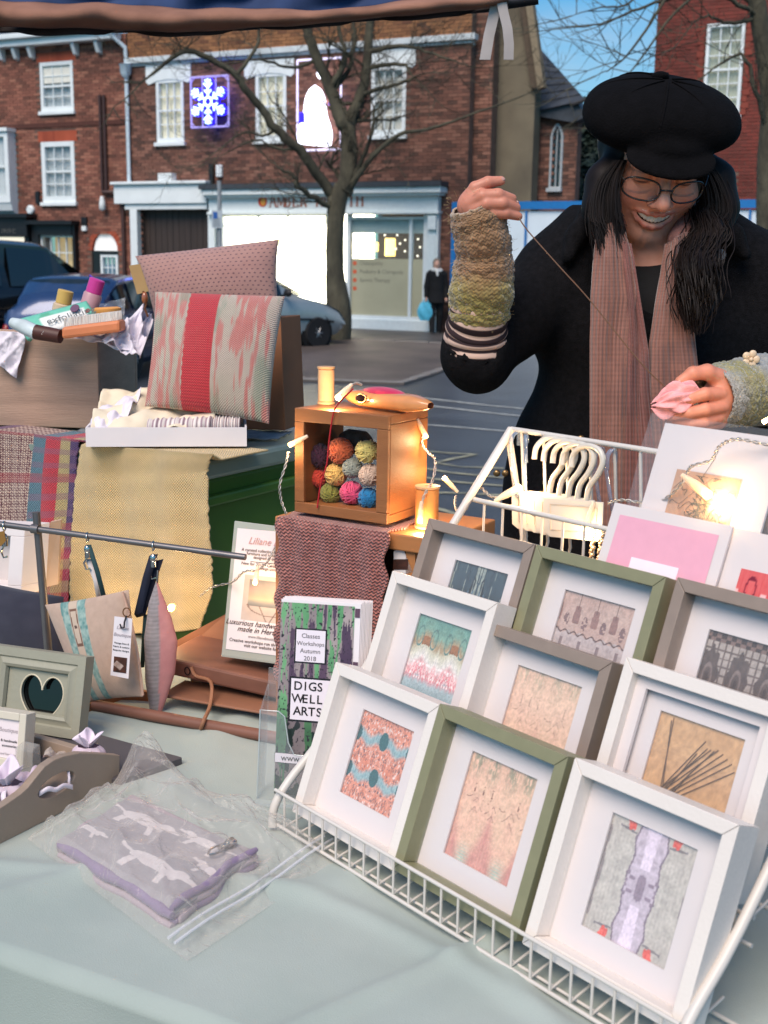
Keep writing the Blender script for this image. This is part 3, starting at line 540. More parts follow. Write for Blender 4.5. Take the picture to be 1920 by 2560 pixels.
s, z = fs(975, 640, -.8); one('pendant_lamp', lampm, hm, 'lathe', fp3(s, z, -.8), [(.12, 0), (.12, .40)], n=14, smo=40)
s, z = fs(940, 628, -.8); one('pendant_lamp', lampm, hm, 'lathe', fp3(s, z, -.8), [(.05, 0), (.055, .2)], n=10, smo=40)
fl = M('fairy light white', (255, 250, 235), emit=(255, 246, 225), es=2.2, var=0)
for x, y in ((905, 594), (920, 600), (935, 590), (962, 588), (993, 588), (1000, 609), (1013, 600), (1045, 598), (1050, 618), (915, 618), (1012, 628), (1044, 640), (990, 622)):
    s, z = fs(x, y, -.5); one('star_light', fl, hm, 'ball', fp3(s, z, -.5), .022, 6, 4)
om = M('orange dot', (214, 96, 62), rough=.5, var=0); txm = M('etched grey letters', (112, 112, 100), rough=.6, var=0)
for y, t in ((658, 'Osteopathy'), (679, 'Podiatry & Chiropody'), (700, 'Sports Therapy'), (721, '')):
    s, z = fs(887, y); q = MB(); q.lathe(fp3(s, z, -.003), [(.05, 0), (.05, .004)], axis=FN, n=14); q.build('bullet_dot', om, door_f)
    if t: s, z = fs(899, y+4); text('lettering', t, .125, fp3(s, z, -.003), FE, (0, 0, 1), txm, door_f)
s, z = fs(552, 428); q = MB(); fbox(q, s-.08, s+.08, z-.14, z+.14, .014, .1); q.build('alarm_box', white_m, hm, bev=.02); s, z = fs(532, 434); q = MB(); fbox(q, s-.06, s+.06, z-.22, z+.22, .014, .09); q.build('cable_box', black_m, hm)
# ---- christmas light frames fixed to the wall
def lightbox(name, label, x0, y0, x1, y1):
    r = frect(x0, y0, x1, y1); t = thing(name, label, 'light decoration', fp3((r[0]+r[1])/2, r[2], .3)); m = MB(); w_ = .022
    for a, b in (((r[0], r[2]), (r[1], r[2])), ((r[1], r[2]), (r[1], r[3])), ((r[1], r[3]), (r[0], r[3])), ((r[0], r[3]), (r[0], r[2]))): m.tube([fp3(*a, .3), fp3(*b, .3)], w_, 6)
    return t, r, m
t, r, m = lightbox('snowflake_light', 'glowing blue snowflake in a square frame on the brick wall', 496, 196, 589, 321)
for k in (.31, .67): s = r[0]+(r[1]-r[0])*k; m.tube([fp3(s, r[2], .3), fp3(s, r[3], .3)], .014, 5)
for a, b, e in ((0, 0, 1), (1, 0, 1), (0, 1, 1), (1, 1, 1)): sx = r[1] if a else r[0]; zz = r[3] if b else r[2]; m.tube([fp3(sx+(-.12 if a else .12), zz, .3), fp3(sx, zz+(-.12 if b else .12), .3)], .012, 5)
m.build('frame', M('lilac white frame', (190, 180, 220), rough=.4, emit=(150, 130, 255), es=.35, var=0), t)
c = ((r[0]+r[1])/2, (r[2]+r[3])/2); R_ = (r[3]-r[2])*.46; core = M('icy white led', (220, 240, 255), emit=(190, 230, 255), es=2.2, var=0); halo = M('deep blue led glow', (30, 30, 255), emit=(36, 20, 255), es=2.4, var=0)
for k in range(6):
    an = math.pi/2+k*math.pi/3; m1, m2 = MB(), MB(); dv = lambda a_, q_: (math.cos(a_)*q_, math.sin(a_)*q_)
    def seg(p, q_): m1.tube([fp3(c[0]+p[0], c[1]+p[1], .375), fp3(c[0]+q_[0], c[1]+q_[1], .375)], .020, 6); m2.tube([fp3(c[0]+p[0], c[1]+p[1], .30), fp3(c[0]+q_[0], c[1]+q_[1], .30)], .065, 6)
    seg(dv(an, .1), dv(an, R_*.98))
    for f_, ln in ((.34, .20), (.60, .24), (.80, .17)):
        b0 = dv(an, R_*f_)
        for sg in (-1, 1): e = dv(an+sg*.85, R_*ln*1.15); seg(b0, (b0[0]+e[0], b0[1]+e[1]))
    h_ = [dv(an+math.pi/6*i_, R_*.2) for i_ in (-1, 1)]; seg(h_[0], h_[1])
    m1.build('arm', core, t); m2.build('arm_halo', halo, t)  # wide blue tubes give the glow around the arms a solid shape
t, r, m = lightbox('candle_light', 'dazzling white candle-shaped light in a frame behind the tree', 760, 153, 868, 378)
m.build('frame', M('white lit frame', (235, 230, 255), emit=(225, 215, 255), es=.8, var=0), t)
z0, z1, s0, s1 = r[2]+.06, r[3]-.55, r[0]+.02, r[0]+(r[1]-r[0])*.80; n = 16; prof = []
for i in range(n+1): f_ = i/n; prof.append(((s1-s0)/2*min(1, 1.25*(1-f_)**.5)*(.9+.1*math.sin(f_*9)), f_))
pl = [fp3((s0+s1)/2+a*sg, z0+(z1-z0)*f_, .28) for sg in (1, -1) for a, f_ in (prof if sg == 1 else prof[::-1])]
one('glow_panel', M('white led mass', (240, 240, 255), emit=(236, 236, 255), es=4, var=0), t, 'slab', pl[:-1], FN*.04)
s, z = fs(820, 188); one('flame', M('white led mass', ), t, 'ball', fp3(s, z, .3), (.11, .05, .13), 10, 8); s, z = fs(847, 255); one('blue_lamp', halo, t, 'box', fp3(s-.08, z-.1, .28), FE*.16, FN*.05, (0, 0, .22)); s, z = fs(772, 300); one('blue_lamp', halo, t, 'box', fp3(s-.06, z-.1, .325), FE*.14, FN*.03, (0, 0, .22))
# ---- rendered gable of the chapel and its slate roofed aisle
ch = thing('chapel', 'tan rendered chapel gable with slate-roofed brick aisle behind the blue hoarding', 'chapel', fp3(1.5, -.2, -.6))
tan_m = M('tan render', (122, 112, 92), rough=.9, var=.16, scale=1.2, c2=(96, 88, 74)); OFF = -.6
a, b = fs(1178, 400, OFF)[0], fs(1331, 400, OFF)[0]; zt2 = fs(1334, 215, OFF)[1]; x_t, z_t = fs(1290, -60, OFF)
one('gable_wall', tan_m, ch, 'slab', [fp3(a, -.3, OFF), fp3(b, -.3, OFF), fp3(b, zt2, OFF), fp3(x_t, z_t, OFF), fp3(a, z_t, OFF)], -FN*.4)
s0, z0 = fs(1334, 222, OFF); s1, z1 = fs(1297, -30, OFF)
one('bargeboard', M('brown bargeboard', (84, 70, 56), rough=.8, var=.2), ch, 'slab', [fp3(s0-.02, z0, OFF+.02), fp3(s0+.16, z0, OFF+.02), fp3(s1+.16, z1, OFF+.02), fp3(s1-.02, z1, OFF+.02)], FN*.10)
one('bargeboard', M('tan stone coping', (134, 120, 98), rough=.9, var=.1), ch, 'slab', [fp3(s0+.165, z0-.04, OFF+.01), fp3(s0+.30, z0, OFF+.01), fp3(s1+.32, z1, OFF+.01), fp3(s1+.165, z1, OFF+.01)], FN*.2)
OF2 = -1.2; aw = frect(1336, 285, 1441, 520, OF2)
def lancet(s0, s1, z0, z1, k=1.25): h = (s1-s0)/2; c = (s0+s1)/2; return [(s0, z0), (s1, z0), (s1, z1-h*k*1.6), (c+h*.62, z1-h*k*.75), (c, z1), (c-h*.62, z1-h*k*.75), (s0, z1-h*k*1.6)]
lw_ = frect(1381, 322, 1401, 468, OF2)
bricks(ch, brown_b, aw[0]-.1, aw[1], -.3, aw[3], [lw_], OF2, 0)
lw2 = MB(); lw2.slab([fp3(s, z, OF2-.06) for s, z in lancet(*lw_)], FN*.02); pw_ = lw2.build('lancet_window', glass_m, ch)
lf = MB(); pts = lancet(lw_[0]-.03, lw_[1]+.03, lw_[2]-.02, lw_[3]+.1)
for i in range(len(pts)): lf.tube([fp3(*pts[i], OF2+.02), fp3(*pts[(i+1) % len(pts)], OF2+.02)], .028, 6)
lf.tube([fp3((lw_[0]+lw_[1])/2, lw_[2], OF2), fp3((lw_[0]+lw_[1])/2, lw_[3], OF2)], .015, 5); fbox(lf, lw_[0]-.08, lw_[1]+.08, lw_[2]-.10, lw_[2]-.021, OF2, OF2+.12); ORG[pw_.name] = ORG[ch.name]; lf.build('window_surround', M('pale grey stone', (170, 178, 182), rough=.7, var=.1), pw_)
def rp(x, y, off): return fp3(*fs(x, y, off), off)
nr = 9
for i in range(nr):
    f0, f1 = i/nr, (i+1.12)/nr; lo0, lo1, hi = rp(1330, 281, OF2+.25), rp(1464, 250, OF2+.25), None; lo1.z = lo0.z+ (lo1.z-lo0.z)*1.0
    up0, up1 = rp(1330, 95, OF2-1.3), rp(1356, 128, OF2-1.3); p = lambda u, f_: lo0.lerp(lo1, u).lerp(up0.lerp(up1, u), min(f_, 1))
    q = MB(); th = FN*.03; q.hexa([p(0, f0)+th*1.2, p(1, f0)+th*1.2, p(1, f1), p(0, f1), p(0, f0)-th*.2, p(1, f0)-th*.2, p(1, f1)-th, p(0, f1)-th]); q.build('slate_course', slate_m, ch)
q = MB(); q.slab([rp(1332, 288, OF2+.2), rp(1432, 306, OF2+.2), rp(1466, 291, OF2+.2), rp(1440, 250, OF2+.2), rp(1332, 274, OF2+.2)], -FN*.5); q.build('lower_roof', slate_m, ch); one('eaves_board', M('dark eaves', (50, 48, 48), rough=.7), ch, 'tube', [rp(1430, 262, OF2+.28), rp(1467, 249, OF2+.28)], .035, 6)
# ---- blue framed hoarding
hd = thing('hoarding', 'white panelled site hoarding edged with bright blue rails beside the shop', 'hoarding', fp3(1.6, -.15, .35))
blue_m = M('blue rail', (28, 112, 178), rough=.45, var=.08); OH = .35; hz1 = fs(1300, 510, OH)[1]; h0, h1 = fs(1136, 640, OH)[0], fs(1897, 520, OH)[0]; hwm = M('white hoarding panel', (214, 226, 234), rough=.45, var=.05, scale=2)
pw = (fs(1311, 560, OH)[0]-fs(1144, 560, OH)[0]); s = h0+.1; k = 0
while s < h1-.05:
    e = min(s+pw, h1); one('panel', hwm, hd, 'box', fp3(s+.02, -.1, OH-.02), FE*(e-s-.04), FN*.02, (0, 0, hz1-.05)); one('post', blue_m, hd, 'box', fp3(s-.02, -.12, OH+.002), FE*(.13 if k == 0 else .04), FN*.05, (0, 0, hz1-.02)); s = e; k += 1
one('top_rail', blue_m, hd, 'box', fp3(h0-.06, hz1-.11, OH+.001), FE*(h1-h0+.06), FN*.065, (0, 0, .16)); one('edge_board', blue_m, hd, 'box', fp3(h0-.06, -.12, OH+.053), FE*.11, FN*.02, (0, 0, hz1+.1))
# ---- red brick house on the right
OR = -3.2; br = thing('brick_house', 'dark red brick house with a tall lit sash window behind the cap', 'house', fp3(6.5, -.2, OR))
w1 = frect(1762, 58, 1856, 290, OR); w2 = frect(1790, 428, 1831, 505, OR); re_ = fs(1640, 100, OR)[0]
bricks(br, brickmat('dark red brick', (96, 42, 34), (122, 54, 44), (104, 50, 42)), re_, re_+5.2, -.3, fs(1700, -90, OR)[1], [w1, w2], OR, 0)
sash(br, w1, 3, 6, d=OR, frame=.07, lit=M('greenish lit blind', (196, 200, 180), emit=(220, 220, 190), es=.10, c2=(130, 140, 128), scale=2.2), fill='blind'); sash(br, w2, 2, 2, d=OR, frame=.06)
for sx in (w1[0]-.14, w1[1]+.04):
    n = 14; z_ = w1[2]
    for i in range(n): hh = (w1[3]-w1[2])/n; q = MB(); e_ = .1+(.05 if i % 2 else 0); fbox(q, sx-(e_-.1 if sx < w1[0] else 0), sx+.1+(e_-.1 if sx > w1[0] else 0), z_+.006, z_+hh-.006, OR, OR+.035); q.build('quoin', brickmat('quoin red brick', (118, 52, 40), (134, 62, 48), (112, 50, 40)), br); z_ += hh
# ================================================================ TREES
bark_m = M('grey green bark', (90, 86, 70), rough=.95, var=.4, scale=5, bump=.7, bscale=26, c2=(52, 49, 41), stretch=(1, 1, .35))
def smoothpath(pts, n=4):
    out_ = []; k = len(pts)
    for i in range(k-1):
        p0, p1, p2, p3 = pts[max(i-1, 0)], pts[i], pts[i+1], pts[min(i+2, k-1)]
        for j in range(n):
            t = j/n; out_.append(.5*((2*p1)+(-p0+p2)*t+(2*p0-5*p1+4*p2-p3)*t*t+(-p0+3*p1-3*p2+p3)*t**3))
    return out_+[pts[-1]]
def twigs(m, p, d, ln, r, dep, rnd, up=.25):
    if dep == 0 or ln < .06: return
    pts = [p]; q = p.copy(); dd = d.normalized(); n = 4
    for i in range(n):
        dd = (dd+Vector((rnd.uniform(-.3, .3), rnd.uniform(-.3, .3), rnd.uniform(-.2, .3)*up*2))).normalized(); q = q+dd*ln/n; pts.append(q.copy())
    m.tube(pts, [r*(1-.16*i) for i in range(n+1)], 5 if r > .012 else 3, cap=False)
    for i in range(1, n+1):
        for _ in range(rnd.choice((1, 1, 2))):
            a = Vector((rnd.uniform(-1, 1), rnd.uniform(-1, 1), rnd.uniform(-.5, 1))).normalized(); e = (pts[i]-pts[i-1]).normalized()
            twigs(m, pts[i], e*.7+a*.7, ln*rnd.uniform(.4, .62), max(r*.55, .004), dep-1, rnd, up)
def tree(name, label, base, trunk, limbs, Y, rs, seed, dep=3, tw=(1.1, 12)):
    rnd = random.Random(seed); t = thing(name, label, 'tree', base); tp = smoothpath(trunk); k = len(tp)
    one('trunk', bark_m, t, 'tube', tp, [rs[0]*(1.25-.55*min(1, 3*i/k) if i < k/3 else .70-.1*i/k) for i in range(k)], 14, smo=60)
    tm = MB()
    for j, (pts, r0, r1) in enumerate(limbs):
        q = smoothpath([P(x, y, Y+dy) for x, y, dy in pts], 5); n = len(q); q = [a+Vector((rnd.uniform(-.02, .02),)*3) if 0 < i < n-1 else a for i, a in enumerate(q)]
        one('branch', bark_m, t, 'tube', q, [r0+(r1-r0)*i/(n-1) for i in range(n)], 8, smo=60)
        for i in range(3, n):
            if rnd.random() < tw[1]/n:
                e = (q[i]-q[i-1]).normalized(); a = Vector((rnd.uniform(-1, 1), rnd.uniform(-.6, .6), rnd.uniform(-.35, 1))).normalized(); twigs(tm, q[i], e*.5+a, tw[0]*rnd.uniform(.5, 1.1), max(.008, (r0+(r1-r0)*i/n)*.28), dep, rnd)
        twigs(tm, q[-1], q[-1]-q[-2], tw[0], max(r1*.8, .01), dep, rnd)
    tm.build('twigs', bark_m, t, kind='stuff'); return t
TY = 24.6; tb = G(845, 832)
tree('bare_tree', 'bare pollarded tree with forked trunk in front of the lit shopfront', tb, [Vector((tb.x+.04, TY, -.2)), P(846, 780, TY), P(838, 690, TY), P(836, 600, TY), P(842, 530, TY), P(850, 485, TY), P(856, 462, TY)],
     [([(832, 505, 0), (818, 470, 0), (745, 371, -.3), (692, 325, -.4), (624, 236, -.6), (582, 177, -.7), (485, 131, -.8), (439, 139, -.9), (380, 186, -1)], .115, .03),
      ([(828, 530, 0), (815, 511, -.1), (750, 472, -.5), (737, 443, -.6), (700, 420, -.7)], .075, .02),
      ([(858, 480, 0), (868, 440, 0), (870, 337, .1), (851, 295, .1), (826, 228, .2), (783, 126, .2), (758, 50, .3)], .19, .085),
      ([(866, 470, 0), (878, 420, 0), (876, 303, .2), (897, 253, .3), (918, 169, .4), (927, 40, .5)], .15, .08),
      ([(866, 480, 0), (888, 437, -.1), (914, 380, -.2), (931, 329, -.3), (935, 270, -.3)], .07, .02),
      ([(870, 480, 0), (895, 440, -.2), (935, 388, -.3), (999, 337, -.4), (1083, 320, -.6), (1167, 291, -.8), (1315, 236, -1)], .07, .012),
      ([(905, 235, .3), (961, 219, .2), (1016, 203, .1), (1040, 190, 0)], .05, .02), ([(915, 170, .4), (1003, 160, .2), (1028, 186, .1)], .05, .02), ([(920, 130, .4), (1002, 114, .2), (1062, 127, 0), (1170, 165, -.2)], .055, .012),
      ([(824, 226, .2), (859, 160, .1), (859, 118, .1), (838, 45, .1)], .07, .03), ([(826, 232, .2), (868, 180, .4), (885, 110, .5), (884, 40, .6)], .06, .03), ([(790, 150, .2), (730, 168, 0), (650, 150, -.3), (560, 160, -.5)], .04, .012),
      ([(690, 325, -.4), (655, 340, -.5), (610, 330, -.6), (540, 380, -.7)], .035, .01), ([(590, 190, -.7), (640, 120, -.6), (650, 60, -.5)], .045, .02), ([(745, 371, -.3), (700, 372, -.4), (640, 350, -.5), (570, 380, -.7)], .035, .01)], TY, (.27,), 11, dep=3, tw=(1.0, 8))
RY = 15.0
tree('bare_tree', 'grey tree trunk at the right edge with fine twigs across the sky', G(1925, 760), [Vector((4.95, RY, -.3)), P(1925, 600, RY), P(1915, 430, RY), P(1925, 250, RY), P(1900, 60, RY), P(1880, -80, RY)],
     [([(1915, 60, 0), (1830, 0, -.2), (1760, -20, -.3), (1680, 40, -.4), (1600, 150, -.5), (1545, 215, -.6)], .03, .006), ([(1900, 20, 0), (1790, -40, 0), (1690, -10, -.2), (1600, 20, -.3), (1500, 60, -.3), (1420, 70, -.4)], .03, .006),
      ([(1920, 330, 0), (1890, 230, -.2), (1860, 140, -.2), (1800, 160, -.3), (1750, 200, -.3)], .035, .006), ([(1900, 40, 0), (1820, 60, -.1), (1770, 40, -.2), (1730, 60, -.3)], .03, .006), ([(1690, -60, -.3), (1650, 20, -.4), (1590, 110, -.5), (1545, 160, -.5), (1490, 190, -.6)], .022, .005), ([(1620, -60, 0), (1570, 10, 0), (1500, 20, 0), (1430, 40, 0)], .018, .004)], RY, (.17,), 23, dep=2, tw=(.8, 11))
fir_m = M('dark fir needles', (42, 60, 52), rough=.9, var=.5, scale=3, c2=(22, 34, 32))
def leafy(name, label, cat, base, ctr, rad, n, mat, sz, seed, tr=True):
    rnd = random.Random(seed); t = thing(name, label, cat, base); m = MB()
    for i in range(n):
        d = Vector((rnd.gauss(0, 1), rnd.gauss(0, 1), rnd.gauss(0, 1))).normalized()*rnd.random()**.45; cl = .75+.35*math.sin(d.x*7+seed)*math.cos(d.z*6); p = Vector(ctr)+Vector((d.x*rad[0], d.y*rad[1], d.z*rad[2]))*cl
        a = Vector((rnd.uniform(-1, 1), rnd.uniform(-1, 1), rnd.uniform(-1, 1))).normalized(); b = a.orthogonal().normalized(); s = sz*rnd.uniform(.6, 1.3); m.add([p-a*s, p+b*s*.4, p+a*s, p-b*s*.4], [(0, 1, 2, 3)])
    m.build('crown', mat, t); one('trunk', bark_m, t, 'tube', [base, ctr], [.12, .05], 8); return t
leafy('fir_tree', 'dark fir tree far behind the cap between the chapel and the red house', 'tree', G(1468, 700), P(1475, 420, 33), (.9, .9, 2.0), 2600, fir_m, .2, 3)
leafy('shrub', 'dark overgrown shrub behind the hoarding next to the chapel aisle', 'shrub', Vector((4.9, 28.6, -.2)), P(1462, 470, 28.6), (.5, .5, .9), 900, fir_m, .12, 5)
# ================================================================ SIGN POST
sp = thing('parking_sign', 'grey parking notice on a post beside the dark gate', 'sign', G(556, 800)); sy = 25.5
one('post', M('galvanised post', (150, 156, 160), rough=.5), sp, 'tube', [P(549, 560, sy)-Vector((0, 0, 3)), P(548, 452, sy)], .045, 8, smo=60)
a, b = P(531, 570, sy), P(557, 526, sy); one('panel', M('pale notice panel', (186, 194, 200), rough=.5, var=.05), sp, 'box', (a.x, sy-.08, a.z), (b.x-a.x, 0, 0), (0, .02, 0), (0, 0, b.z-a.z))
one('symbol', M('notice blue', (44, 96, 170), rough=.5, var=0), sp, 'box', (a.x+.03, sy-.086, b.z-.17), (.09, 0, 0), (0, .005, 0), (0, 0, .13))
for i in range(5): one('text_line', M('notice grey text', (110, 118, 124), rough=.6, var=0), sp, 'box', (a.x+.03, sy-.085, a.z+.04+i*.035), (.15-.02*(i % 2), 0, 0), (0, .004, 0), (0, 0, .012))
# ================================================================ CARS (built about their own origin, nose towards +x, then parked)
def car(label, cat, Ln, Wd, prof, paint_m, wheel_r, wx, loc, yaw, rails=False, plate=True):
    """prof: list of (x, sill z, belt z, roof z) along the car; roof == belt outside the cabin"""
    t = thing('parked_car', label, cat); xs = [p[0] for p in prof]; n = 60; X = np.linspace(xs[0], xs[-1], n)
    fz = [np.interp(X, xs, [p[k] for p in prof]) for k in (1, 2, 3)]; hw = Wd/2*(1-.10*np.abs((X-(xs[0]+xs[-1])/2)/(Ln/2))**4); cab = np.clip((fz[2]-fz[1])/.12, 0, 1)
    def ring(i):
        s, b, r = fz[0][i], fz[1][i], fz[2][i]; h = hw[i]; g = h-.16*cab[i]-.02; crown = .03
        R_ = [(0, s), (h*.86, s), (h*.97, s+.10), (h, s+(b-s)*.55), (h*.985, b-.05), (h*.95, b), (g*1.02, b+(r-b)*.5), (g, r-.05*cab[i]), (g*.86, r), (g*.45, r+crown*.8), (0, r+crown)]
        return R_+[(-y, z) for y, z in R_[-2:0:-1]]
    rings = [ring(i) for i in range(n)]; m = len(rings[0]); v = [(X[i], y, z) for i in range(n) for y, z in rings[i]]
    f = [(i*m+j, i*m+(j+1) % m, (i+1)*m+(j+1) % m, (i+1)*m+j) for i in range(n-1) for j in range(m)]; b_ = MB(); b_.add(v, f+[tuple(range(m)), tuple(range((n-1)*m, n*m))[::-1]]); b_.build('body', paint_m, t, smo=35)
    # windows: side glass, windscreen, rear glass, just proud of the skin
    gm = M('car glass', (22, 30, 34), rough=.08, var=0, spec=.7, coat=.5); ci = [i for i in range(n) if fz[2][i]-fz[1][i] > .22]
    def patch(name, i0, i1, side):
        q = MB(); g0, g1 = [], []
        for i in range(i0, i1+1):
            r_ = rings[i]; a = Vector((X[i], r_[5][0], r_[5][1])); c = Vector((X[i], r_[7][0], r_[7][1])); a, c = a.lerp(c, .12), a.lerp(c, .92); o = Vector((0, .012, .004)); g0.append(a+o); g1.append(c+o)
        pts = [Vector((p.x, p.y*side, p.z)) for p in g0+g1]; k = len(g0); q.add(pts, [(i, i+1, k+i+1, k+i) for i in range(k-1)]); q.build(name, gm, t, smo=40)
    k = len(ci); cuts = [ci[0]+1, ci[0]+int(k*.28), ci[0]+int(k*.56), ci[-1]-1]
    for side in (1, -1):
        for a, b in zip(cuts, cuts[1:]): patch('side_window', a+1, b-1, side)
    def endglass(name, ib, it):
        q = MB(); vs = []; dirx = 1 if ib > it else -1
        rows = np.linspace(.12, .92, 6)
        for f_ in rows:
            xx = X[ib]+(X[it]-X[ib])*f_; zz = fz[1][ib]+(fz[2][it]-fz[1][ib])*f_; hh = np.interp(xx, X, hw)*(.80-.12*f_)
            for yy in np.linspace(-hh, hh, 7): vs.append((xx+dirx*(.03-.05*(yy/hh)**2), yy, zz+.05-.02*(yy/hh)**2))
        q.add(vs, [(r*7+c, r*7+c+1, r*7+c+8, r*7+c+7) for r in range(5) for c in range(6)]); q.build(name, gm, t, smo=60)
    endglass('windscreen', max(i for i in range(n) if fz[2][i]-fz[1][i] > .02), max(i for i in range(n) if fz[2][i] > max(fz[2])-.10)); endglass('rear_window', min(i for i in range(n) if fz[2][i]-fz[1][i] > .02), min(i for i in range(n) if fz[2][i] > max(fz[2])-.08))
    tyre_m = M('tyre rubber', (26, 26, 28), rough=.85); rim_m = M('alloy rim', (150, 154, 158), rough=.35, metal=.7)
    for x in wx:
        for s in (1, -1):
            c = Vector((x, s*(Wd/2-.10), wheel_r)); wl = one('wheel', M('wheel arch black', (16, 16, 17), rough=.9), t, 'lathe', c-Vector((0, s*.06, 0)), [(wheel_r+.07, 0), (wheel_r+.07, .135)], (0, s, 0), 22, smo=40); ORG[wl.name] = ORG[t.name]
            one('tyre', tyre_m, wl, 'lathe', c-Vector((0, s*.08, 0)), [(wheel_r*.62, .20), (wheel_r*.92, .205), (wheel_r, .16), (wheel_r, 0)], (0, s, 0), 24, smo=40)
            q = MB(); q.lathe(c+Vector((0, s*.05, 0)), [(wheel_r*.62, 0), (wheel_r*.62, .05), (wheel_r*.55, .055)], (0, s, 0), 20, cap=False)
            for a in range(6): an = a*math.pi/3; d = Vector((math.cos(an), 0, math.sin(an))); q.tube([c+Vector((0, s*.10, 0)), c+Vector((0, s*.095, 0))+d*wheel_r*.6], [.03, .022], 5)
            q.build('rim', rim_m, wl, smo=40)
    e = prof[-1]; fr = prof[0]; hl_ = M('headlamp lens', (210, 216, 220), rough=.1, spec=.8, var=.1); tl = M('tail lamp red', (130, 20, 18), rough=.2, var=.1)
    for s in (1, -1):
        one('headlight', hl_, t, 'ball', (e[0]-.16, s*Wd*.36, e[2]-.10), (.15, .16, .08), 10, 7, smo=80); one('tail_light', tl, t, 'ball', (fr[0]+.07, s*Wd*.43, fr[2]-.06), (.10, .08, .16), 10, 7, smo=80)
        xm = X[ci[-1]]-.12; q = MB(); q.ball((xm, s*(Wd/2+.10), fz[1][ci[-1]]+.12), (.06, .11, .075), 10, 7); q.tube([(xm, s*(Wd/2-.08), fz[1][ci[-1]]+.06), (xm, s*(Wd/2+.06), fz[1][ci[-1]]+.10)], .025, 6); q.build('door_mirror', M('black plastic trim', (28, 28, 30), rough=.5), t, smo=50)
        q = MB(); 
        for i in range(6, n-7, 3): q.tube([(X[i], s*(hw[i]+.004), fz[0][i]+(fz[1][i]-fz[0][i])*.5), (X[i+3], s*(hw[i+3]+.004), fz[0][i+3]+(fz[1][i+3]-fz[0][i+3])*.5)], .022, 5)
        q.build('rub_strip', M('black plastic trim'), t)
        if rails: a, b = ci[2], ci[-6]; q = MB(); q.tube([(X[a], s*(hw[a]-.26), fz[2][a]-.01), (X[a]+.08, s*(hw[a]-.25), fz[2][a]+.08), (X[b]-.08, s*(hw[b]-.25), fz[2][b]+.08), (X[b], s*(hw[b]-.26), fz[2][b]-.01)], .022, 6); q.build('roof_rail', M('dark chrome rail', (120, 124, 128), rough=.3, metal=.8), t, smo=50)
    if plate:
        pm = M('yellow number plate', (226, 176, 40), rough=.4, var=.03); one('number_plate', pm, t, 'box', (fr[0]-.035, -.26, fr[1]+.35), (.02, 0, 0), (0, .52, 0), (0, 0, .12))
    t.location = loc; t.rotation_euler = (0, 0, yaw); return t
hatch = [(-2.0, .40, .72, .72), (-1.95, .26, .95, .97), (-1.80, .22, .98, 1.18), (-1.35, .20, .96, 1.42), (-.6, .18, .94, 1.46), (.15, .18, .93, 1.42), (.95, .20, .93, .97), (1.45, .22, .84, .85), (1.82, .25, .70, .70), (2.0, .36, .50, .50)]
suv = [(-2.2, .50, .92, .92), (-2.12, .40, 1.12, 1.14), (-1.95, .34, 1.15, 1.62), (-1.65, .32, 1.14, 1.84), (-.5, .32, 1.12, 1.88), (.35, .32, 1.11, 1.84), (1.1, .32, 1.12, 1.16), (1.8, .36, 1.05, 1.06), (2.15, .42, .86, .86), (2.25, .52, .66, .66)]
silver_m = M('silver blue car paint', (154, 162, 164), rough=.3, metal=.35, var=.05, coat=.6); bluec = M('mid blue car paint', (38, 60, 98), rough=.25, metal=.3, var=.05, coat=.8); darkc = M('black car paint', (16, 18, 20), rough=.18, var=.1, coat=.8)
w_ = P(791, 832, 23.0); yv = math.radians(42); dx = Vector((math.cos(yv), math.sin(yv), 0)); sd_ = Vector((dx.y, -dx.x, 0))
cpos = Vector((w_.x, w_.y, 0))-dx*1.25-sd_*.78; car('silver blue hatchback parked by the tree, bonnet showing past the cushions', 'car', 4.0, 1.66, hatch, silver_m, .30, (-1.22, 1.25), (cpos.x, cpos.y, float(gz(0, cpos.y))-.02), yv, plate=False)
c_ = P(262, 760, 18.6); car('blue car seen from behind beyond the box of toiletries', 'car', 4.0, 1.70, hatch, bluec, .30, (-1.22, 1.25), (c_.x, 18.6, float(gz(0, 18.6))-.02), math.radians(84))
c_ = P(35, 700, 19.0); car('large black four-wheel-drive car with roof rails in front of the brick house', 'car', 4.5, 1.9, suv, darkc, .40, (-1.35, 1.4), (c_.x-.25, 19.0, float(gz(0, 19.))+.04), math.radians(48), rails=True)
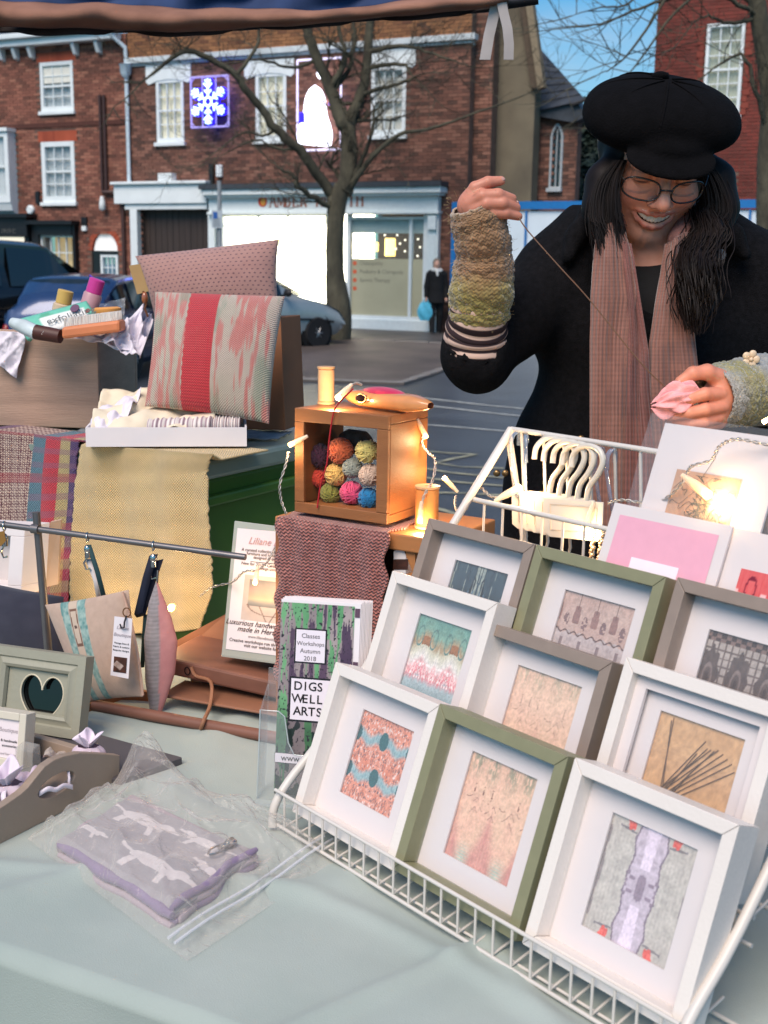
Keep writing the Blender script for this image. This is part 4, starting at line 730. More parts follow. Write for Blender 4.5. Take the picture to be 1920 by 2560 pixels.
# ================================================================ PASSER-BY
def walker():
    p0 = G(1088, 838); x, y, z = p0; k = 1.0
    t = thing('person', 'woman in dark coat and white scarf walking past the shop with a blue bag', 'person', p0)
    o = lambda a, b, c: (x+a*k, y+b*k, z+c*k)
    S = Solid((x-.45, y-.4, z-.02), (x+.45, y+.4, z+1.7), .0105)
    S.path([o(0, 0, 1.28), o(0, 0, 1.05), o(0, 0, .86)], [.13, .115, .13], .05).cap(o(-.13, 0, 1.30), o(.13, 0, 1.30), .06, .06, .05).cap(o(0, 0, 1.3), o(0, -.01, 1.46), .05, .045, .02).ell(o(0, -.02, 1.53), (.072, .09, .105), k=.02).ell(o(0, -.112, 1.515), (.016, .02, .02), k=.012)
    for s, fy in ((-1, -.10), (1, .12)):
        S.path([o(.085*s, 0, .84), o(.085*s, fy*.4, .46), o(.075*s, fy, .07)], [.085, .06, .042], .03).cap(o(.075*s, fy, .04), o(.075*s, fy-.15, .03), .04, .035, .02)
        S.path([o(.165*s, 0, 1.30), o(.215*s, .03*s, 1.05), o(.215*s, -.06, .83)], [.05, .04, .033], .02).ell(o(.217*s, -.075, .77), (.03, .035, .055), k=.015)
    skin = LA((206, 158, 136)); S.build('body', VC('walker skin', rough=.6), t, col=lambda v: np.tile(skin, (len(v), 1)))
    Cc = Solid((x-.45, y-.4, z+.3), (x+.45, y+.4, z+1.6), .0105); Cc.path([o(0, 0, 1.30), o(0, 0, 1.05), o(0, 0, .70)], [.155, .145, .19], .05).cap(o(-.14, 0, 1.32), o(.14, 0, 1.32), .08, .08, .06)
    for s in (-1, 1): Cc.path([o(.165*s, 0, 1.31), o(.215*s, .03*s, 1.05), o(.217*s, -.05, .84)], [.07, .06, .05], .02)
    Cc.halfspace(o(0, 0, .70), (0, 0, -1)); Cc.build('coat', M('black wool coat', (18, 18, 20), rough=.9, var=.2), t)
    T_ = Solid((x-.3, y-.4, z-.02), (x+.3, y+.4, z+1.0), .0105)
    for s, fy in ((-1, -.10), (1, .12)): T_.path([o(.085*s, 0, .86), o(.085*s, fy*.4, .46), o(.075*s, fy, .09)], [.10, .075, .06], .03)
    T_.build('trousers', M('black trousers', (20, 20, 22), rough=.9), t)
    F_ = Solid((x-.3, y-.45, z-.02), (x+.3, y+.4, z+.2), .008)
    for s, fy in ((-1, -.10), (1, .12)): F_.cap(o(.075*s, fy+.01, .05), o(.075*s, fy-.16, .04), .05, .042, .02)
    F_.halfspace((x, y, z+.004), (0, 0, -1)); F_.build('shoe', M('black shoe', (16, 16, 16), rough=.5), t)
    N_ = Solid((x-.2, y-.25, z+1.25), (x+.2, y+.2, z+1.55), .008); [N_.cap(o(.085*math.cos(a), -.02+.075*math.sin(a), 1.40+.02*math.sin(2*a)), o(.085*math.cos(a+.6), -.02+.075*math.sin(a+.6), 1.40), .04, .04, .02) for a in np.arange(0, 6.28, .6)]
    N_.cap(o(0, -.1, 1.39), o(.01, -.135, 1.30), .045, .03, .02); N_.build('scarf', M('white knit scarf', (222, 220, 214), rough=.95, var=.1), t)
    H_ = Solid((x-.2, y-.2, z+1.35), (x+.2, y+.25, z+1.75), .008); H_.ell(o(0, .012, 1.56), (.09, .098, .105), k=.02).ell(o(0, .04, 1.47), (.09, .07, .08), k=.03).ell(o(0, -.11, 1.51), (.066, .07, .09), k=.01, cut=True); H_.build('hair', M('ash grey hair', (120, 108, 96), rough=.8, var=.3, scale=30, stretch=(1, 1, .2)), t)
    b = thing('shopping_bag', 'light blue carrier bag held by the walking woman', 'bag', o(-.23, -.08, .40)); fx = lambda U, W: np.stack([x-.23+(.15+.03*np.sin(W*3))*np.cos(U*2*np.pi)*(.55+.45*np.sin(np.pi*np.clip(W*.8+.15, 0, 1))), y-.08+.07*np.sin(U*2*np.pi)*(.5+.5*np.sin(np.pi*np.clip(W*.85+.1, 0, 1)))+.012*np.sin(U*30+W*8), z+.32+.40*W], -1)
    grid('sack', 40, 12, fx, M('light blue bag plastic', (90, 186, 214), rough=.5, var=.14, scale=12), b); one('handle', M('light blue bag plastic'), b, 'tube', [(x-.29, y-.08, z+.71), (x-.24, y-.08, z+.80), (x-.2, y-.08, z+.80), (x-.17, y-.08, z+.71)], .012, 6)
walker()
# ================================================================ STALL AWNING
def tilt_sheet(Y): pass
aw = thing('awning', 'rolled navy and brown striped stall awning across the top', 'awning', (-.3, 2.5, 1.9))
def roll(y0f, y1f, dy, name, mat, bulge):
    xs = np.linspace(-120, 1270, 70)
    def pos(U, W):
        o = np.zeros(U.shape+(3,))
        for i in range(U.shape[0]):
            for j in range(U.shape[1]):
                x = -120+1390*U[i, j]; f = W[i, j]; y = y0f(x)+(y1f(x)-y0f(x))*f; d = 2.5+dy-bulge*math.sin(math.pi*f)+.012*math.sin(x*.021+f*3)+.008*math.sin(x*.05+1); o[i, j] = P(x, y, d)
        return o
    return grid(name, 80, 10, pos, mat, aw, thick=.006)
wob = lambda x: 3*math.sin(x*.017)+2*math.sin(x*.041+1)
top_b = lambda x: float(np.interp(x, [-200, 0, 400, 700, 850, 1000, 1200, 1300], [2, 8, 24, 33, 28, 14, -8, -25]))+wob(x); mid_b = lambda x: float(np.interp(x, [-200, 0, 300, 520, 800, 1000, 1240, 1300], [50, 58, 68, 72, 50, 34, 8, 0]))+wob(x+50)*.6
aw_b = M('terracotta awning canvas', (156, 112, 92), rough=.9, var=.28, scale=9, c2=(118, 82, 66), bump=.3, bscale=400); aw_n = M('navy awning canvas', (50, 72, 114), rough=.9, var=.3, scale=9, c2=(32, 48, 80)); aw_d = M('dark awning underside', (36, 30, 30), rough=.9)
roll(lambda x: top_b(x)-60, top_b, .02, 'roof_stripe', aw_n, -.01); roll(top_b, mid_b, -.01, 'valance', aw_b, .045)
roll(lambda x: mid_b(x)-4, lambda x: mid_b(x)+float(np.interp(x, [-200, 0, 400, 700, 1000, 1300], [26, 22, 12, 8, 12, 16])), .03, 'dark_underside', aw_d, .01)  # dark strip along the underside, just below the valance
one('rail', M('dark steel pole', (44, 44, 48), rough=.5, metal=.5), aw, 'tube', [P(-150, 68, 2.58), P(600, 62, 2.58), P(1215, 16, 2.56), P(1345, -4, 2.55)], .012, 10, smo=60)
bk = M('pale grey nylon webbing', (176, 168, 164), rough=.8, var=.15)
def strap(pts, wd, Y): 
    m = MB(); q = [P(x, y, Y) for x, y in pts]; vs = []
    for p in q: vs += [p-Vector((wd/2, 0, 0)), p+Vector((wd/2, 0, 0))]
    m.add(vs, [(2*i, 2*i+1, 2*i+3, 2*i+2) for i in range(len(q)-1)]); o = m.build('strap', bk, aw); s = o.modifiers.new('s', 'SOLIDIFY'); s.thickness = .004; return o
strap([(1246, -10), (1236, 30), (1222, 90), (1212, 150)], .021, 2.47); strap([(1252, -5), (1258, 30), (1268, 70), (1272, 110), (1271, 150)], .019, 2.46)
# ================================================================ STALL TABLES AND CLOTH
TZ = .75
TF = Z(0, 2365, TZ); TD = (Z(520, 2545, TZ)-TF).normalized(); TN = Vector((-TD.y, TD.x, 0))      # front edge of the stall and the way to its back
def tp(s, t, z=TZ): return Vector((TF.x, TF.y, 0))+TD*s+TN*t+Vector((0, 0, z))
R0, R1 = Z(1920, 2380, TZ), Z(1742, 2575, TZ); s_right = (R0-TF).dot(TD)+.02
tb_ = thing('trestle_table', 'trestle table carrying the craft stall under a pale sage cloth', 'table', tp(0, .4, 0)); wood_pl = M('table plywood', (150, 118, 86), rough=.7, var=.15, scale=4, stretch=(1, 8, 1))
one('table_top', wood_pl, tb_, 'box', tp(-1.0, .012, TZ-.03), TD*(s_right+.98), TN*.84, (0, 0, .027)); one('table_top', wood_pl, tb_, 'box', tp(-1.0, .853, TZ-.031), TD*1.03, TN*.75, (0, 0, .027))
for s, t in ((-.9, .1), (-.9, 1.5), (s_right-.2, .1), (s_right-.2, .78), (-.06, 1.5)): one('leg', M('steel trestle leg', (120, 120, 122), rough=.4, metal=.6), tb_, 'tube', [tp(s, t, TZ-.032), tp(s, t, 0)], .016, 8, smo=50)
cloth_m = M('sage green table cloth', (166, 175, 167), rough=.92, var=.12, scale=5, c2=(151, 163, 155), bump=.4, bscale=700, sheen=.15)
def clothpos(s0, s1, t0, t1, over, side):
    def pos(U, W):
        s = s0+(s1-s0)*U; Lt = over+(t1-t0); q = W*Lt-over; t = np.where(q > 0, t0+q, t0-.012*np.clip(-q/.010, 0, 1)); z = np.where(q > 0, TZ+.001, TZ-np.maximum(-q-.003, 0))
        fold = .5+.5*np.sin(s*16+2.2*np.sin(s*5))
        t = t-np.where(q < 0, (.004+.03*fold)*np.clip(-q/.30, 0, 1), 0)
        wr = .005*fbm((s*1., t*1.), 9, 3, 4)+.006*np.abs(np.sin(3.1*s-5*t+4*fbm((s*1., t*1.), 3, 9, 2)))**22+.006*np.abs(np.sin(5*s+3*t+4*fbm((s*1., t*1.), 2.5, 19, 2)))**24+.0075*np.exp(-((s-.36-.5*(t-.1))/.012)**2)*(t < .42)+.006*np.exp(-((s-.62+.9*(t-.0))/.018)**2)*(t < .3)+.005*np.exp(-((t-.155-.06*np.sin(s*7))/.014)**2)+.003*np.exp(-((s+.06-.35*t)/.015)**2)*(t<.25)
        z = z+np.where(q > 0, wr, 0)
        o = np.array([TF.x, TF.y, 0.])+np.array(TD)*s[..., None]+np.array(TN)*t[..., None]; o[..., 2] = z; return o
    return pos
tag(grid('tablecloth', 240, 330, clothpos(-1.02, s_right+.012, 0, .856, .45, 0), cloth_m, thick=.0012), 'pale sage green cloth smoothed over the front of the stall, draped down its edge', 'tablecloth')
def sidedrop(U, W):
    t = -.01+.87*U; h = W*.46; o = np.array([TF.x, TF.y, 0.])+np.array(TD)*(s_right+.016+.025*np.sin(t*22)*W)[..., None]+np.array(TN)*t[..., None]; o[..., 2] = TZ-.002-h; return o
tag(grid('tablecloth', 60, 12, sidedrop, cloth_m, thick=.0012), 'pale sage cloth panel hanging down the right end of the stall', 'tablecloth')
tag(grid('tablecloth', 60, 40, lambda U, W: np.array(tp(-1.02, .858, TZ+.0005))+np.array(TD)*(1.05*U)[..., None]+np.array(TN)*(.75*W)[..., None]+np.array([0, 0, 1.])*(.002*fbm((U, W), 8, 2))[..., None], cloth_m), 'sage cloth on the back table beneath the crates', 'tablecloth')
# ================================================================ LEFT BACK: CRATES, CUSHIONS, WOVEN CLOTHS
CZ = 1.085
c0 = Z(503, 1150, CZ); cB = Z(737, 1104, CZ); CB = (cB-c0); CB.z = 0; CB.normalize(); CU = Vector((CB.y, -CB.x, 0))      # crate: back direction, right direction
gc = thing('storage_crate', 'green plastic storage crate with a cloudy grey lid behind the yellow cloth', 'crate', (c0.x, c0.y, TZ+.004)); green_m = M('dark green plastic', (74, 112, 38), rough=.45, var=.14, scale=4)
def crate(t, c, wdt, dep, h, m, mlid, lidh=.034):
    b = MB(); tp_ = .012; z0, z1 = TZ+.006, CZ-lidh-.002; A = lambda a, bk, z: Vector((c.x, c.y, 0))-CU*a+CB*bk+Vector((0, 0, z))
    b.hexa([A(tp_*2, tp_*2, z0), A(wdt-tp_*2, tp_*2, z0), A(wdt-tp_*2, dep-tp_*2, z0), A(tp_*2, dep-tp_*2, z0), A(.012, .012, z1), A(wdt-.012, .012, z1), A(wdt-.012, dep-.012, z1), A(.012, dep-.012, z1)]); b.build('tub', m, t, bev=.008)
    r = MB(); r.box(A(wdt+.002, -.004, z1-.045), CU*(wdt+.006), CB*(dep+.008), (0, 0, .018)); r.build('rim', m, t, bev=.004)
    l = MB(); l.box(A(wdt+.004, -.008, z1+.001), CU*(wdt+.012), CB*(dep+.016), (0, 0, lidh)); l.build('lid', mlid, t, bev=.008)
lid_m = M('cloudy lid plastic', (128, 142, 132), rough=.35, var=.12, scale=6, trans=.0, alpha=1)
crate(gc, c0, .46, .42, .3, green_m, lid_m)
dk = thing('storage_crate', 'dark storage crate mostly hidden under the plaid cloth and wooden box', 'crate', (c0.x-.6, c0.y+.25, TZ+.004)); c1 = Vector((c0.x, c0.y, 0))-CU*.475+CB*.03; crate(dk, c1, .46, .40, .3, M('charcoal plastic', (30, 30, 32), rough=.5, var=.1), M('charcoal lid', (44, 44, 46), rough=.5, var=.1))
CFN = -CB       # front normal of the crates
def onf(x, y, off): return PL(x, y, Vector((c0.x, c0.y, 0))+CFN*off, CFN)
# yellow woven cloth over the green crate
def ycol(U, W): 
    n = fbm((U*1., W*1.), 7, 4, 3); s = .5+.5*np.sin(W*420)*np.sin(U*300); b = lerp3((214, 182, 126), (240, 214, 160), .35*n+.65*s*.5+.2); return b*(1+.06*np.sin(W*60+3*n))[..., None]
def wavy(U, W, pts_l, pts_r, ys):    # left and right outlines over height
    pass
def hang(name, left, right, off, colf, mat, parent, nu, nv, topback, size, wave=.006, thick=.003):
    """cloth hanging on the crate front: outlines are photo points from top to bottom; a flap of it lies on the lid"""
    lq = [onf(x, y, off) for x, y in left]; rq = [onf(x, y, off) for x, y in right]; n = len(lq)
    def pos(U, W):
        w = 1-W; o = np.zeros(U.shape+(3,)); tb = topback/(topback+.5)
        la, ra = np.array([list(p) for p in lq]), np.array([list(p) for p in rq]); f = np.clip((w-tb)/(1-tb), 0, 1)*(n-1); i = np.minimum(f.astype(int), n-2); g = (f-i)[..., None]
        lp = la[i]*(1-g)+la[i+1]*g; rp_ = ra[i]*(1-g)+ra[i+1]*g; o = lp+(rp_-lp)*U[..., None]
        back = np.clip((tb-w)/tb, 0, 1)*topback; o += np.array(CB)*(back*1.0)[..., None]; top = back > 0; r = np.clip(back/.02, 0, 1); o[..., 2] += np.where(top, np.minimum(CZ+.006-o[..., 2], .03)*r, 0)
        o += np.array(CFN)*(wave*(np.sin(U*9+1.5*np.sin(W*4))+.5*np.sin(U*23+W*6))*np.clip(1-back*20, 0, 1))[..., None]; 
        o[..., 0] += (.0005*np.sin(W*190)+.004*(vn((W*60, W*0+U*9), 1, 3)-.5))*((U < .02)*1.+(U > .98)*1.); return o
    return grid(name, nu, nv, pos, mat, parent, colf, size=size, thick=thick)
yw = hang('woven_cloth', [(199, 1112), (192, 1200), (188, 1300), (184, 1400), (182, 1500), (184, 1600)], [(536, 1133), (518, 1180), (516, 1300), (522, 1400), (524, 1490), (498, 1572)], .016, ycol, VC('yellow weave', rough=.9, bump=.9, kind='weave', su=260, sv=230, dark=.35, sheen=.2), None, 110, 170, .14, (.25, .42))
tag(yw, 'soft yellow handwoven cloth hanging over the green crate', 'cloth')
def pcol(U, W):
    x = U; y = W; o = np.zeros(U.shape+(3,)); cols = [(0, .10, (96, 62, 92)), (.10, .56, None), (.56, .70, (72, 108, 122)), (.70, .84, (178, 46, 60)), (.84, .94, (168, 150, 104)), (.94, 1.01, (74, 52, 96))]
    for a, b, c in cols:
        k = (x >= a) & (x < b)
        if c is None:
            hx, hy = (x*46) % 1, (y*62+.5*np.floor((x*46) % 2)) % 1; h = ((hx < .5) & (hy < .75)) | ((hx >= .5) & (hy < .25)); cc = np.where(h[..., None], LA((214, 186, 168)), LA((96, 40, 52)))
        else: cc = LA(c)*1.25*(.75+.5*(np.sin(y*330)*np.sin(x*260) > 0))[..., None]
        o = np.where(k[..., None], cc, o)
    st = (np.sin(y*70) > .35)[..., None]; o = np.where(st & (x > .56)[..., None], o*.55+LA((136, 92, 120))*.45, o); st2 = (np.sin(y*23+1) > .8)[..., None]; o = np.where(st2, o*.5+LA((176, 60, 70))*.5, o); low = np.clip((.30-y)/.1, 0, 1)[..., None]*(x > .56)[..., None]; bands = (np.sin(y*95) > 0)[..., None]
    return o*(1-low*.5)+low*.5*np.where(bands, LA((214, 60, 54)), LA((210, 170, 110)))
pq = hang('woven_cloth', [(-60, 1070), (-62, 1200), (-64, 1350), (-66, 1560)], [(199, 1098), (188, 1200), (176, 1330), (166, 1560)], .012, pcol, VC('plaid weave', rough=.9, bump=.9, kind='weave', su=210, sv=210, dark=.2, sheen=.2), None, 150, 200, .10, (.22, .36), .003)
tag(pq, 'purple houndstooth and striped plaid cloth hanging left of the yellow one', 'cloth')
# wooden planter box with toiletries
bm_ = M('weathered brown wood', (190, 156, 134), rough=.8, var=.3, scale=3.2, c2=(156, 128, 110), stretch=(.6, 2, 9), bump=.15, bscale=60)
BZ = CZ+.004; bfr = Z(250, 1072, BZ); BX = Vector((math.cos(-.10), math.sin(-.10), 0)); BY = Vector((-BX.y, BX.x, 0)); bh = PL(249, 848, bfr, -BY).z-BZ
wb_ = thing('wooden_box', 'weathered brown wooden box filled with tissue and toiletries on the left', 'box', bfr); BW, BD = .36, .24
def bq(a, b, z): return Vector((bfr.x, bfr.y, 0))-BX*a+BY*b+Vector((0, 0, z))
one('front_board', bm_, wb_, 'box', bq(BW, 0, BZ), BX*BW, BY*.012, (0, 0, bh), bev=.002); one('back_board', bm_, wb_, 'box', bq(BW, BD-.012, BZ), BX*BW, BY*.012, (0, 0, bh), bev=.002)
one('end_board', bm_, wb_, 'box', bq(.0125, .0125, BZ), BX*.012, BY*(BD-.025), (0, 0, bh-.004), bev=.002); one('end_board', bm_, wb_, 'box', bq(BW-.0005, .0125, BZ), BX*.012, BY*(BD-.025), (0, 0, bh-.004)); one('base_board', bm_, wb_, 'box', bq(BW-.0125, .0125, BZ+.002), BX*(BW-.0255), BY*(BD-.025), (0, 0, .01))
tis_m = M('thin white tissue', (222, 214, 222), rough=.9, var=.06, scale=30)
def crumple(name, label, cat, corners, amp, seed, mat, nu=46, nv=46, parent=None, thick=.0006, sag=0):
    c = [np.array(q) for q in corners]; nrm = np.cross(c[1]-c[0], c[3]-c[0]); nrm = nrm/np.linalg.norm(nrm)
    def pos(U, W):
        p = (c[0]*((1-U)*(1-W))[..., None]+c[1]*(U*(1-W))[..., None]+c[2]*(U*W)[..., None]+c[3]*((1-U)*W)[..., None]); n = np.abs(fbm((U, W), 3.0, seed, 3)-.5)*2+.6*np.abs(np.sin(U*7+W*5*((seed % 3)-1)+seed))
        return p+nrm*(amp*(n-.6))[..., None]+np.array([0, 0, -1.])*(sag*(4*U*(1-U))*1.)[..., None]
    o = grid(name, nu, nv, pos, mat, parent, thick=thick); 
    return tag(o, label, cat) if label else o
crumple('tissue_paper', 'white tissue hanging over the left front of the wooden box', 'tissue paper', [bq(.200, -.010, BZ+bh+.012), bq(.128, -.010, BZ+bh+.010), bq(.152, -.016, BZ+bh-.075), bq(.196, -.018, BZ+bh-.040)], .010, 2, tis_m)
crumple('tissue_paper', 'white tissue spilling over the right end of the wooden box', 'tissue paper', [P(255, 850, 2.10), P(350, 768, 2.20), P(385, 800, 2.22), P(348, 900, 2.10)], .030, 5, tis_m); crumple('tissue_paper', 'white tissue lining the wooden box behind the orange brush', 'tissue paper', [P(170, 838, 2.15), P(300, 835, 2.13), P(345, 850, 2.15), P(325, 878, 2.10)], .016, 9, tis_m)
# exfoliating pack
pk = thing('soap_pack', 'mint green soap pack printed exfoliating leaning in the wooden box', 'soap pack', P(120, 830, 2.18)); a, b, c = P(36, 800, 2.20), P(216, 752, 2.20), P(250, 802, 2.16); d = a+(c-b); e = P(60, 838, 2.15)
grid('wrapper', 30, 16, lambda U, W: np.array(d)+np.array(c-d)*U[..., None]+np.array(a-d)*W[..., None]+np.array([0, -1., .2])*(.014*(np.sin(np.pi*U)**.5)*(np.sin(np.pi*W)**.5))[..., None], VC('mint print', rough=.4), pk, lambda U, W: np.where(((U > .33) & (U < .92) & (W < .72))[..., None], LA((226, 226, 222)), np.where((np.hypot(U-.42, (W-.70)*.4) < .09)[..., None], LA((96, 170, 136)), LA((112, 190, 164))*(.9+.2*fbm((U, W), 9, 3))[..., None])), thick=.012)
uu = (c-d).normalized(); vv = (a-d).normalized(); nn = uu.cross(vv); text('lettering', 'exfoliating', .022, d+uu*(c-d).length*.36+vv*.010-nn*0+nn*.016, uu, vv, M('soft grey print', (96, 100, 98), rough=.6, var=0), pk, shear=.1)
for f_, r_, cm in ((.80, .0085, (98, 66, 92)), (.93, .0045, (130, 70, 60))): q = MB(); o_ = d+(c-d)*f_+(a-d)*(.55 if f_ < .9 else .3)+nn*.0145; q.lathe(o_, [(r_, 0), (r_, .002)], axis=nn, n=16); q.build('printed_dot', M('dot %d' % cm[0], cm, rough=.5, var=0), pk)
# brush
bs = thing('nail_brush', 'orange-backed nail brush with white bristles on the edge of the wooden box', 'brush', P(230, 845, 2.10)); a, b = P(154, 848, 2.085), P(300, 830, 2.085); ub = (b-a).normalized()
one('handle', M('salmon orange wood', (212, 128, 84), rough=.55, var=.08, scale=20), bs, 'box', a, b-a, (0, .05, 0), (0, 0, .020), bev=.005)
q = MB(); nb_ = 26
for i in range(nb_):
    for j in range(4): p_ = a+(b-a)*((i+1.2)/(nb_+2))+Vector((0, .007+.012*j, .0205)); q.tube([p_, p_+Vector((random.uniform(-.002, .002), random.uniform(-.002, .002), .015))], .0017, 5)
q.build('bristles', M('white bristle', (226, 220, 212), rough=.6, var=.05), bs, kind='stuff')
# bottles and tubes
def bottle(label, base, top, prof, mats, cat='bottle', name='bottle'):
    base, top = Vector(base), Vector(top); ax = (top-base); h = ax.length; t = thing(name, label, cat, base); 
    for nm, m_, pr in zip(('body', 'cap', 'band'), mats, prof): one(nm, m_, t, 'lathe', base, [(r, z*h) for r, z in pr], ax, 20, smo=45)
    return t
bottle('magenta-capped pump bottle standing tilted in the wooden box', P(213, 800, 2.24), P(244, 698, 2.24), [[(.013, 0), (.017, .02), (.017, .62), (.015, .66)], [(.0145, .665), (.0145, .98), (.012, 1.0)]], [M('frosted mauve bottle', (186, 142, 148), rough=.4, var=.05), M('magenta cap', (196, 58, 140), rough=.35, var=.04)])
one_t = thing('pen', 'violet stick poking above the magenta cap', 'stick', P(240, 700, 2.25)); one('shaft', M('violet plastic', (82, 60, 170), rough=.4), one_t, 'tube', [P(244, 705, 2.245), P(224, 688, 2.25)], .002, 6)
bottle('yellow-capped bottle standing in the wooden box', P(150, 800, 2.26), P(165, 726, 2.26), [[(.015, 0), (.018, .05), (.018, .5), (.0145, .55)], [(.0145, .56), (.0145, .98), (.013, 1.0)]], [M('milky bottle', (206, 182, 150), rough=.4, var=.05), M('mustard cap', (206, 170, 92), rough=.4, var=.05)])
bottle('orange rounded sponge bar beside the mint pack', P(270, 812, 2.20), P(266, 768, 2.20), [[(.024, 0), (.027, .1), (.027, .55), (.024, .6)], [(.024, .61), (.026, .7), (.026, .92), (.020, 1.0)]], [M('olive yellow soap', (176, 150, 84), rough=.6, var=.15), M('orange sponge', (224, 156, 82), rough=.8, var=.12)], 'sponge', 'sponge')
tbn = thing('lotion_tube', 'clear tube with brown lettered cap lying on the front edge of the box', 'tube', P(60, 838, 2.12)); one('sleeve', M('pearly clear tube', (196, 206, 206), rough=.2, var=.2, scale=30), tbn, 'tube', [P(30, 806, 2.13), P(58, 816, 2.12), P(92, 832, 2.11)], [.009, .013, .013], 12, smo=50); one('cap', M('chocolate cap', (74, 40, 32), rough=.5), tbn, 'tube', [P(90, 830, 2.11), P(152, 841, 2.10)], [.0135, .0125], 14, smo=50)
for i in range(5): x = 104+i*8; one('lettering', M('white script print', (226, 220, 214), rough=.6, var=0), tbn, 'tube', [P(x, 836+i, 2.094), P(x+5, 828+i, 2.094), P(x+4, 836+i, 2.094), P(x+9, 832+i, 2.094)], .0007, 4)
cb = thing('cellophane_bag', 'clear cellophane bag corner standing behind the toiletries', 'bag', P(290, 830, 2.25)); crumple('sheet', None, None, [P(235, 800, 2.27), P(312, 800, 2.27), P(314, 744, 2.28), P(240, 762, 2.28)], .01, 4, film('cellophane', (215, 220, 226), .30, .1, .5), 16, 12, cb, thick=0); pd = thing('bottle_stopper', 'navy blue stopper beside the tissue in the wooden box', 'stopper', P(309, 812, 2.2)); one('ball', M('navy plastic', (34, 30, 96), rough=.3), pd, 'ball', P(309, 808, 2.2), .0055, 12, 8, smo=80)
# kraft board behind cushions
kb = thing('kraft_box', 'brown kraft carton standing behind the coral cushion', 'box', P(650, 1075, 2.30)); a, b, c = P(560, 1072, 2.27), P(713, 1076, 2.20), P(701, 792, 2.24); d_ = Vector((.03, .10, 0)); km = M('brown kraft card', (138, 92, 62), rough=.85, var=.1, scale=10)
one('carton', km, kb, 'slab', [a, b, c, a+(c-b)], d_, bev=.002); one('flap', M('darker kraft card', (116, 76, 52), rough=.85), kb, 'slab', [c+Vector((0, -.004, 0)), a+(c-b)+Vector((0, -.004, 0)), a+(c-b)+Vector((0, .004, .03)), c+Vector((-.002, .004, .03))], (0, .002, 0))
def pillow(label, TLc, TRc, BRc, BLc, thick, colf, mat, size, nu=150, nv=150, name='cushion', cat='cushion', pinch=.05, p=.42):
    c = [np.array(q) for q in (BLc, BRc, TRc, TLc)]; nrm = np.cross(c[1]-c[0], c[3]-c[0]); nrm = nrm/np.linalg.norm(nrm); t = thing(name, label, cat, (c[0]+c[1])/2); ctr = sum(c)/4
    def side(sg):
        def pos(U, W):
            uu = U+pinch*(4*W*(1-W))*(.5-U)*.9; ww = W+pinch*(4*U*(1-U))*(.5-W)*.9
            q = c[0]*((1-uu)*(1-ww))[..., None]+c[1]*(uu*(1-ww))[..., None]+c[2]*(uu*ww)[..., None]+c[3]*((1-uu)*ww)[..., None]; b = (np.sin(np.pi*U)*np.sin(np.pi*W)).clip(0)**p; w = 1+.10*(fbm((U, W), 3.2, 2 if sg > 0 else 5)-.5)
            return q+nrm*(sg*thick*b*w)[..., None]
        return pos
    grid('front_cover', nu, nv, side(1), mat, t, colf, size=size); grid('back_cover', nu//3, nv//3, side(-1), mat, t, colf, size=size); return t
def coral(U, W):
    x = U; o = lerp3((228, 206, 190), (204, 196, 172), fbm((U*1., W*1.), 5, 3)); streak = fbm((U*1., W*.10), 40, 7, 3); patch = fbm((U, W*.6), 6.0, 11, 3); cor = np.clip((streak*1.2+.45*patch-.80)*6, 0, 1)
    o = o+(LA((232, 96, 90))-o)*(cor*.8)[..., None]; mint = np.clip((fbm((U*1.2, W*.35), 9, 21)-.60)*8, 0, 1); o = o+(LA((150, 172, 142))-o)*(mint*.7)[..., None]
    th = (np.sin(W*400)*np.sin(U*330) > .1)[..., None]; o = np.where(th, o, o*.7+LA((232, 208, 192))*.3)
    k = ((x > .30+.015*np.sin(W*90)*.2) & (x < .535))[..., None]; red = LA((228, 54, 66))*(.82+.3*(np.sin(W*300) > 0))[..., None]; red = np.where(((np.sin(W*300) > .6) & (np.sin(U*420) > .5))[..., None], LA((220, 110, 96)), red); return np.where(k, red, o)
pillow('coral and mint handwoven cushion with a broad red stripe', P(388, 730, 2.16), P(712, 741, 2.14), P(673, 1060, 2.03), P(362, 1016, 2.05), .055, coral, VC('coral weave', rough=.9, bump=1., kind='weave', su=240, sv=260, dark=.30, sheen=.2), (.22, .22), 190, 190)
def dots(U, W):
    o = lerp3((186, 142, 130), (174, 130, 122), fbm((U, W), 5, 8)); gx, gy = U*26, W*19; ry = np.floor(gy); fx, fy = (gx+.5*(ry % 2)) % 1-.5, gy % 1-.5; on = (np.hypot(fx*1.0, fy*1.35) < .20); return np.where(on[..., None], LA((96, 70, 78)), o)
pillow('dusty pink cushion dotted with small stitches behind the coral one', P(338, 640, 2.30), P(697, 598, 2.28), P(700, 800, 2.24), P(392, 820, 2.26), .05, dots, VC('dotted pink weave', rough=.95, bump=.5, kind='weave', su=420, sv=420, dark=.1, sheen=.3), (.26, .18), 190, 150)
lb = thing('luggage_label', 'buff paper label tied to the dusty pink cushion', 'label', P(345, 740, 2.22)); a, b, c, d = P(322, 664, 2.20), P(350, 660, 2.20), P(372, 728, 2.20), P(343, 736, 2.20)
one('paper', M('buff label paper', (176, 142, 94), rough=.8, var=.08), lb, 'slab', [a, b, c, d], (0, .0012, 0)); one('cord', M('brown cord', (110, 70, 44), rough=.9), lb, 'tube', [P(358, 728, 2.195), P(366, 760, 2.19), P(362, 772, 2.19), P(370, 792, 2.19)], .0022, 6); one('bead', M('amber glass bead', (150, 84, 46), rough=.1, spec=.8, coat=.5), lb, 'ball', P(362, 745, 2.19), (.006, .006, .011), 12, 8, smo=80)
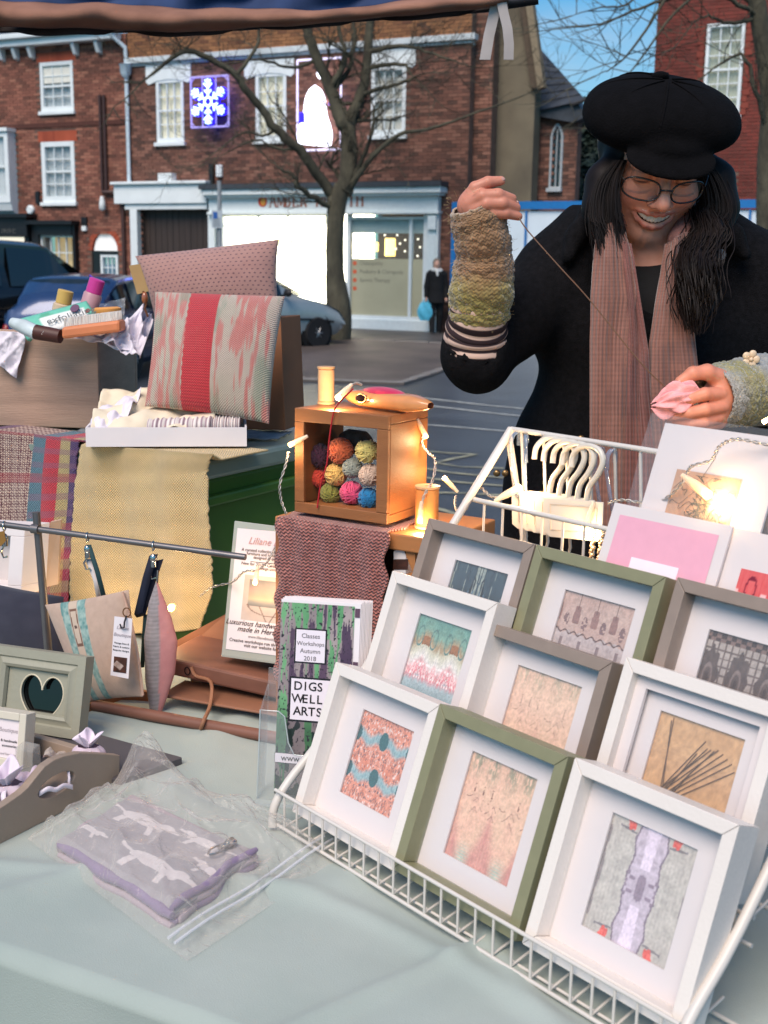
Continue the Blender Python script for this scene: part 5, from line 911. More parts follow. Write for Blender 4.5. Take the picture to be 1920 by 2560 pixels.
# white open box with tissue and towels
tr = thing('gift_box', 'shallow white card box holding tissue and striped towels', 'box', P(415, 1117, 1.9)); zt_ = CZ+.010; a, b = Z(215, 1117, zt_), Z(617, 1116, zt_); ux = (b-a).normalized(); uy = Vector((-ux.y, ux.x, 0)); hz = PL(215, 1069, a, -uy).z-zt_; wl = (b-a).length; wc = M('white card', (226, 220, 222), rough=.7, var=.03); dp = .17
one('front_wall', wc, tr, 'box', a, ux*wl, uy*.003, (0, 0, hz)); one('back_wall', wc, tr, 'box', a+uy*dp, ux*wl, uy*.003, (0, 0, hz)); one('side_wall', wc, tr, 'box', a+uy*.0032, ux*.003, uy*(dp-.0035), (0, 0, hz)); one('side_wall', wc, tr, 'box', a+uy*.0032+ux*(wl-.003), ux*.003, uy*(dp-.0035), (0, 0, hz)); one('base', wc, tr, 'box', a+uy*.0035+ux*.0035, ux*(wl-.007), uy*(dp-.004), (0, 0, .003))
cream_t = M('cream tissue', (226, 212, 186), rough=.9, var=.08, scale=20); T0 = a+Vector((0, 0, hz-.010)); tq = lambda u, v, z: T0+ux*(wl*u)+uy*(dp*v)+Vector((0, 0, z))
crumple('tissue_paper', 'cream tissue bunched in the white gift box', 'tissue paper', [tq(.02, .06, .006), tq(.80, .05, .004), tq(.80, .9, .058), tq(.05, .9, .058)], .022, 3, cream_t, 60, 40); crumple('tissue_paper', 'peak of white tissue rising from the left of the gift box', 'tissue paper', [tq(.0, .12, .006), tq(.22, .1, .006), tq(.32, .6, .062), tq(.03, .5, .028)], .016, 8, tis_m)
def stripes(U, W): return np.where((np.sin(U*90) > .35)[..., None], LA((150, 128, 136)), LA((222, 214, 208)))
for nm, u0, u1, v0, sc_ in (('striped white and mauve towel rolled in the gift box', .38, .78, .10, 1), ('second striped towel rolled at the right end of the gift box', .76, .97, .16, 1.2)):
    p0, p1 = tq(u0, v0+.12, .006), tq(u1, v0+.12, .010); ax = np.array((p1-p0)); rr_ = .014*sc_
    tag(grid('towel', 60, 20, lambda U, W, p0=p0, ax=ax, rr_=rr_: np.array(p0)+ax*U[..., None]+np.stack([0*U, rr_*1.5*np.cos(W*2*np.pi), rr_*np.sin(W*2*np.pi)], -1)*(1+.1*np.sin(U*60))[..., None], VC('towel stripes', rough=.95, bump=.6), None, stripes), nm, 'towel')
pm_ = thing('woven_mat', 'flat blue grey woven mat under the gift box on the crate lid', 'mat', P(600, 1090, 2.0)); grid('cloth', 40, 20, lambda U, W: np.array(Z(170, 1085, CZ+.003))+(np.array(Z(690, 1100, CZ+.003))-np.array(Z(170, 1085, CZ+.003)))*U[..., None]+np.array([.02, .10, 0])*W[..., None]+np.array([0, 0, .003])*np.abs(np.sin(U*30+W*9))[..., None], M('slate blue weave', (128, 134, 138), rough=.95, var=.25, scale=60), pm_, thick=.002)
# ================================================================ HANGING RAIL
metal_m = M('brushed grey steel', (120, 116, 116), rough=.38, metal=.75, var=.08, scale=40); chrome = M('chrome', (190, 188, 184), rough=.14, metal=1., var=0)
RLA, RLB = P(-40, 1305, 1.75), P(614, 1393, 1.63)
def onrail(x): 
    f0 = (x+40)/654; return RLA.lerp(RLB, f0)
def RY_(x): return onrail(x).y
hr = thing('hanging_rail', 'grey metal rail on a post holding pouches and key fobs', 'display rail', (P(105, 1600, 1.725).x, 1.74, TZ+.004)); pb = onrail(96)
one('rod', metal_m, hr, 'tube', [RLA-(RLB-RLA)*.1, RLB], .0046, 14, smo=50); q = MB(); q.tube([pb+Vector((0, .006, .024)), Vector((pb.x+.012, pb.y+.004, TZ+.016))], [.0056, .0062], 14); q.build('post', metal_m, hr, smo=50); q = MB(); q.tube([pb-(RLB-RLA)*.014, pb+(RLB-RLA)*.014], .0072, 14); q.build('collar', metal_m, hr, smo=50)
one('base_plate', metal_m, hr, 'box', (pb.x-.07, pb.y-.05, TZ+.004), (.15, -.02, 0), (.02, .1, 0), (0, 0, .012), bev=.003)
def fob(x, drop, strapm, label):
    p = onrail(x); t = thing('key_clasp', label, 'clasp', p-Vector((0, 0, drop))); ringpts = [p+Vector((0, .007*math.sin(a), .007*math.cos(a)-.002)) for a in np.linspace(0, 6.283, 16)]
    one('ring', chrome, t, 'tube', ringpts, .0011, 6, smo=80); q = MB(); c = p-Vector((0, .002, .020)); q.ball(c, (.0055, .004, .0075), 10, 8); q.lathe(c-Vector((0, 0, .012)), [(.0045, 0), (.0045, .008)], n=10); q.tube([c-Vector((0, 0, .010)), c-Vector((.006, 0, .020)), c-Vector((.003, 0, .030)), c-Vector((-.003, 0, .028))], .0016, 6); q.build('clasp', chrome, t, smo=60)
    return c-Vector((0, 0, .028)), t
def ribbon(pts, wv, mat, parent, name='strap', th=.0012):
    wv = Vector(wv); m = MB(); vs = []
    for p in pts: vs += [p-wv/2, p+wv/2]
    m.add(vs, [(2*i, 2*i+1, 2*i+3, 2*i+2) for i in range(len(pts)-1)]); o = m.build(name, mat, parent, smo=60); s = o.modifiers.new('s', 'SOLIDIFY'); s.thickness = th; return o
teal_m = M('dark teal ribbon', (34, 66, 70), rough=.8, var=.1); navy_m = M('navy webbing', (24, 30, 48), rough=.85, var=.12)
e1, f1_ = fob(229, .06, teal_m, 'chrome clasp with teal strap holding the cream pouch'); ribbon([onrail(233)-Vector((0, .003, .012)), P(244, 1430, RY_(240)), P(262, 1500, RY_(240)-.005)], (.007, 0, 0), teal_m, f1_); ribbon([onrail(228)-Vector((0, -.002, .035)), P(240, 1450, RY_(240)+.004), P(248, 1492, RY_(240)+.004)], (.008, 0, 0), M('white ribbon', (214, 206, 204), rough=.8), f1_)
e2, f2_ = fob(393, .06, navy_m, 'chrome clasp with navy strap holding the grey pouch'); ribbon([onrail(394)-Vector((0, .002, .014)), P(368, 1440, RY_(393)-.004), P(346, 1532, RY_(393)-.006), P(352, 1540, RY_(393)-.002), P(374, 1470, RY_(393)+.002), P(398, 1400, RY_(393)+.003)], (.0125, 0, .003), navy_m, f2_); ribbon([P(364, 1536, RY_(393)+.004), P(360, 1590, RY_(393)+.012), P(356, 1668, RY_(393)+.02)], (.006, 0, 0), teal_m, f2_)
def pouch(U, W):
    o = lerp3((206, 178, 158), (190, 162, 144), fbm((U*1., W*1.), 22, 5)); xx = U-.02*np.sin(W*3); b = (xx > .19) & (xx < .50); band = ((xx > .19) & (xx < .29)) | ((xx > .40) & (xx < .50)); tl = lerp3((96, 146, 142), (170, 196, 186), np.clip(fbm((U, W), 26, 9)*2.2-.6, 0, 1)); o = np.where(band[..., None], tl, o)
    mid = (xx > .30) & (xx < .39); o = np.where(mid[..., None], LA((212, 190, 168)), o); lab = mid & (W > .56) & (W < .93) & ((np.abs(xx-.345) > .033) | (W > .90) | (W < .59)); o = np.where(lab[..., None], LA((120, 84, 66)), o); dot = mid & (np.hypot((xx-.345), (W-.75)*1.3) < .022); return np.where(dot[..., None], LA((96, 70, 60)), o)
zp = pillow('cream zipped pouch with teal patterned ribbon hanging on the rail', P(112, 1512, 1.70), P(322, 1474, 1.66), P(358, 1742, 1.63), P(212, 1756, 1.66), .022, pouch, VC('cream linen weave', rough=.95, bump=.5, kind='weave', su=620, sv=620, dark=.12, sheen=.2), (.12, .15), 130, 130, 'zip_pouch', 'pouch', .03, .5)
q = MB(); zz = [P(306, 1480, 1.655), P(324, 1540, 1.645), P(345, 1640, 1.632), P(357, 1738, 1.625)]; q.tube(smoothpath(zz, 6), .0022, 6); q.build('zip', M('pink beige zip', (196, 160, 140), rough=.6), zp, smo=60); one('ring', M('brass ring', (150, 108, 66), rough=.3, metal=.9), zp, 'tube', [P(317, 1531, 1.64)+Vector((.0055*math.cos(a), 0, .0065*math.sin(a))) for a in np.linspace(0, 6.283, 18)], .0009, 6)
# grey and pink pouch seen edge-on
def fish(U, W):
    o = lerp3((150, 142, 140), (118, 114, 116), fbm((U*1., W*2.), 16, 6)); o = o*(1+.16*np.sin(W*190+U*6))[..., None]; return np.where((U > .5)[..., None], lerp3((206, 146, 140), (188, 126, 124), fbm((U, W), 8, 3)), o)
gp = thing('zip_pouch', 'grey textured pouch with pink lining seen edge-on under the rail', 'pouch', P(390, 1812, 1.63)); Yf = RY_(393)-.01
def fishpos(U, W):
    y = 1806-W*350; hw_l = np.interp(W, [0, .1, .3, .6, .85, 1], [2, 18, 32, 36, 22, 2]); hw_r = np.interp(W, [0, .15, .35, .58, .75, 1], [3, 22, 42, 48, 34, 3]); ang = U*2*np.pi; xc = 390+6*np.sin(W*3); x = xc+np.where(np.cos(ang+np.pi) < 0, -hw_l, hw_r)*np.abs(np.cos(ang)) ; dp_ = .012*np.sin(ang)*np.sin(np.pi*np.clip(W, .02, .98))**.6
    o = np.zeros(U.shape+(3,))
    for i in range(U.shape[0]):
        for j in range(U.shape[1]): o[i, j] = P(x[i, j], y[i, j], Yf-dp_[i, j])
    return o
def fishcol(U, W): a = np.cos(U*2*np.pi); return np.where((a > .35)[..., None]*(np.abs(U-.5) > .0)[..., None], LA((150, 142, 142))*(.82+.35*fbm((U*1., W*1.), 22, 6)+.12*np.sin(W*200))[..., None], LA((150, 142, 142))) 
def fishc2(U, W):
    x = -np.cos(U*2*np.pi); return np.where((x > -.62+.9*0)[..., None]*(x > .30-.25*np.sin(W*3))[..., None], lerp3((204, 142, 138), (182, 120, 120), fbm((U, W), 9, 3)), LA((150, 142, 142))*(.80+.35*fbm((U*1., W*1.), 24, 6)+.14*np.sin(W*210+4*np.sin(U*9)))[..., None])
grid('shell', 40, 90, fishpos, VC('knobbly grey weave', rough=.95, bump=.7), gp, fishc2); one('strap_end', chrome, gp, 'tube', [P(395, 1425, Yf), P(392, 1470, Yf)], .0016, 6)
# swing tag
tg = thing('swing_tag', 'white swing tag on the cream pouch with small photo', 'tag', P(300, 1694, 1.6)); a, b, c, d = P(286, 1541, 1.612), P(331, 1547, 1.610), P(321, 1697, 1.600), P(276, 1688, 1.602); one('card', M('white tag card', (228, 220, 222), rough=.6, var=.02), tg, 'slab', [a, b, c, d], (0, .0009, 0))
ut, vt = (b-a).normalized(), (a-d).normalized(); Wt, Ht = (b-a).length, (a-d).length; tq_ = lambda u, v: d+ut*(Wt*u)+vt*(Ht*v); gm_ = M('pale grey print', (176, 164, 166), rough=.7, var=0); km_ = M('black print', (42, 38, 40), rough=.7, var=0)
nt_ = ut.cross(vt); 
for s_, v_, z_, m_ in (('Liliane', .80, .0068, gm_), ('Boutique', .68, .0068, gm_), ('Vintage linen &', .55, .0035, km_), ('Fabric & notions', .49, .0035, km_), ('Bespoke designs', .43, .0035, km_)): text('lettering', s_, z_, tq_(.5, v_), ut, vt, m_, tg, 'CENTER', .25 if z_ > .005 else 0, 0, .0002, lift=.0006)
grid('photo_print', 30, 30, frame3(tq_(.14, .07)+nt_*.0007, tq_(.86, .07)+nt_*.0007, tq_(.14, .33)+nt_*.0007), VC('tag photo', rough=.5), tg, lambda U, W: np.where((np.abs(U-.4+.5*(W-.4))+np.abs(W-.45)*1.4 < .42)[..., None], lerp3((196, 176, 166), (120, 96, 84), fbm((U, W), 5, 3)), lerp3((30, 20, 18), (96, 52, 34), fbm((U, W), 4, 6)))); one('hook', M('dark wire', (50, 46, 46), rough=.4, metal=.6), tg, 'tube', [P(300, 1560, 1.606), P(303, 1570, 1.604), P(310, 1569, 1.604), P(311, 1556, 1.604), P(316, 1540, 1.61)], .0012, 6)
# navy bag and white deep frame further left
pillow('dark navy fabric bag beside the rail post', P(-90, 1440, 1.84), P(160, 1492, 1.80), P(170, 1650, 1.76), P(-90, 1660, 1.80), .03, lambda U, W: lerp3((54, 54, 66), (40, 41, 54), fbm((U, W), 7, 2)), VC('navy felt', rough=.95, bump=.3, sheen=.3), (.2, .14), 50, 50, 'fabric_bag', 'bag')
wf = thing('picture_frame', 'deep white frame standing behind the rail post at the left edge', 'picture frame', P(20, 1490, 1.90)); a, b, c, d = P(-130, 1308, 1.92), P(62, 1318, 1.90), P(48, 1484, 1.88), P(-140, 1478, 1.90)
q = MB(); inn = lambda u, v: a+(b-a)*u+(d-a)*v; bk_ = Vector((.030, .04, 0))
for (u0, v0, u1, v1) in ((0, 0, 1, .14), (0, .86, 1, 1), (0, .141, .12, .859), (.82, .141, 1, .859)): q.slab([inn(u0, v0), inn(u1, v0), inn(u1, v1), inn(u0, v1)], bk_)
q.build('frame', M('white frame paint', (224, 216, 214), rough=.5, var=.03), wf, bev=.001); one('backing', M('pale mount', (206, 196, 192), rough=.8), wf, 'slab', [inn(.1, .12)+bk_*.7, inn(.85, .12)+bk_*.7, inn(.85, .88)+bk_*.7, inn(.1, .88)+bk_*.7], bk_*.2); one('side_panel', M('beige card side', (196, 172, 152), rough=.8), wf, 'slab', [b+bk_*1.01, b+bk_*1.01+Vector((.012, .02, 0)), c+bk_*1.01+Vector((.016, .02, 0)), c+bk_*1.01], (0, .01, 0))
e3, f3_ = fob(14, .06, navy_m, 'chrome clasp with mustard leather fob at the left end of the rail'); one('leather_fob', M('mustard leather', (150, 110, 50), rough=.6, var=.15), f3_, 'slab', [P(-12, 1332, 1.725), P(10, 1328, 1.725), P(14, 1352, 1.725), P(2, 1366, 1.725), P(-12, 1362, 1.725)], (0, .003, 0))
# ================================================================ WIRE DISPLAY RACK AND BOX FRAMES
RYAW = math.radians(-49.5); RT = math.radians(20.5); RO = Z(713, 2074, TZ); RU = Vector((math.cos(RYAW), math.sin(RYAW), 0)); RB = Vector((-RU.y, RU.x, 0)); RV = Vector((0, 0, 1))*math.cos(RT)+RB*math.sin(RT); RN = -(Vector((0, 0, 1))*-math.sin(RT)+RB*math.cos(RT))
def rq(a, b, z): return Vector((RO.x, RO.y, TZ+.004))+RU*a+RB*b+Vector((0, 0, z))
RW = .562; wire_m = M('white coated wire', (210, 203, 194), rough=.35, var=.03)
rk = thing('wire_rack', 'white wire display rack with sloping sides holding the framed prints', 'display rack', RO)
def wtube(name, pts, r, n=8): return one(name, wire_m, rk, 'tube', pts, r, n, smo=60)
def railpt(t, a): return rq(a, .022+.335*t, .06+.381*t)
for a in (0, RW): wtube('side_rail', smoothpath([rq(a, -.018, .006), rq(a, -.015, .03), rq(a, .006, .056), railpt(.12, a), railpt(.5, a), railpt(1.0, a)], 4), .0052, 12)
for a in (0, RW): wtube('rear_leg', [railpt(.985, a), rq(a, .40, .25), rq(a, .42, .006)], .0048, 10)
wproto = {}
def wires(name, p_of, q_of, n, a0, a1, r):
    first = None
    for i in range(n):
        a = a0+(a1-a0)*i/(n-1); p, q = p_of(a), q_of(a)
        if first is None: first = (wtube(name, [p, q], r, 6), p)
        else: o = first[0].copy(); COL.objects.link(o); o.parent = rk; o.location = p-first[1]
TIERS = [(-.014, .008, .050, .090), (.084, .082, .108, .066), (.1545, .140, .168, .07)]
for b, z0, z1, dp_ in TIERS:
    wtube('tier_rail', [rq(0, b, z1), rq(RW, b, z1)], .0021); wtube('tier_rail', [rq(.0, b, z0), rq(RW, b, z0)], .0021); wtube('tier_rail', [rq(0, b+dp_, z0), rq(RW, b+dp_, z0)], .0021)
    if b < .05: wtube('tier_rail', [rq(0, b+.010, z0), rq(RW, b+.010, z0)], .0016)
    wires('upright_wire', lambda a: rq(a, b, z0), lambda a: rq(a, b, z1), 23, .018, RW-.018, .0014); wires('floor_wire', lambda a: rq(a, b, z0+.003), lambda a: rq(a, b+dp_, z0+.020), 23, .018, RW-.018, .0014)
# top basket
tb0, tz0, tz1 = .290, .285, .357
wtube('tier_rail', [rq(0, tb0, tz1), rq(RW, tb0, tz1)], .0032); wtube('tier_rail', [rq(0, .357, .441), rq(RW, .357, .441)], .0034); wtube('tier_rail', [rq(0, tb0, tz0), rq(RW, tb0, tz0)], .0028); wtube('tier_rail', [rq(0, .392, tz0), rq(RW, .392, tz0)], .0028)
wires('upright_wire', lambda a: rq(a, tb0, tz0), lambda a: rq(a, tb0, tz1), 17, .022, RW-.02, .0016)
f_ = None
for i in range(15):
    a = .018+(RW-.036)*i/14; pts = [rq(a, .357, .441), rq(a, .366, .36), rq(a, .374, .30), rq(a, .370, .288), rq(a, tb0, tz0)]
    if f_ is None: f_ = (wtube('bent_wire', pts, .0020, 6), a)
    else: o = f_[0].copy(); COL.objects.link(o); o.parent = rk; o.location = RU*(a-f_[1])
white_f = M('white box frame paint', (226, 217, 208), rough=.38, var=.04, scale=9, bump=.12, bscale=300); green_f = M('sage olive frame paint', (132, 130, 100), rough=.45, var=.05, scale=60); taupe_f = M('taupe frame paint', (142, 126, 114), rough=.45, var=.05, scale=60)
mount_m = M('white mount card', (214, 205, 203), rough=.85, var=.015); glass_f = film('picture glass', (230, 235, 240), .05, .03); FW_, FH_ = .176, .178
def boxframe(x, y, b, fm, art, label, nu=70, nv=80, pw=.088, ph=.100, dy=0, deep=False, W=FW_, Hh=FH_, tilt=0):
    """deep box frame whose front top-left corner stands at photo point (x, y) on tier depth b; leans back like the rack"""
    tl = PL(x, y, rq(0, b, 0), RB); u, v, n = RU, RV, RN; o = tl-v*Hh       # n points to the viewer
    t = thing('picture_frame', label, 'picture frame', o-n*.015, 'framed prints on the wire rack'); D, bw, rc = .034, .0128, .021; q_ = lambda a, c, d: o+u*a+v*c-n*d
    oc, ic = [(0, 0), (W, 0), (W, Hh), (0, Hh)], [(bw, bw), (W-bw, bw), (W-bw, Hh-bw), (bw, Hh-bw)]      # mitred mouldings
    for i, nm in enumerate(('bottom_rail', 'stile', 'top_rail', 'stile')):
        j = (i+1) % 4; d_ = .00025; ex = ((d_, 0), (0, d_), (-d_, 0), (0, -d_))[i]; A, B, C_, D_ = oc[i], oc[j], ic[j], ic[i]; one(nm, fm, t, 'slab', [q_(A[0]+ex[0], A[1]+ex[1], D), q_(B[0]-ex[0], B[1]-ex[1], D), q_(C_[0]-ex[0], C_[1]-ex[1], D), q_(D_[0]+ex[0], D_[1]+ex[1], D)], n*D, bev=.0007)
    one('backing_board', M('dark backing board', (70, 62, 58), rough=.9), t, 'box', q_(bw, bw, D-.002), u*(W-2*bw), v*(Hh-2*bw), n*.004)
    cx, cy = W/2, Hh/2+dy; a0, a1, c0_, c1_ = cx-pw/2, cx+pw/2, cy-ph/2, cy+ph/2; m = MB(); mt = .0022
    for (p0, r0, p1, r1) in ((bw, bw, a0, Hh-bw), (a1, bw, W-bw, Hh-bw), (a0, bw, a1, c0_), (a0, c1_, a1, Hh-bw)): m.box(q_(p0, r0, rc+mt), u*(p1-p0), v*(r1-r0), n*mt)
    m.build('mount', mount_m, t)
    if deep:
        m = MB(); e = .016; b0, b1, d0, d1 = a0-e, a1+e, c0_-e, c1_+e
        for (p0, r0, p1, r1) in ((bw, bw, b0, Hh-bw), (b1, bw, W-bw, Hh-bw), (b0, bw, b1, d0), (b0, d1, b1, Hh-bw)): m.box(q_(p0, r0, rc-.006), u*(p1-p0), v*(r1-r0), n*.004)
        m.build('mount', mount_m, t)
    pz = rc+mt+.0012; grid('print', nu, nv, frame3(q_(a0-.003, c0_-.003, pz), q_(a1+.003, c0_-.003, pz), q_(a0-.003, c1_+.003, pz)), VC('art print', rough=.6, var=.05), t, (lambda U, W: np.asarray(art(U, W))*(.74+.34*vn((np.abs(U-.5), W), 58, 3)+.18*vn((np.abs(U-.5), W), 23, 8))[..., None]), smo=False)
    one('glazing', glass_f, t, 'box', q_(bw+.0002, bw+.0002, .0185), u*(W-2*bw-.0004), v*(Hh-2*bw-.0004), n*.0012); return t, q_, (a0, a1, c0_, c1_, pz)
mir = lambda U: np.abs(((U*2) % 1)-.5)*2
def A1(U, W):
    x, y = np.abs(U-.5)*2, W; n = fbm((x, y), 13, 3, 4); sp = vn((x, y), 34, 8); o = lerp3((206, 112, 78), (226, 158, 136), np.clip(n*1.4-.2, 0, 1)); o = np.where(((sp > .62) & (vn((x, y), 60, 2) > .5))[..., None], LA((110, 84, 84)), o); o = np.where(((sp < .25) & (vn((x, y), 50, 5) > .4))[..., None], LA((232, 206, 196)), o)
    for yc in (.30, .70):
        wv = yc+.03*np.sin(x*9); d = np.abs(y-wv); bl = np.clip(1.5-d/.055+.5*(n-.5), 0, 1); o = o+(lerp3((112, 150, 158), (160, 186, 186), vn((x, y), 40, 3))-o)*bl[..., None]
        for xc, r in ((.0, .17), (.95, .15)):
            xx = x+.0; d2 = np.hypot((xx-xc)/1.5, (y-yc-.025*(1 if xc < .5 else .5)))*1.0; dk = d2 < .088*r/.15+.016*(n-.5); o = np.where(dk[..., None], lerp3((18, 70, 76), (34, 96, 98), n), o)
    return o
def A2(U, W):
    x = U; n = fbm((x, W), 8, 3); o = lerp3((222, 186, 156), (226, 176, 152), n); m4 = np.abs(((x*2+.0) % 1)-.5)*2; spire = np.clip((.62-W-.55*(1-m4)**.8)*4, 0, 1)*(.55+.45*vn((x*60, W*3), 1, 4)); o = o+(LA((188, 108, 108))-o)*(spire*.8)[..., None]
    teal = np.clip((.22-W)*7, 0, 1)*np.clip(1-np.abs(m4-.05)*2.2, 0, 1)*(.6+.4*np.sin(W*240)); o = o+(LA((150, 190, 176))-o)*np.clip(teal, 0, 1)[..., None]; top = np.clip((W-.72)*6, 0, 1)*np.clip(1.4-np.abs(m4-.45)*3, 0, 1)*(vn((x*3, W), 26, 7) > .42); o = o+(LA((128, 134, 108))-o)*(top*.8)[..., None]
    dash = ((np.sin(W*75+8*np.sin(m4*3)) > .93) & (W > .46) & (W < .62) & (vn((x, W), 22, 2) > .55)); o = np.where(dash[..., None], LA((140, 100, 84)), o); tri = (np.abs(((x*8) % 1)-.5) < .09*(1-((W-.64)*14 % 1))) & (W > .62) & (W < .72) & (vn((x*8//1, x*0), 1, 3) > .35); return np.where(tri[..., None], LA((120, 78, 62)), o)
def A3(U, W):
    x, y = np.abs(U-.5)*2, np.abs(W-.5)*2; n = fbm((x, y), 7, 3); o = lerp3((176, 168, 160), (196, 190, 180), n); o = o*(1+.05*np.sin(U*150))[..., None]; bord = .31+.03*np.sin(y*11)+.05*(n-.5); lil = (x < bord); o = np.where(lil[..., None], lerp3((206, 192, 204), (180, 164, 176), fbm((x, y), 11, 9)), o); o = np.where((x < .10+.07*np.clip(y-.3, 0, 1))[..., None] & (y > .3)[..., None], LA((224, 208, 222)), o)
    ln = np.abs(x-bord) < .028*(vn((x, y), 30, 3)+.2); o = np.where(ln[..., None], LA((128, 112, 124)), o); ed = x > .93-.16*vn((y*0, y), 7, 5)**2+.0; o = np.where(ed[..., None] & (y < .75)[..., None], LA((138, 128, 128)), o); hl_ = (np.abs(y-.78-.1*(x-.4)) < .018) & (x > .36) & (x < .75); o = np.where(hl_[..., None], LA((124, 116, 118)), o)
    red = np.hypot((x-.50-.12*(y-.86))/.085, (y-.90)/.115) < .75+.6*vn((x, y), 24, 6); o = np.where(red[..., None] & (y > .78)[..., None], lerp3((212, 56, 48), (232, 110, 96), vn((x, y), 40, 2)), o); mid = (y < .22) & (x < .34) & (vn((x, y), 15, 4) > .55); return np.where(mid[..., None], LA((140, 122, 136)), o)
def A4(U, W):
    m = mir(U+.25); n = fbm((m, W), 9, 4); stops = [(0, (150, 140, 128)), (.08, (126, 156, 164)), (.24, (170, 190, 194)), (.31, (226, 132, 138)), (.42, (232, 170, 170)), (.50, (226, 220, 212)), (.62, (206, 202, 178)), (.70, (168, 140, 104)), (.80, (120, 158, 140)), (1, (96, 146, 134))]; y = W+.07*(n-.5)+.05*np.sin(m*5)*(W > .3); ys = [s[0] for s in stops]; cs = np.array([LA(s[1]) for s in stops]); o = np.stack([np.interp(y, ys, cs[:, k]) for k in range(3)], -1)
    br = (np.abs(W-.66-.05*m) < .05) & (m > .72) ; o = np.where(br[..., None], LA((152, 98, 54)), o); sp = vn((m, W), 42, 6) > .66; o = np.where(sp[..., None], o*.8, o); lace = (W < .46) & (W > .28) & (vn((m, W), 38, 9) > .62); o = np.where(lace[..., None], LA((240, 226, 222)), o); arch = np.abs(np.hypot((m-.5)*.5, W-.74)-.11) < .012; return np.where(arch[..., None], LA((86, 120, 112)), o)
def A5(U, W): return A2(U*1.0, W*.86+.1)*.55+LA((226, 196, 172))*.45
def A6(U, W): return lerp3((206, 164, 120), (192, 148, 104), fbm((U*1., W*1.), 6, 2))*(1+.07*np.sin(U*420)*np.sin(W*420))[..., None]
def A7(U, W):
    m = np.abs(U-.5)*2; n = fbm((m, W), 9, 5); o = lerp3((34, 52, 62), (58, 84, 96), n); bl = (W < .58+.14*np.sin(m*9)) & (m < .75); o = np.where(bl[..., None], lerp3((72, 104, 132), (96, 130, 150), n), o); leg = np.abs(m-.22-.45*(.62-W)) < .06; o = np.where(leg[..., None], LA((26, 40, 46)), o); drip = (vn((m*26, W*4), 1, 3) > .62) & ((m < .16) | (m > .82) | (np.abs(m-.5) < .05)) & (W > .55-.2*vn((m*30, W*0), 1, 5)); return np.where(drip[..., None], lerp3((170, 178, 166), (110, 126, 124), vn((m, W), 40, 2)), o)
def A8(U, W):
    n = fbm((U, W), 6, 2); o = lerp3((182, 148, 136), (196, 170, 158), n); o = np.where((W < .56+.02*np.sin(U*40))[..., None], lerp3((194, 180, 176), (176, 162, 160), n), o); wl_ = np.abs(W-.56-.016*np.sin(U*52)) < .009; f4 = ((U*4.0) % 1)-.5; dress = (W < .50) & (W > .16) & (np.abs(f4) < .06+.30*np.clip(.50-W, 0, 1)+.05*np.clip(W-.42, 0, 1)*4); stem = (W <= .18) & (W > .04) & (np.abs(f4) < .035); o = np.where((dress | stem)[..., None], lerp3((116, 98, 100), (146, 130, 130), vn((U*60, W*6), 1, 3)), o)
    g4 = ((U*4.0+.5) % 1)-.5; bod = (W > .66) & (W < .84) & (np.abs(g4) < .20-.6*np.abs(W-.72)) ; bod2 = (np.hypot((f4)*.5, W-.68) < .075); st = (np.abs(g4) < .02) & (W > .80) & (W < .97); o = np.where(bod[..., None], lerp3((150, 112, 102), (132, 98, 92), n), o); o = np.where((bod2 & (vn((U, W), 40, 4) > .35))[..., None], LA((120, 92, 90)), o); o = np.where((st | wl_)[..., None], LA((92, 66, 60)), o); return o
def A9(U, W):
    f3 = ((U*3.3+.15) % 1)-.5; y = W-.52; o = lerp3((150, 138, 130), (176, 164, 156), fbm((U, W), 12, 3)); r = np.hypot(f3/.36, y/.30); dk = r < 1+.10*np.sin(np.arctan2(y, f3*.8)*9); o = np.where(dk[..., None], lerp3((66, 52, 48), (92, 76, 70), fbm((f3, W), 14, 6)), o); ring = np.abs(r-.42) < .07; o = np.where(ring[..., None] & dk[..., None], LA((120, 104, 98)), o); ctr = r < .18; o = np.where(ctr[..., None], LA((58, 44, 40)), o); net = (~dk) & ((np.sin(U*90) > .75) | (np.sin(W*80) > .8)); o = np.where(net[..., None], LA((96, 80, 74)), o); band = (W > .88) | (W < .14); return np.where(band[..., None], lerp3((60, 44, 40), (120, 96, 88), (np.sin(U*60)*np.sin(W*55) > 0)*1.), o)
def A10(U, W):
    f = np.abs(((U*2.4) % 1)-.5)*2; n = fbm((f, W), 10, 4); o = lerp3((196, 62, 70), (222, 112, 108), n); o = np.where((W < .52)[..., None], lerp3((150, 34, 56), (214, 84, 80), n), o); pale = np.hypot((f-.92)*.5, (W-.66)) < .12; o = np.where(pale[..., None], LA((232, 188, 186)), o); rg = np.abs(np.hypot((f-.1)*.5, W-.80)-.12) < .02; o = np.where(rg[..., None], LA((120, 24, 48)), o); ln = np.abs(W-.52-.02*np.sin(U*30)) < .014; ln2 = np.abs(W-.40-.02*np.sin(U*40+1)) < .012; o = np.where(ln[..., None], LA((70, 16, 36)), o); return np.where(ln2[..., None], LA((230, 180, 170)), o)
B1, B2, B3 = .055, .155, .215
boxframe(839, 1654, B1, white_f, A1, 'white box frame with orange and teal mirrored print, front left of the rack', 110, 120, .086, .097)
boxframe(1099, 1758, B1, green_f, A2, 'sage green box frame with peach and mauve spired print in the front row', 110, 130, .090, .108)
boxframe(1437, 1893, B1, white_f, A3, 'white box frame with grey mirrored print and red blobs, front right', 120, 140, .092, .106)
boxframe(981, 1426, B2, white_f, A4, 'white box frame with teal, white and pink striped print in the middle row', 110, 120, .088, .100)
boxframe(1217, 1553, B2, taupe_f, A5, 'taupe box frame with pale pink spired print in the middle row', 90, 110, .090, .108)
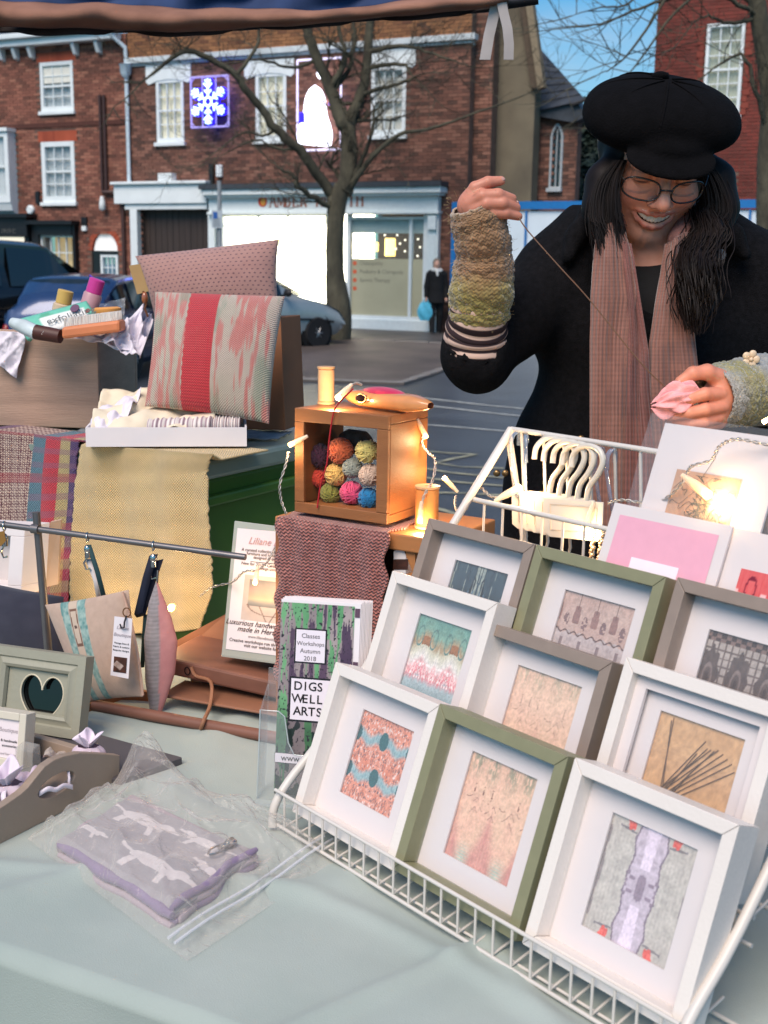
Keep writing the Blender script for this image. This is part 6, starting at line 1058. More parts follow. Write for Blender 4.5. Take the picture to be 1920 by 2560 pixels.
t6, q6, r6 = boxframe(1565, 1641, B2, white_f, A6, 'white double-mounted box frame with stitched linen in the middle row', 60, 60, .094, .098, deep=True)
th_m = M('dark brown stitching', (92, 70, 50), rough=.8, var=.2); a0, a1, c0_, c1_, pz = r6; sq = lambda u, v: q6(a0+(a1-a0)*u, c0_+(c1_-c0_)*v, pz-.0012)
for (u0, v0, u1, v1) in ((.12, .10, .58, .86), (.13, .09, .62, .80), (.12, .10, .74, .82), (.14, .08, .80, .80), (.12, .06, .86, .77), (.14, .05, .92, .74), (.16, .04, .97, .68), (.18, .03, .70, .80), (.10, .12, .66, .80), (.14, .94, .30, .02), (.16, .97, .26, .0), (.20, .10, .52, .72), (.24, .02, .5, .5)): one('stitch', th_m, t6, 'tube', [sq(u0, v0), sq((u0+u1)/2, (v0+v1)/2)-RN*-.0003, sq(u1, v1)], .00045, 5)
boxframe(1071, 1294, B3, taupe_f, A7, 'taupe box frame with dark blue figure print, back row left', 90, 100, .088, .098)
boxframe(1341, 1361, B3, green_f, A8, 'sage green box frame with brown dress silhouettes print in the back row', 120, 130, .096, .100)
boxframe(1693, 1442, B3, taupe_f, A9, 'taupe box frame with dark lace ovals print in the back row', 120, 110, .100, .096)
# cards in the upper tiers
def card(x, y, b, W, Hh, label, panes, tilt=RT+.02, fm=mount_m):
    tl = PL(x, y, rq(0, b, 0), RB); v = Vector((0, 0, 1))*math.cos(tilt)+RB*math.sin(tilt); n = RU.cross(v); o = tl-v*Hh; t = thing('mounted_card', label, 'card', o); q_ = lambda a, c, d=0: o+RU*a+v*c+n*d
    one('mount', fm, t, 'box', q_(0, 0, -.003), RU*W, v*Hh, n*.003)
    for nm, a0, c0_, a1, c1_, art, lift in panes: grid(nm, 60, 60, frame3(q_(a0, c0_, lift), q_(a1, c0_, lift), q_(a0, c1_, lift)), VC('art print', rough=.6, var=.05), t, art, smo=False)
    return t, q_
flat = lambda c: (lambda U, W: np.broadcast_to(LA(c), U.shape+(3,)).copy())
def moss(U, W): m = np.abs(((U*3) % 1)-.5)*2; return lerp3((120, 116, 104), (168, 166, 148), fbm((m, W), 9, 5, 3))*(.75+.4*(vn((m*14, W*5), 1, 2) > .4))[..., None]
card(1537, 1256, .270, .150, .15, 'white card with wide pink border and small grey print above the green frame', [('pink_mount', .012, .0, .138, .138, flat((226, 164, 182)), .0006), ('inner_mount', .043, .0, .104, .096, flat((232, 222, 230)), .0012), ('print', .051, .02, .096, .084, moss, .0018)])
card(1775, 1308, .275, .15, .15, 'white card with crimson mirrored print at the right edge of the rack', [('print', .050, .02, .125, .112, A10, .0008)], fm=mount_m)
# cellophane wrapped linen card
def linen(U, W):
    o = lerp3((192, 152, 122), (176, 134, 104), fbm((U, W), 6, 2))*(1+.06*np.sin(U*300+W*300))[..., None]; return o
tc_, qc = card(1663, 1057, .318, .148, .20, 'linen card with knotted thread picture in a clear sleeve at the top of the rack', [('linen_panel', .032, .035, .112, .152, linen, .0006)], tilt=RT)
q = MB(); rr = random.Random(4)
for i in range(70):
    a, c = rr.gauss(.074, .012), rr.gauss(.100, .020); pts = [qc(a, c, .001)]
    for k in range(4): a += rr.uniform(-.010, .010); c += rr.uniform(-.010, .010); pts.append(qc(min(max(a, .035), .11), min(max(c, .04), .148), .0015+.001*rr.random()))
    q.tube(smoothpath(pts, 3), .00032, 4)
q.build('knotted_thread', M('dark green grey thread', (66, 66, 54), rough=.9, var=.4), tc_, kind='stuff')
slv = film('clear sleeve', (226, 230, 236), .10, .08, .35, 26); crumple('clear_sleeve', None, None, [qc(-.016, -.01, .004), qc(.162, -.01, .004), qc(.164, .206, .005), qc(-.018, .208, .005)], .003, 6, slv, 20, 24, tc_, thick=0)
tc2, qc2 = card(1890, 1125, .335, .14, .18, 'further sleeved card with woven strip, cut off by the right edge', [('strip', .01, .02, .05, .16, lambda U, W: np.where((np.sin(U*16+W*40) > 0)[..., None], LA((70, 60, 62)), LA((150, 110, 80))), .0008)], fm=M('slate card', (88, 88, 98), rough=.7)); crumple('clear_sleeve', None, None, [qc2(-.01, -.01, .004), qc2(.16, -.01, .004), qc2(.16, .19, .005), qc2(-.01, .19, .005)], .003, 8, slv, 16, 16, tc2, thick=0)
# hangers with cards, and clear hooks
hang_m = M('ivory plastic hanger', (214, 206, 192), rough=.35, var=.03, coat=.3)
def rpl(x, y, b): return PL(x, y, rq(0, b, 0), RB)
for k in range(5):
    dx, dy = k*23, k*5; bb = .360-.004*k; t = thing('hanger', ['ivory card hanger furthest left on the top rail', 'second ivory card hanger on the top rail', 'middle ivory card hanger of the five', 'fourth ivory card hanger from the left', 'ivory card hanger furthest right on the top rail'][k], 'hanger', rpl(1380+dx, 1225+dy, bb), 'ivory hangers hooked over the top rail')
    pts = [(1336, 1148), (1341, 1118), (1360, 1098), (1385, 1095), (1408, 1108), (1415, 1136), (1402, 1168), (1382, 1196), (1374, 1232)]
    off = [.352, .354, .352, .349, .347, .346, .345, .345, .346]; one('hook', hang_m, t, 'tube', smoothpath([rpl(x+dx, y+dy, o_-.004*k) for (x, y), o_ in zip(pts, off)], 4), [.0036]*33, 8, smo=70)
    c0x, c1x = 1278+k*20, 1420+k*22; qa = lambda x, y: rpl(x, y, .348-.006*k); one('card', hang_m, t, 'slab', [qa(c0x, 1224+dy), qa(c1x, 1236+dy), qa(c1x-4, 1322+dy*1.0), qa(c1x-14, 1334+dy), qa(c0x+16, 1322+dy), qa(c0x+2, 1310+dy)], RB*.0018, bev=.0006)
    q = MB(); fr_ = [qa(c0x+18, 1240+dy), qa(c1x-14, 1250+dy), qa(c1x-20, 1312+dy), qa(c0x+20, 1304+dy)]; fr_ = [p-RB*.0006 for p in fr_]; q.tube(fr_+[fr_[0]], .0005, 4); q.build('embossed_line', M('beige line', (196, 176, 156), rough=.6, var=0), t)
hk = film('clear acrylic hook', (150, 170, 196), .30, .05)
for i, (x, y, lab) in enumerate(((1290, 1093, 'clear acrylic hook furthest left on the top rail'), (1315, 1096, 'clear acrylic hook between the left one and the ivory hangers'), (1500, 1130, 'clear acrylic hook just right of the ivory hangers'), (1530, 1136, 'clear acrylic hook nearest the linen card'))):
    t = thing('clear_hook', lab, 'hook', rpl(x, y+90, .35), 'clear acrylic hooks on the top rail'); pts = [rpl(x-14, y+40, .345), rpl(x-12, y+4, .347), rpl(x, y-13, .352), rpl(x+8, y-8, .357), rpl(x+8, y+20, .362)] if i != 1 else [rpl(x-2, y+60, .345), rpl(x-2, y, .349), rpl(x+2, y-10, .357), rpl(x+4, y+10, .362)]
    ribbon(smoothpath(pts, 4), RU*.006+RB*0, hk, t, 'strip', .0015); ribbon([rpl(x-14 if i != 1 else x-2, y+38, .345), rpl(x-6 if i != 1 else x-2, y+90, .346), rpl(x+4 if i != 1 else x, y+150, .346)], RU*.005, hk, t, 'stem', .001)
be = thing('beaded_earrings', 'dangling silver beaded earrings on clear card left of the pink card', 'earrings', rpl(1490, 1400, .33)); q = MB()
for j, (x0, x1) in enumerate(((1488, 1474), (1508, 1496))):
    for i in range(14): f = i/13; q.ball(rpl(x0+(x1-x0)*f+3*math.sin(i*2), 1330+75*f, .325), .0022+.0012*random.random(), 8, 6)
q.build('beads', M('silver brown beads', (170, 150, 130), rough=.25, metal=.6, var=.3, scale=200), be, smo=80)
pc = thing('paper_card', 'white paper slip hanging below the right side of the rack', 'paper', Z(1870, 2330, TZ)); one('sheet', M('white slip', (214, 214, 220), rough=.7, var=.02), pc, 'slab', [rq(RW+.012, .14, .02), rq(RW+.012, .20, .03), rq(RW+.010, .21, .15), rq(RW+.010, .15, .14)], RU*.0008)
# ================================================================ WOODEN CRATE, SCARF, YARN BOX
oak_m = M('honey oak veneer', (158, 104, 62), rough=.5, var=.16, scale=5, c2=(134, 84, 48), stretch=(1.5, 1.5, 9), bump=.15, bscale=120); oak2 = M('oak inner face', (120, 78, 50), rough=.6, var=.16, scale=5, stretch=(1.5, 1.5, 9))
YZ = 1.062; yb0, yb1 = Z(743, 1277, YZ), Z(973, 1310, YZ); yu = (yb1-yb0); yu.z = 0; yw_ = yu.length; yu.normalize(); yv = Vector((-yu.y, yu.x, 0)); yh = PL(738, 1018, yb0, -yv).z-YZ; yd = (Z(1035, 1289, YZ)-yb1).dot(yv); yd = max(.10, min(yd, .18))
pcr = thing('plywood_crate', 'honey plywood crate draped with the dusty rose knitted scarf', 'crate', (yb0.x, yb0.y+.05, TZ+.002)); yq = lambda a, b, z: Vector((yb0.x, yb0.y, 0))+yu*a+yv*b+Vector((0, 0, z)); ply = M('honey plywood', (176, 118, 70), rough=.55, var=.14, scale=4, stretch=(1, 1, 7))
x0c, x1c, zt = -.030, yw_+.085, YZ-.009
one('top_board', ply, pcr, 'box', yq(x0c, -.012, zt-.022), yu*(x1c-x0c), yv*(yd+.06), (0, 0, .022), bev=.002); one('side_board', M('reddish plywood edge', (150, 96, 66), rough=.6, var=.12), pcr, 'box', yq(x0c, -.010, TZ+.003), yu*.014, yv*(yd+.05), (0, 0, zt-TZ-.026)); one('side_board', ply, pcr, 'box', yq(yw_+.03, -.006, TZ+.003), yu*.014, yv*(yd+.05), (0, 0, zt-TZ-.026)); one('back_board', M('dark inner ply', (70, 48, 36), rough=.8), pcr, 'box', yq(x0c+.015, yd+.03, TZ+.003), yu*(yw_+.03-x0c-.016), yv*.012, (0, 0, zt-TZ-.026)); one('front_board', ply, pcr, 'box', yq(x0c+.0145, -.010, TZ+.003), yu*(yw_+.03-x0c-.015), yv*.010, (0, 0, .10))
ybx = thing('shadow_box', 'square oak box shelf filled with balls of yarn', 'box', yq(yw_/2, 0, YZ)); th = .011
for a0, a1, z0, z1, nm in ((0, yw_, 0, th*1.05, 'bottom_board'), (0, yw_, yh-th*1.05, yh, 'top_board'), (0, th, th*1.05+.0003, yh-th*1.05-.0003, 'side_board'), (yw_-th, yw_, th*1.05+.0003, yh-th*1.05-.0003, 'side_board')): one(nm, oak_m, ybx, 'box', yq(a0, 0, YZ+z0), yu*(a1-a0), yv*yd, (0, 0, z1-z0), bev=.0012)
for a0, a1, z0, z1 in ((0, yw_, 0, .0145), (0, yw_, yh-.018, yh), (0, .0155, .0148, yh-.0183), (yw_-.0175, yw_, .0148, yh-.0183)): one('front_lip', oak_m, ybx, 'box', yq(a0, -.0065, YZ+z0), yu*(a1-a0), yv*.006, (0, 0, z1-z0), bev=.001)
def yarn(x, y, r, c, label):
    p = PL(x, y, yq(0, .034, 0), -yv); k = (p-CP).length/FPX; R_ = r*k; t = thing('yarn_ball', label, 'yarn', p-Vector((0, 0, R_)), 'small balls of yarn in the oak box'); m_ = M('yarn %d %d %d' % c, c, rough=.95, var=.25, scale=160, bump=.5, bscale=700, sheen=.3); one('core', m_, t, 'ball', p, R_*.93, 16, 10, smo=80)
    q = MB(); rr = random.Random(x*7+y); 
    for i in range(20):
        ax = Vector((rr.gauss(0, 1), -abs(rr.gauss(0, .6))*(.4 if i % 3 else 1.6), rr.gauss(0, 1))).normalized(); a = ax.orthogonal().normalized(); b = ax.cross(a); h = rr.uniform(-.45, .45); pts = []
        for j in range(15): an = 2*math.pi*j/14; s = math.sqrt(1-h*h); pts.append(p+(ax*h+(a*math.cos(an)+b*math.sin(an))*s)*R_*(.975+.03*(i%3)/2))
        q.tube(pts, R_*.075, 5, cap=False)
    q.build('strands', m_, t, smo=80, kind='stuff')
for a in ((795, 1138, 30, (72, 34, 54), 'plum yarn ball in the upper left of the oak box'), (851, 1127, 32, (216, 106, 64), 'orange yarn ball in the top row of the oak box'), (918, 1128, 30, (226, 206, 124), 'pale lemon yarn ball at the upper right of the oak box'), (793, 1195, 24, (226, 76, 54), 'scarlet yarn ball at the left of the middle row'), (840, 1186, 28, (222, 178, 100), 'golden yarn ball in the middle row'), (881, 1170, 25, (150, 154, 142), 'grey green yarn ball beneath the orange one'), (925, 1188, 28, (206, 178, 158), 'beige yarn ball at the right of the middle row'),
          (827, 1233, 26, (132, 130, 56), 'olive yarn ball in the bottom row'), (879, 1232, 29, (216, 76, 116), 'pink yarn ball in the bottom row'), (921, 1246, 26, (24, 112, 164), 'bright blue yarn ball at the bottom right')): yarn(*a)
yr = PL(888, 1105, yq(0, .075, 0), -yv); gy = thing('yarn_ball', 'dark grey yarn skein lying behind the orange ball', 'yarn', yr); one('core', M('grey yarn', (88, 82, 78), rough=.95, var=.3, scale=160, bump=.5, bscale=600), gy, 'tube', [yr-yu*.022, yr-yu*.01, yr+yu*.015, yr+yu*.024], [.012, .018, .017, .010], 14, smo=60)
def scol(U, W): n = fbm((U, W), 11, 3); k = np.sin(W*330+2.2*np.sin(U*95))*.5+.5; sp = vn((U*70, W*95), 1, 6); return lerp3((132, 70, 66), (214, 142, 130), np.clip(.25*n+.50*k+.45*(sp-.3), 0, 1))
sc0, sc1 = .0-.014, yw_+.012
def scpos(U, W):
    w = 1-W; tb = .30; back = np.clip((tb-w)/tb, 0, 1)*.10; dn = np.clip((w-tb)/(1-tb), 0, 1)*.235; o = np.array(yq(sc0, -.0245, YZ-.0055))+np.array(yu)*((sc1-sc0)*U+.004*np.sin(W*40)*(U-.5)*2)[..., None]+np.array(yv)*back[..., None]; r = np.clip(dn/.012, 0, 1); o[..., 2] -= dn; o -= np.array(yv)*(.004*r+.006*(dn/.235)*np.sin(U*7+1)+.002*np.sin(U*31)*r)[..., None]; return o
tag(grid('knitted_scarf', 110, 170, scpos, VC('rose knit', rough=.95, bump=1., kind='knit', su=150, sv=210, dark=.45, sheen=.3), None, scol, size=(.19, .335), thick=.003), 'dusty rose knitted scarf draped over the front of the plywood crate', 'scarf')
def spool(c, r, h, label, tm, lb_=None):
    t = thing('thread_spool', label, 'spool', c); wd_ = M('pale spool wood', (208, 164, 120), rough=.6, var=.1, scale=30); prof = [(r*1.06, 0), (r*1.06, h*.06), (r*.9, h*.09)]; one('flange', wd_, t, 'lathe', c, [(r*1.05, 0), (r*1.05, h*.05), (r*.85, h*.075)], n=28, smo=40); one('flange', wd_, t, 'lathe', c+Vector((0, 0, h*.925)), [(r*.85, 0), (r*1.05, h*.025), (r*1.05, h*.075), (r*.25, h*.075), (r*.22, h*.03)], n=28, smo=40)
    pr = [];  k = 44
    for i in range(k+1): z = h*(.075+.85*i/k); pr += [(r*(.97+.018*(i % 2)), z)]
    one('thread', tm, t, 'lathe', c, pr, n=28, smo=80); return t
s1 = yq(0, .055, YZ+yh+.0005); pz_ = PL(815, 1012, s1, -yv); spool(Vector((pz_.x, pz_.y, YZ+yh+.0008)), .0118, .052, 'cream thread spool standing on top of the oak box', M('cream thread', (206, 166, 124), rough=.8, var=.08, scale=60))
s2 = Z(1066, 1318, zt+.001); spool(Vector((s2.x, s2.y, zt+.0008)), .0160, .057, 'larger amber thread spool beside the oak box', M('amber thread', (206, 140, 76), rough=.75, var=.1, scale=60))
# shuttle with pincushion
sh_ = thing('weaving_shuttle', 'polished wooden weaving shuttle with magenta pincushion on the oak box', 'shuttle', yq(.12, .06, YZ+yh)); zs = YZ+yh+.002; sa, sb_ = Z(842, 1012, zs), Z(1050, 1040, zs); su_ = (sb_-sa); sl = su_.length; su_.normalize(); sv_ = Vector((-su_.y, su_.x, 0)); shm = M('polished beech', (206, 138, 84), rough=.25, var=.12, scale=8, stretch=(1, 6, 6), coat=.5)
def shp(U, W):
    a = W*2*np.pi; x = U*sl; k = (np.sin(np.pi*np.clip(U*.94+.03, 0, 1)))**.55; o = np.array(sa)+np.array(su_)*x[..., None]; cy, sz = np.cos(a), np.sin(a); ry = .021*k; rz = .0118*np.minimum(1, k*1.25); o = o+np.array(sv_)*((np.sign(cy)*np.abs(cy)**.7)*ry+.020)[..., None]; o[..., 2] += rz*(np.sign(sz)*np.abs(sz)**.7)+.0118; return o
grid('body', 50, 32, shp, shm, sh_); cen = sa+su_*(sl*.45)+sv_*.020; 
grid('pincushion', 30, 14, lambda U, W: np.array(cen)+np.array(su_)*((U-.5)*sl*.50)[..., None]+np.array(sv_)*((W-.5)*.033*(.4+.6*np.sin(np.pi*np.clip(U, .02, .98))))[..., None]+np.array([0, 0, 1.])*(.0212+.008*np.sqrt(np.clip(np.sin(np.pi*U)*np.sin(np.pi*W), 0, 1)))[..., None], M('magenta felt', (188, 28, 74), rough=.95, var=.15, scale=60, sheen=.4), sh_, thick=.003)
ey = PL(905, 995, sa-sv_*.003, -sv_); q = MB(); q.tube([ey+su_*(.009*math.cos(a))+Vector((0, 0, .006*math.sin(a)))-sv_*.0015 for a in np.linspace(0, 6.283, 20)], .0012, 6); q.build('eyelet', M('nickel rim', (190, 160, 120), rough=.25, metal=.8), sh_, smo=80); one('eye_hole', M('dark hole', (40, 18, 16), rough=.9, var=0), sh_, 'ball', ey-sv_*.001, (.0085, .002, .0055), 14, 8)
rt = thing('red_thread', 'red thread trailing down the front of the oak box from the shuttle', 'thread', yq(.04, -.01, YZ)); one('strand', M('red cotton thread', (176, 26, 40), rough=.8, var=.1), rt, 'tube', smoothpath([PL(x, y, yq(0, -.0095, 0), -yv) for x, y in ((897, 1012), (893, 1003), (880, 975))][::-1][:1]+[PL(880, 975, yq(0, -.010, 0), -yv), PL(845, 1010, yq(0, -.011, 0), -yv), PL(832, 1040, yq(0, -.010, 0), -yv), PL(822, 1110, yq(0, -.009, 0), -yv), PL(817, 1160, yq(0, -.0085, 0), -yv), PL(802, 1210, yq(0, -.009, 0), -yv), PL(793, 1270, yq(0, -.010, 0), -yv)], 5), .0011, 6)
# ================================================================ WOODEN STAND, SIGN, LEAFLETS
rw = M('reddish stained wood', (128, 86, 70), rough=.55, var=.18, scale=5, c2=(104, 68, 55), stretch=(1.2, 6, 6)); rw2 = M('warm beech slat', (136, 94, 72), rough=.55, var=.16, scale=5, stretch=(1.2, 6, 6))
ws = thing('wooden_stand', 'reddish slatted wooden stand with leather tie under the sign', 'stand', Z(480, 1830, TZ+.002))
g0, g1 = Z(235, 1763, TZ+.012), Z(720, 1850, TZ+.012); wu = (g1-g0); wu.z = 0; wlen = wu.length; wu.normalize(); wv = Vector((-wu.y, wu.x, 0)); one('dowel', rw, ws, 'tube', [g0, g1], .0085, 12, smo=60)
k0, k1 = PL(400, 1755, g0+wv*.05, -wv), PL(700, 1808, g0+wv*.05, -wv); one('lower_slat', rw2, ws, 'slab', [Vector((k0.x, k0.y, TZ+.020)), Vector((k1.x, k1.y, TZ+.020)), Vector((k1.x, k1.y, k1.z+.012)), Vector((k0.x, k0.y, k0.z+.012))], wv*.07, bev=.004)
m0, m1 = PL(395, 1640, g0+wv*.085, -wv), PL(698, 1707, g0+wv*.085, -wv); one('upper_slat', rw, ws, 'slab', [m0, m1, m1-Vector((0, 0, .026)), m0-Vector((0, 0, .026))], wv*.12, bev=.004)
for f in (.15, .8): p_ = m0.lerp(m1, f)+wv*.06; one('leg', rw, ws, 'box', (p_.x-.01, p_.y, TZ+.003), wu*.02, wv*.03, (0, 0, m0.lerp(m1, f).z-TZ-.030))
one('end_board', M('orange pine board', (140, 92, 62), rough=.6, var=.15, scale=5, stretch=(1, 6, 6)), ws, 'slab', [Z(205, 1790, TZ+.003), Z(285, 1750, TZ+.003), Z(392, 1752, TZ+.003), Z(330, 1740, TZ+.003)], (0, 0, .014)); aa, bb_, cc = PL(425, 1610, g0+wv*.19, -wv), PL(570, 1532, g0+wv*.23, -wv), PL(575, 1640, g0+wv*.22, -wv); one('back_board', rw2, ws, 'slab', [aa, bb_, cc, aa-Vector((0, 0, .03))], wv*.012)
one('leather_tie', M('tan leather tie', (142, 98, 72), rough=.7, var=.15), ws, 'tube', smoothpath([PL(478, 1668, g0+wv*.084, -wv), PL(490, 1690, g0+wv*.08, -wv), PL(527, 1705, g0+wv*.078, -wv), PL(526, 1760, g0+wv*.04, -wv), PL(510, 1800, g0-wv*.009, -wv), PL(502, 1822, g0-wv*.009, -wv)], 4), .0028, 6, smo=60); q = MB(); hp = PL(469, 1677, g0+wv*.084, -wv); q.tube([hp+wu*(.0045*math.cos(a))+Vector((0, 0, .006*math.sin(a)))-wv*.001 for a in np.linspace(0, 6.283, 14)], .0009, 5); q.build('screw_hole', M('dark hole'), ws)
sg = thing('counter_sign', 'clear acrylic sign holder with a printed handwoven cushion notice', 'sign', PL(630, 1650, g0+wv*.10, -wv)); sgn = (-wv+Vector((0, 0, .16))).normalized(); s0_ = PL(553, 1641, g0+wv*.105, -wv); on = lambda x, y: PL(x, y, s0_, sgn)
a, b, c, d = on(586, 1302), on(745, 1322), on(722, 1664), on(553, 1641); one('acrylic_panel', M('grey clear acrylic', (168, 170, 160), rough=.15, var=.04, coat=.5), sg, 'slab', [a, b, c, d], -sgn*.004, bev=.0008); one('foot', M('grey clear acrylic'), sg, 'slab', [d, c, c+wv*.05, d+wv*.05], (0, 0, .003))
us, vs_ = (c-d).normalized(), (a-d).normalized(); Ws, Hs = (c-d).length, (a-d).length; sq2 = lambda u, v, l=.0004: d+us*(Ws*u)+vs_*(Hs*v)+sgn*l
one('paper', M('printed paper', (228, 218, 218), rough=.6, var=.02), sg, 'slab', [sq2(.06, .06), sq2(.97, .06), sq2(.94, .95), sq2(.06, .95)], sgn*.0004); sgt = lambda s_, v_, z_, m_, sh=0, u_=.66: text('lettering', s_, z_, sq2(u_, v_, .001), us, vs_, m_, sg, 'CENTER', sh, 0, .0002, lift=.0005)
pk_ = M('pale pink script', (208, 158, 150), rough=.7, var=0); dk_ = M('dark brown print', (78, 58, 54), rough=.7, var=0); sgt('Liliane Boutique', .845, .0145, pk_, .35); sgt('A curated collection of unique, chalk painted', .79, .0062, dk_); sgt('furniture and handmade textile pieces', .765, .0062, dk_); sgt('designed in our home studio', .74, .0062, dk_); sgt('New for 2018 - Ceramic chalk workshops', .69, .0064, dk_, .1); sgt('design consultations', .665, .006, dk_)
sgt('Luxurious handwoven cushions', .250, .0112, dk_, .35); sgt('made in Hertfordshire', .205, .0112, dk_, .35); sgt('www.lilianeboutique.co.uk', .165, .006, M('grey print', (150, 140, 138), rough=.7, var=0)); sgt('Creative workshops run throughout the year', .125, .0068, dk_, .1); sgt('visit our website for details', .095, .0068, dk_, .1)
one('rule', dk_, sg, 'box', sq2(.30, .715, .0009), us*(Ws*.6), vs_*.0008, sgn*.0002)
def cushphoto(U, W): 
    o = lerp3((206, 192, 182), (188, 170, 160), fbm((U, W), 4, 3)); cu = np.clip(1-np.maximum(np.abs(U-.62)/.52, np.abs(W-.62)/.30)**4, 0, 1) > .05; st = np.stack([np.interp(W, [.32, .40, .48, .56, .66, .80, .92], [120*1., 150, 190, 176, 186, 140, 120]), np.interp(W, [.32, .40, .48, .56, .66, .80, .92], [118, 146, 178, 160, 150, 134, 116]), np.interp(W, [.32, .40, .48, .56, .66, .80, .92], [116, 140, 150, 140, 138, 130, 116])], -1); o = np.where(cu[..., None], LA(st), o); leg = (W < .34) & ((np.abs(U-.35-.5*(.34-W)) < .012) | (np.abs(U-.75+.5*(.34-W)) < .012)) | (np.abs(np.hypot((U-.6)*.62, (W-.36)*1.3)-.30) < .012) & (W < .36); return np.where(leg[..., None], LA((130, 112, 104)), o)
grid('photo_print', 60, 60, frame3(sq2(.24, .29, .001), sq2(.96, .29, .001), sq2(.24, .62, .001)), VC('sign photo', rough=.45), sg, cushphoto, smo=False)
# leaflets
lh = thing('leaflet_holder', 'clear acrylic holder with a stack of arts leaflets, left of the rack', 'leaflet holder', Z(745, 1985, TZ)); LBL, LBR = Z(672, 1990, TZ+.006), Z(905, 2012, TZ+.006); lu = (LBR-LBL); lu.z = 0; lu.normalize(); lv0 = Vector((-lu.y, lu.x, 0)); lt = math.radians(9); lv = (Vector((0, 0, 1))*math.cos(lt)+lv0*math.sin(lt)); ln_ = lu.cross(lv); lO = LBL+lv*.004; oL = lambda x, y: PL(x, y, lO, ln_); LW = .099; LH = (oL(705, 1497)-lO).dot(lv); l0 = lO+lu*((oL(690, 1900)-lO).dot(lu)-.001); lq = lambda a, c, l=0.: l0+lu*a+lv*c+ln_*l
def cover(U, W):
    n = fbm((U*.5, W), 7, 3, 4); s = fbm((U*1.6, W*.35), 9, 8, 4); pu = lerp3((62, 44, 70), (96, 72, 92), n); gr = lerp3((58, 118, 76), (132, 188, 134), fbm((U, W), 6, 12)); gy_ = lerp3((176, 160, 158), (120, 108, 110), n); o = np.where((s > .58)[..., None], gr, np.where((s < .44)[..., None], pu, gy_)); low = np.clip((.52-W)/.18, 0, 1)[..., None]; dk__ = lerp3((14, 18, 18), (34, 50, 42), n); o = o*(1-low)+np.where((s > .60)[..., None], gr*.45, np.where((n > .66)[..., None], gy_*.8, dk__))*low; sp = vn((U*1., W*2.1), 52, 5) > .80; return np.where(sp[..., None], LA((40, 34, 44)), o)
for k in range(9):
    dz = -.0016*(k+1); w2 = .0012*k; one('leaflet', M('leaflet paper edge', (226, 216, 214), rough=.6, var=.03) if k else M('leaflet white', (232, 224, 224), rough=.5, var=.01), lh, 'box', lq(.0015*k, 0, dz), lu*LW, lv*(LH+.0016*(k % 3)), ln_*.0012)
grid('cover_print', 130, 260, frame3(lq(0, .0, .0006), lq(LW*.925, .0, .0006), lq(0, LH*.985, .0006)), VC('leaflet print', rough=.35, var=.04, coat=.3), lh, cover, smo=False)
for z_ in (.72, .45): one('index_tab', M('plum print', (92, 66, 84), rough=.5, var=0), lh, 'box', lq(LW*.932, LH*(z_+.21), .0001), lu*(LW*.06), lv*(LH*.045), ln_*.0004)
for k in (3, 6): grid('back_print', 4, 60, frame3(lq(LW+.0016*k, .0, -.0016*(k+1)), lq(LW+.0016*k, .0, -.0016*(k+2)), lq(LW+.0016*k, LH, -.0016*(k+1))), VC('leaflet print'), lh, cover, smo=False)
def panel(a, c, a2, c2, bw): one('title_panel', M('black print border', (22, 20, 24), rough=.4, var=0), lh, 'box', lq(a-bw, c-bw, .0007), lu*(a2-a+2*bw), lv*(c2-c+2*bw), ln_*.0003); one('title_panel', M('white print panel', (232, 222, 228), rough=.5, var=0), lh, 'box', lq(a, c, .00102), lu*(a2-a), lv*(c2-c), ln_*.0002)
kp = M('grey title print', (110, 104, 106), rough=.6, var=0); kb_ = M('black title print', (26, 24, 26), rough=.6, var=0)
c_of = lambda y, x=730: (oL(x, y)-l0).dot(lv); a_of = lambda x, y: (oL(x, y)-l0).dot(lu)
a0, a1, z0, z1 = a_of(741, 1600), a_of(814, 1600), c_of(1655, 775), c_of(1575, 775); panel(a0, z0, a1, z1, .0018)
for i, s_ in enumerate(('Classes', 'Workshops', 'Autumn', '2018')): text('lettering', s_, .0078 if i != 1 else .0072, lq((a0+a1)/2, z1-(z1-z0)*(.21+.235*i)-.0015, .0013), lu, lv, kp, lh, 'CENTER', 0, 0, .0002, lift=.0002)
a0, z0, z1 = a_of(727, 1750), c_of(1800, 760), c_of(1697, 760); a1 = LW*.92-.001; panel(a0, z0, a1, z1, .0022)
for r_, s_ in enumerate(('DIGS', 'WELL', 'ARTS')):
    for j, chh in enumerate(s_): text('lettering', chh, .0150, lq(a0+.0088+.0091*j, z1-(z1-z0)*(.27+.305*r_), .0013), lu, lv, kb_, lh, 'CENTER', 0, .012, .0002, lift=.0002)
z0, z1 = c_of(1905, 700), c_of(1882, 700); panel(a_of(688, 1890), z0, LW*.92, z1, .0006); text('lettering', 'www.digswellarts.org', .0108, lq(a_of(703, 1895), z0+.0026, .0013), lu, lv, kb_, lh, 'LEFT', 0, .004, .0002, lift=.0002)
acr = film('clear acrylic', (206, 214, 216), .10, .03); ay = .0022
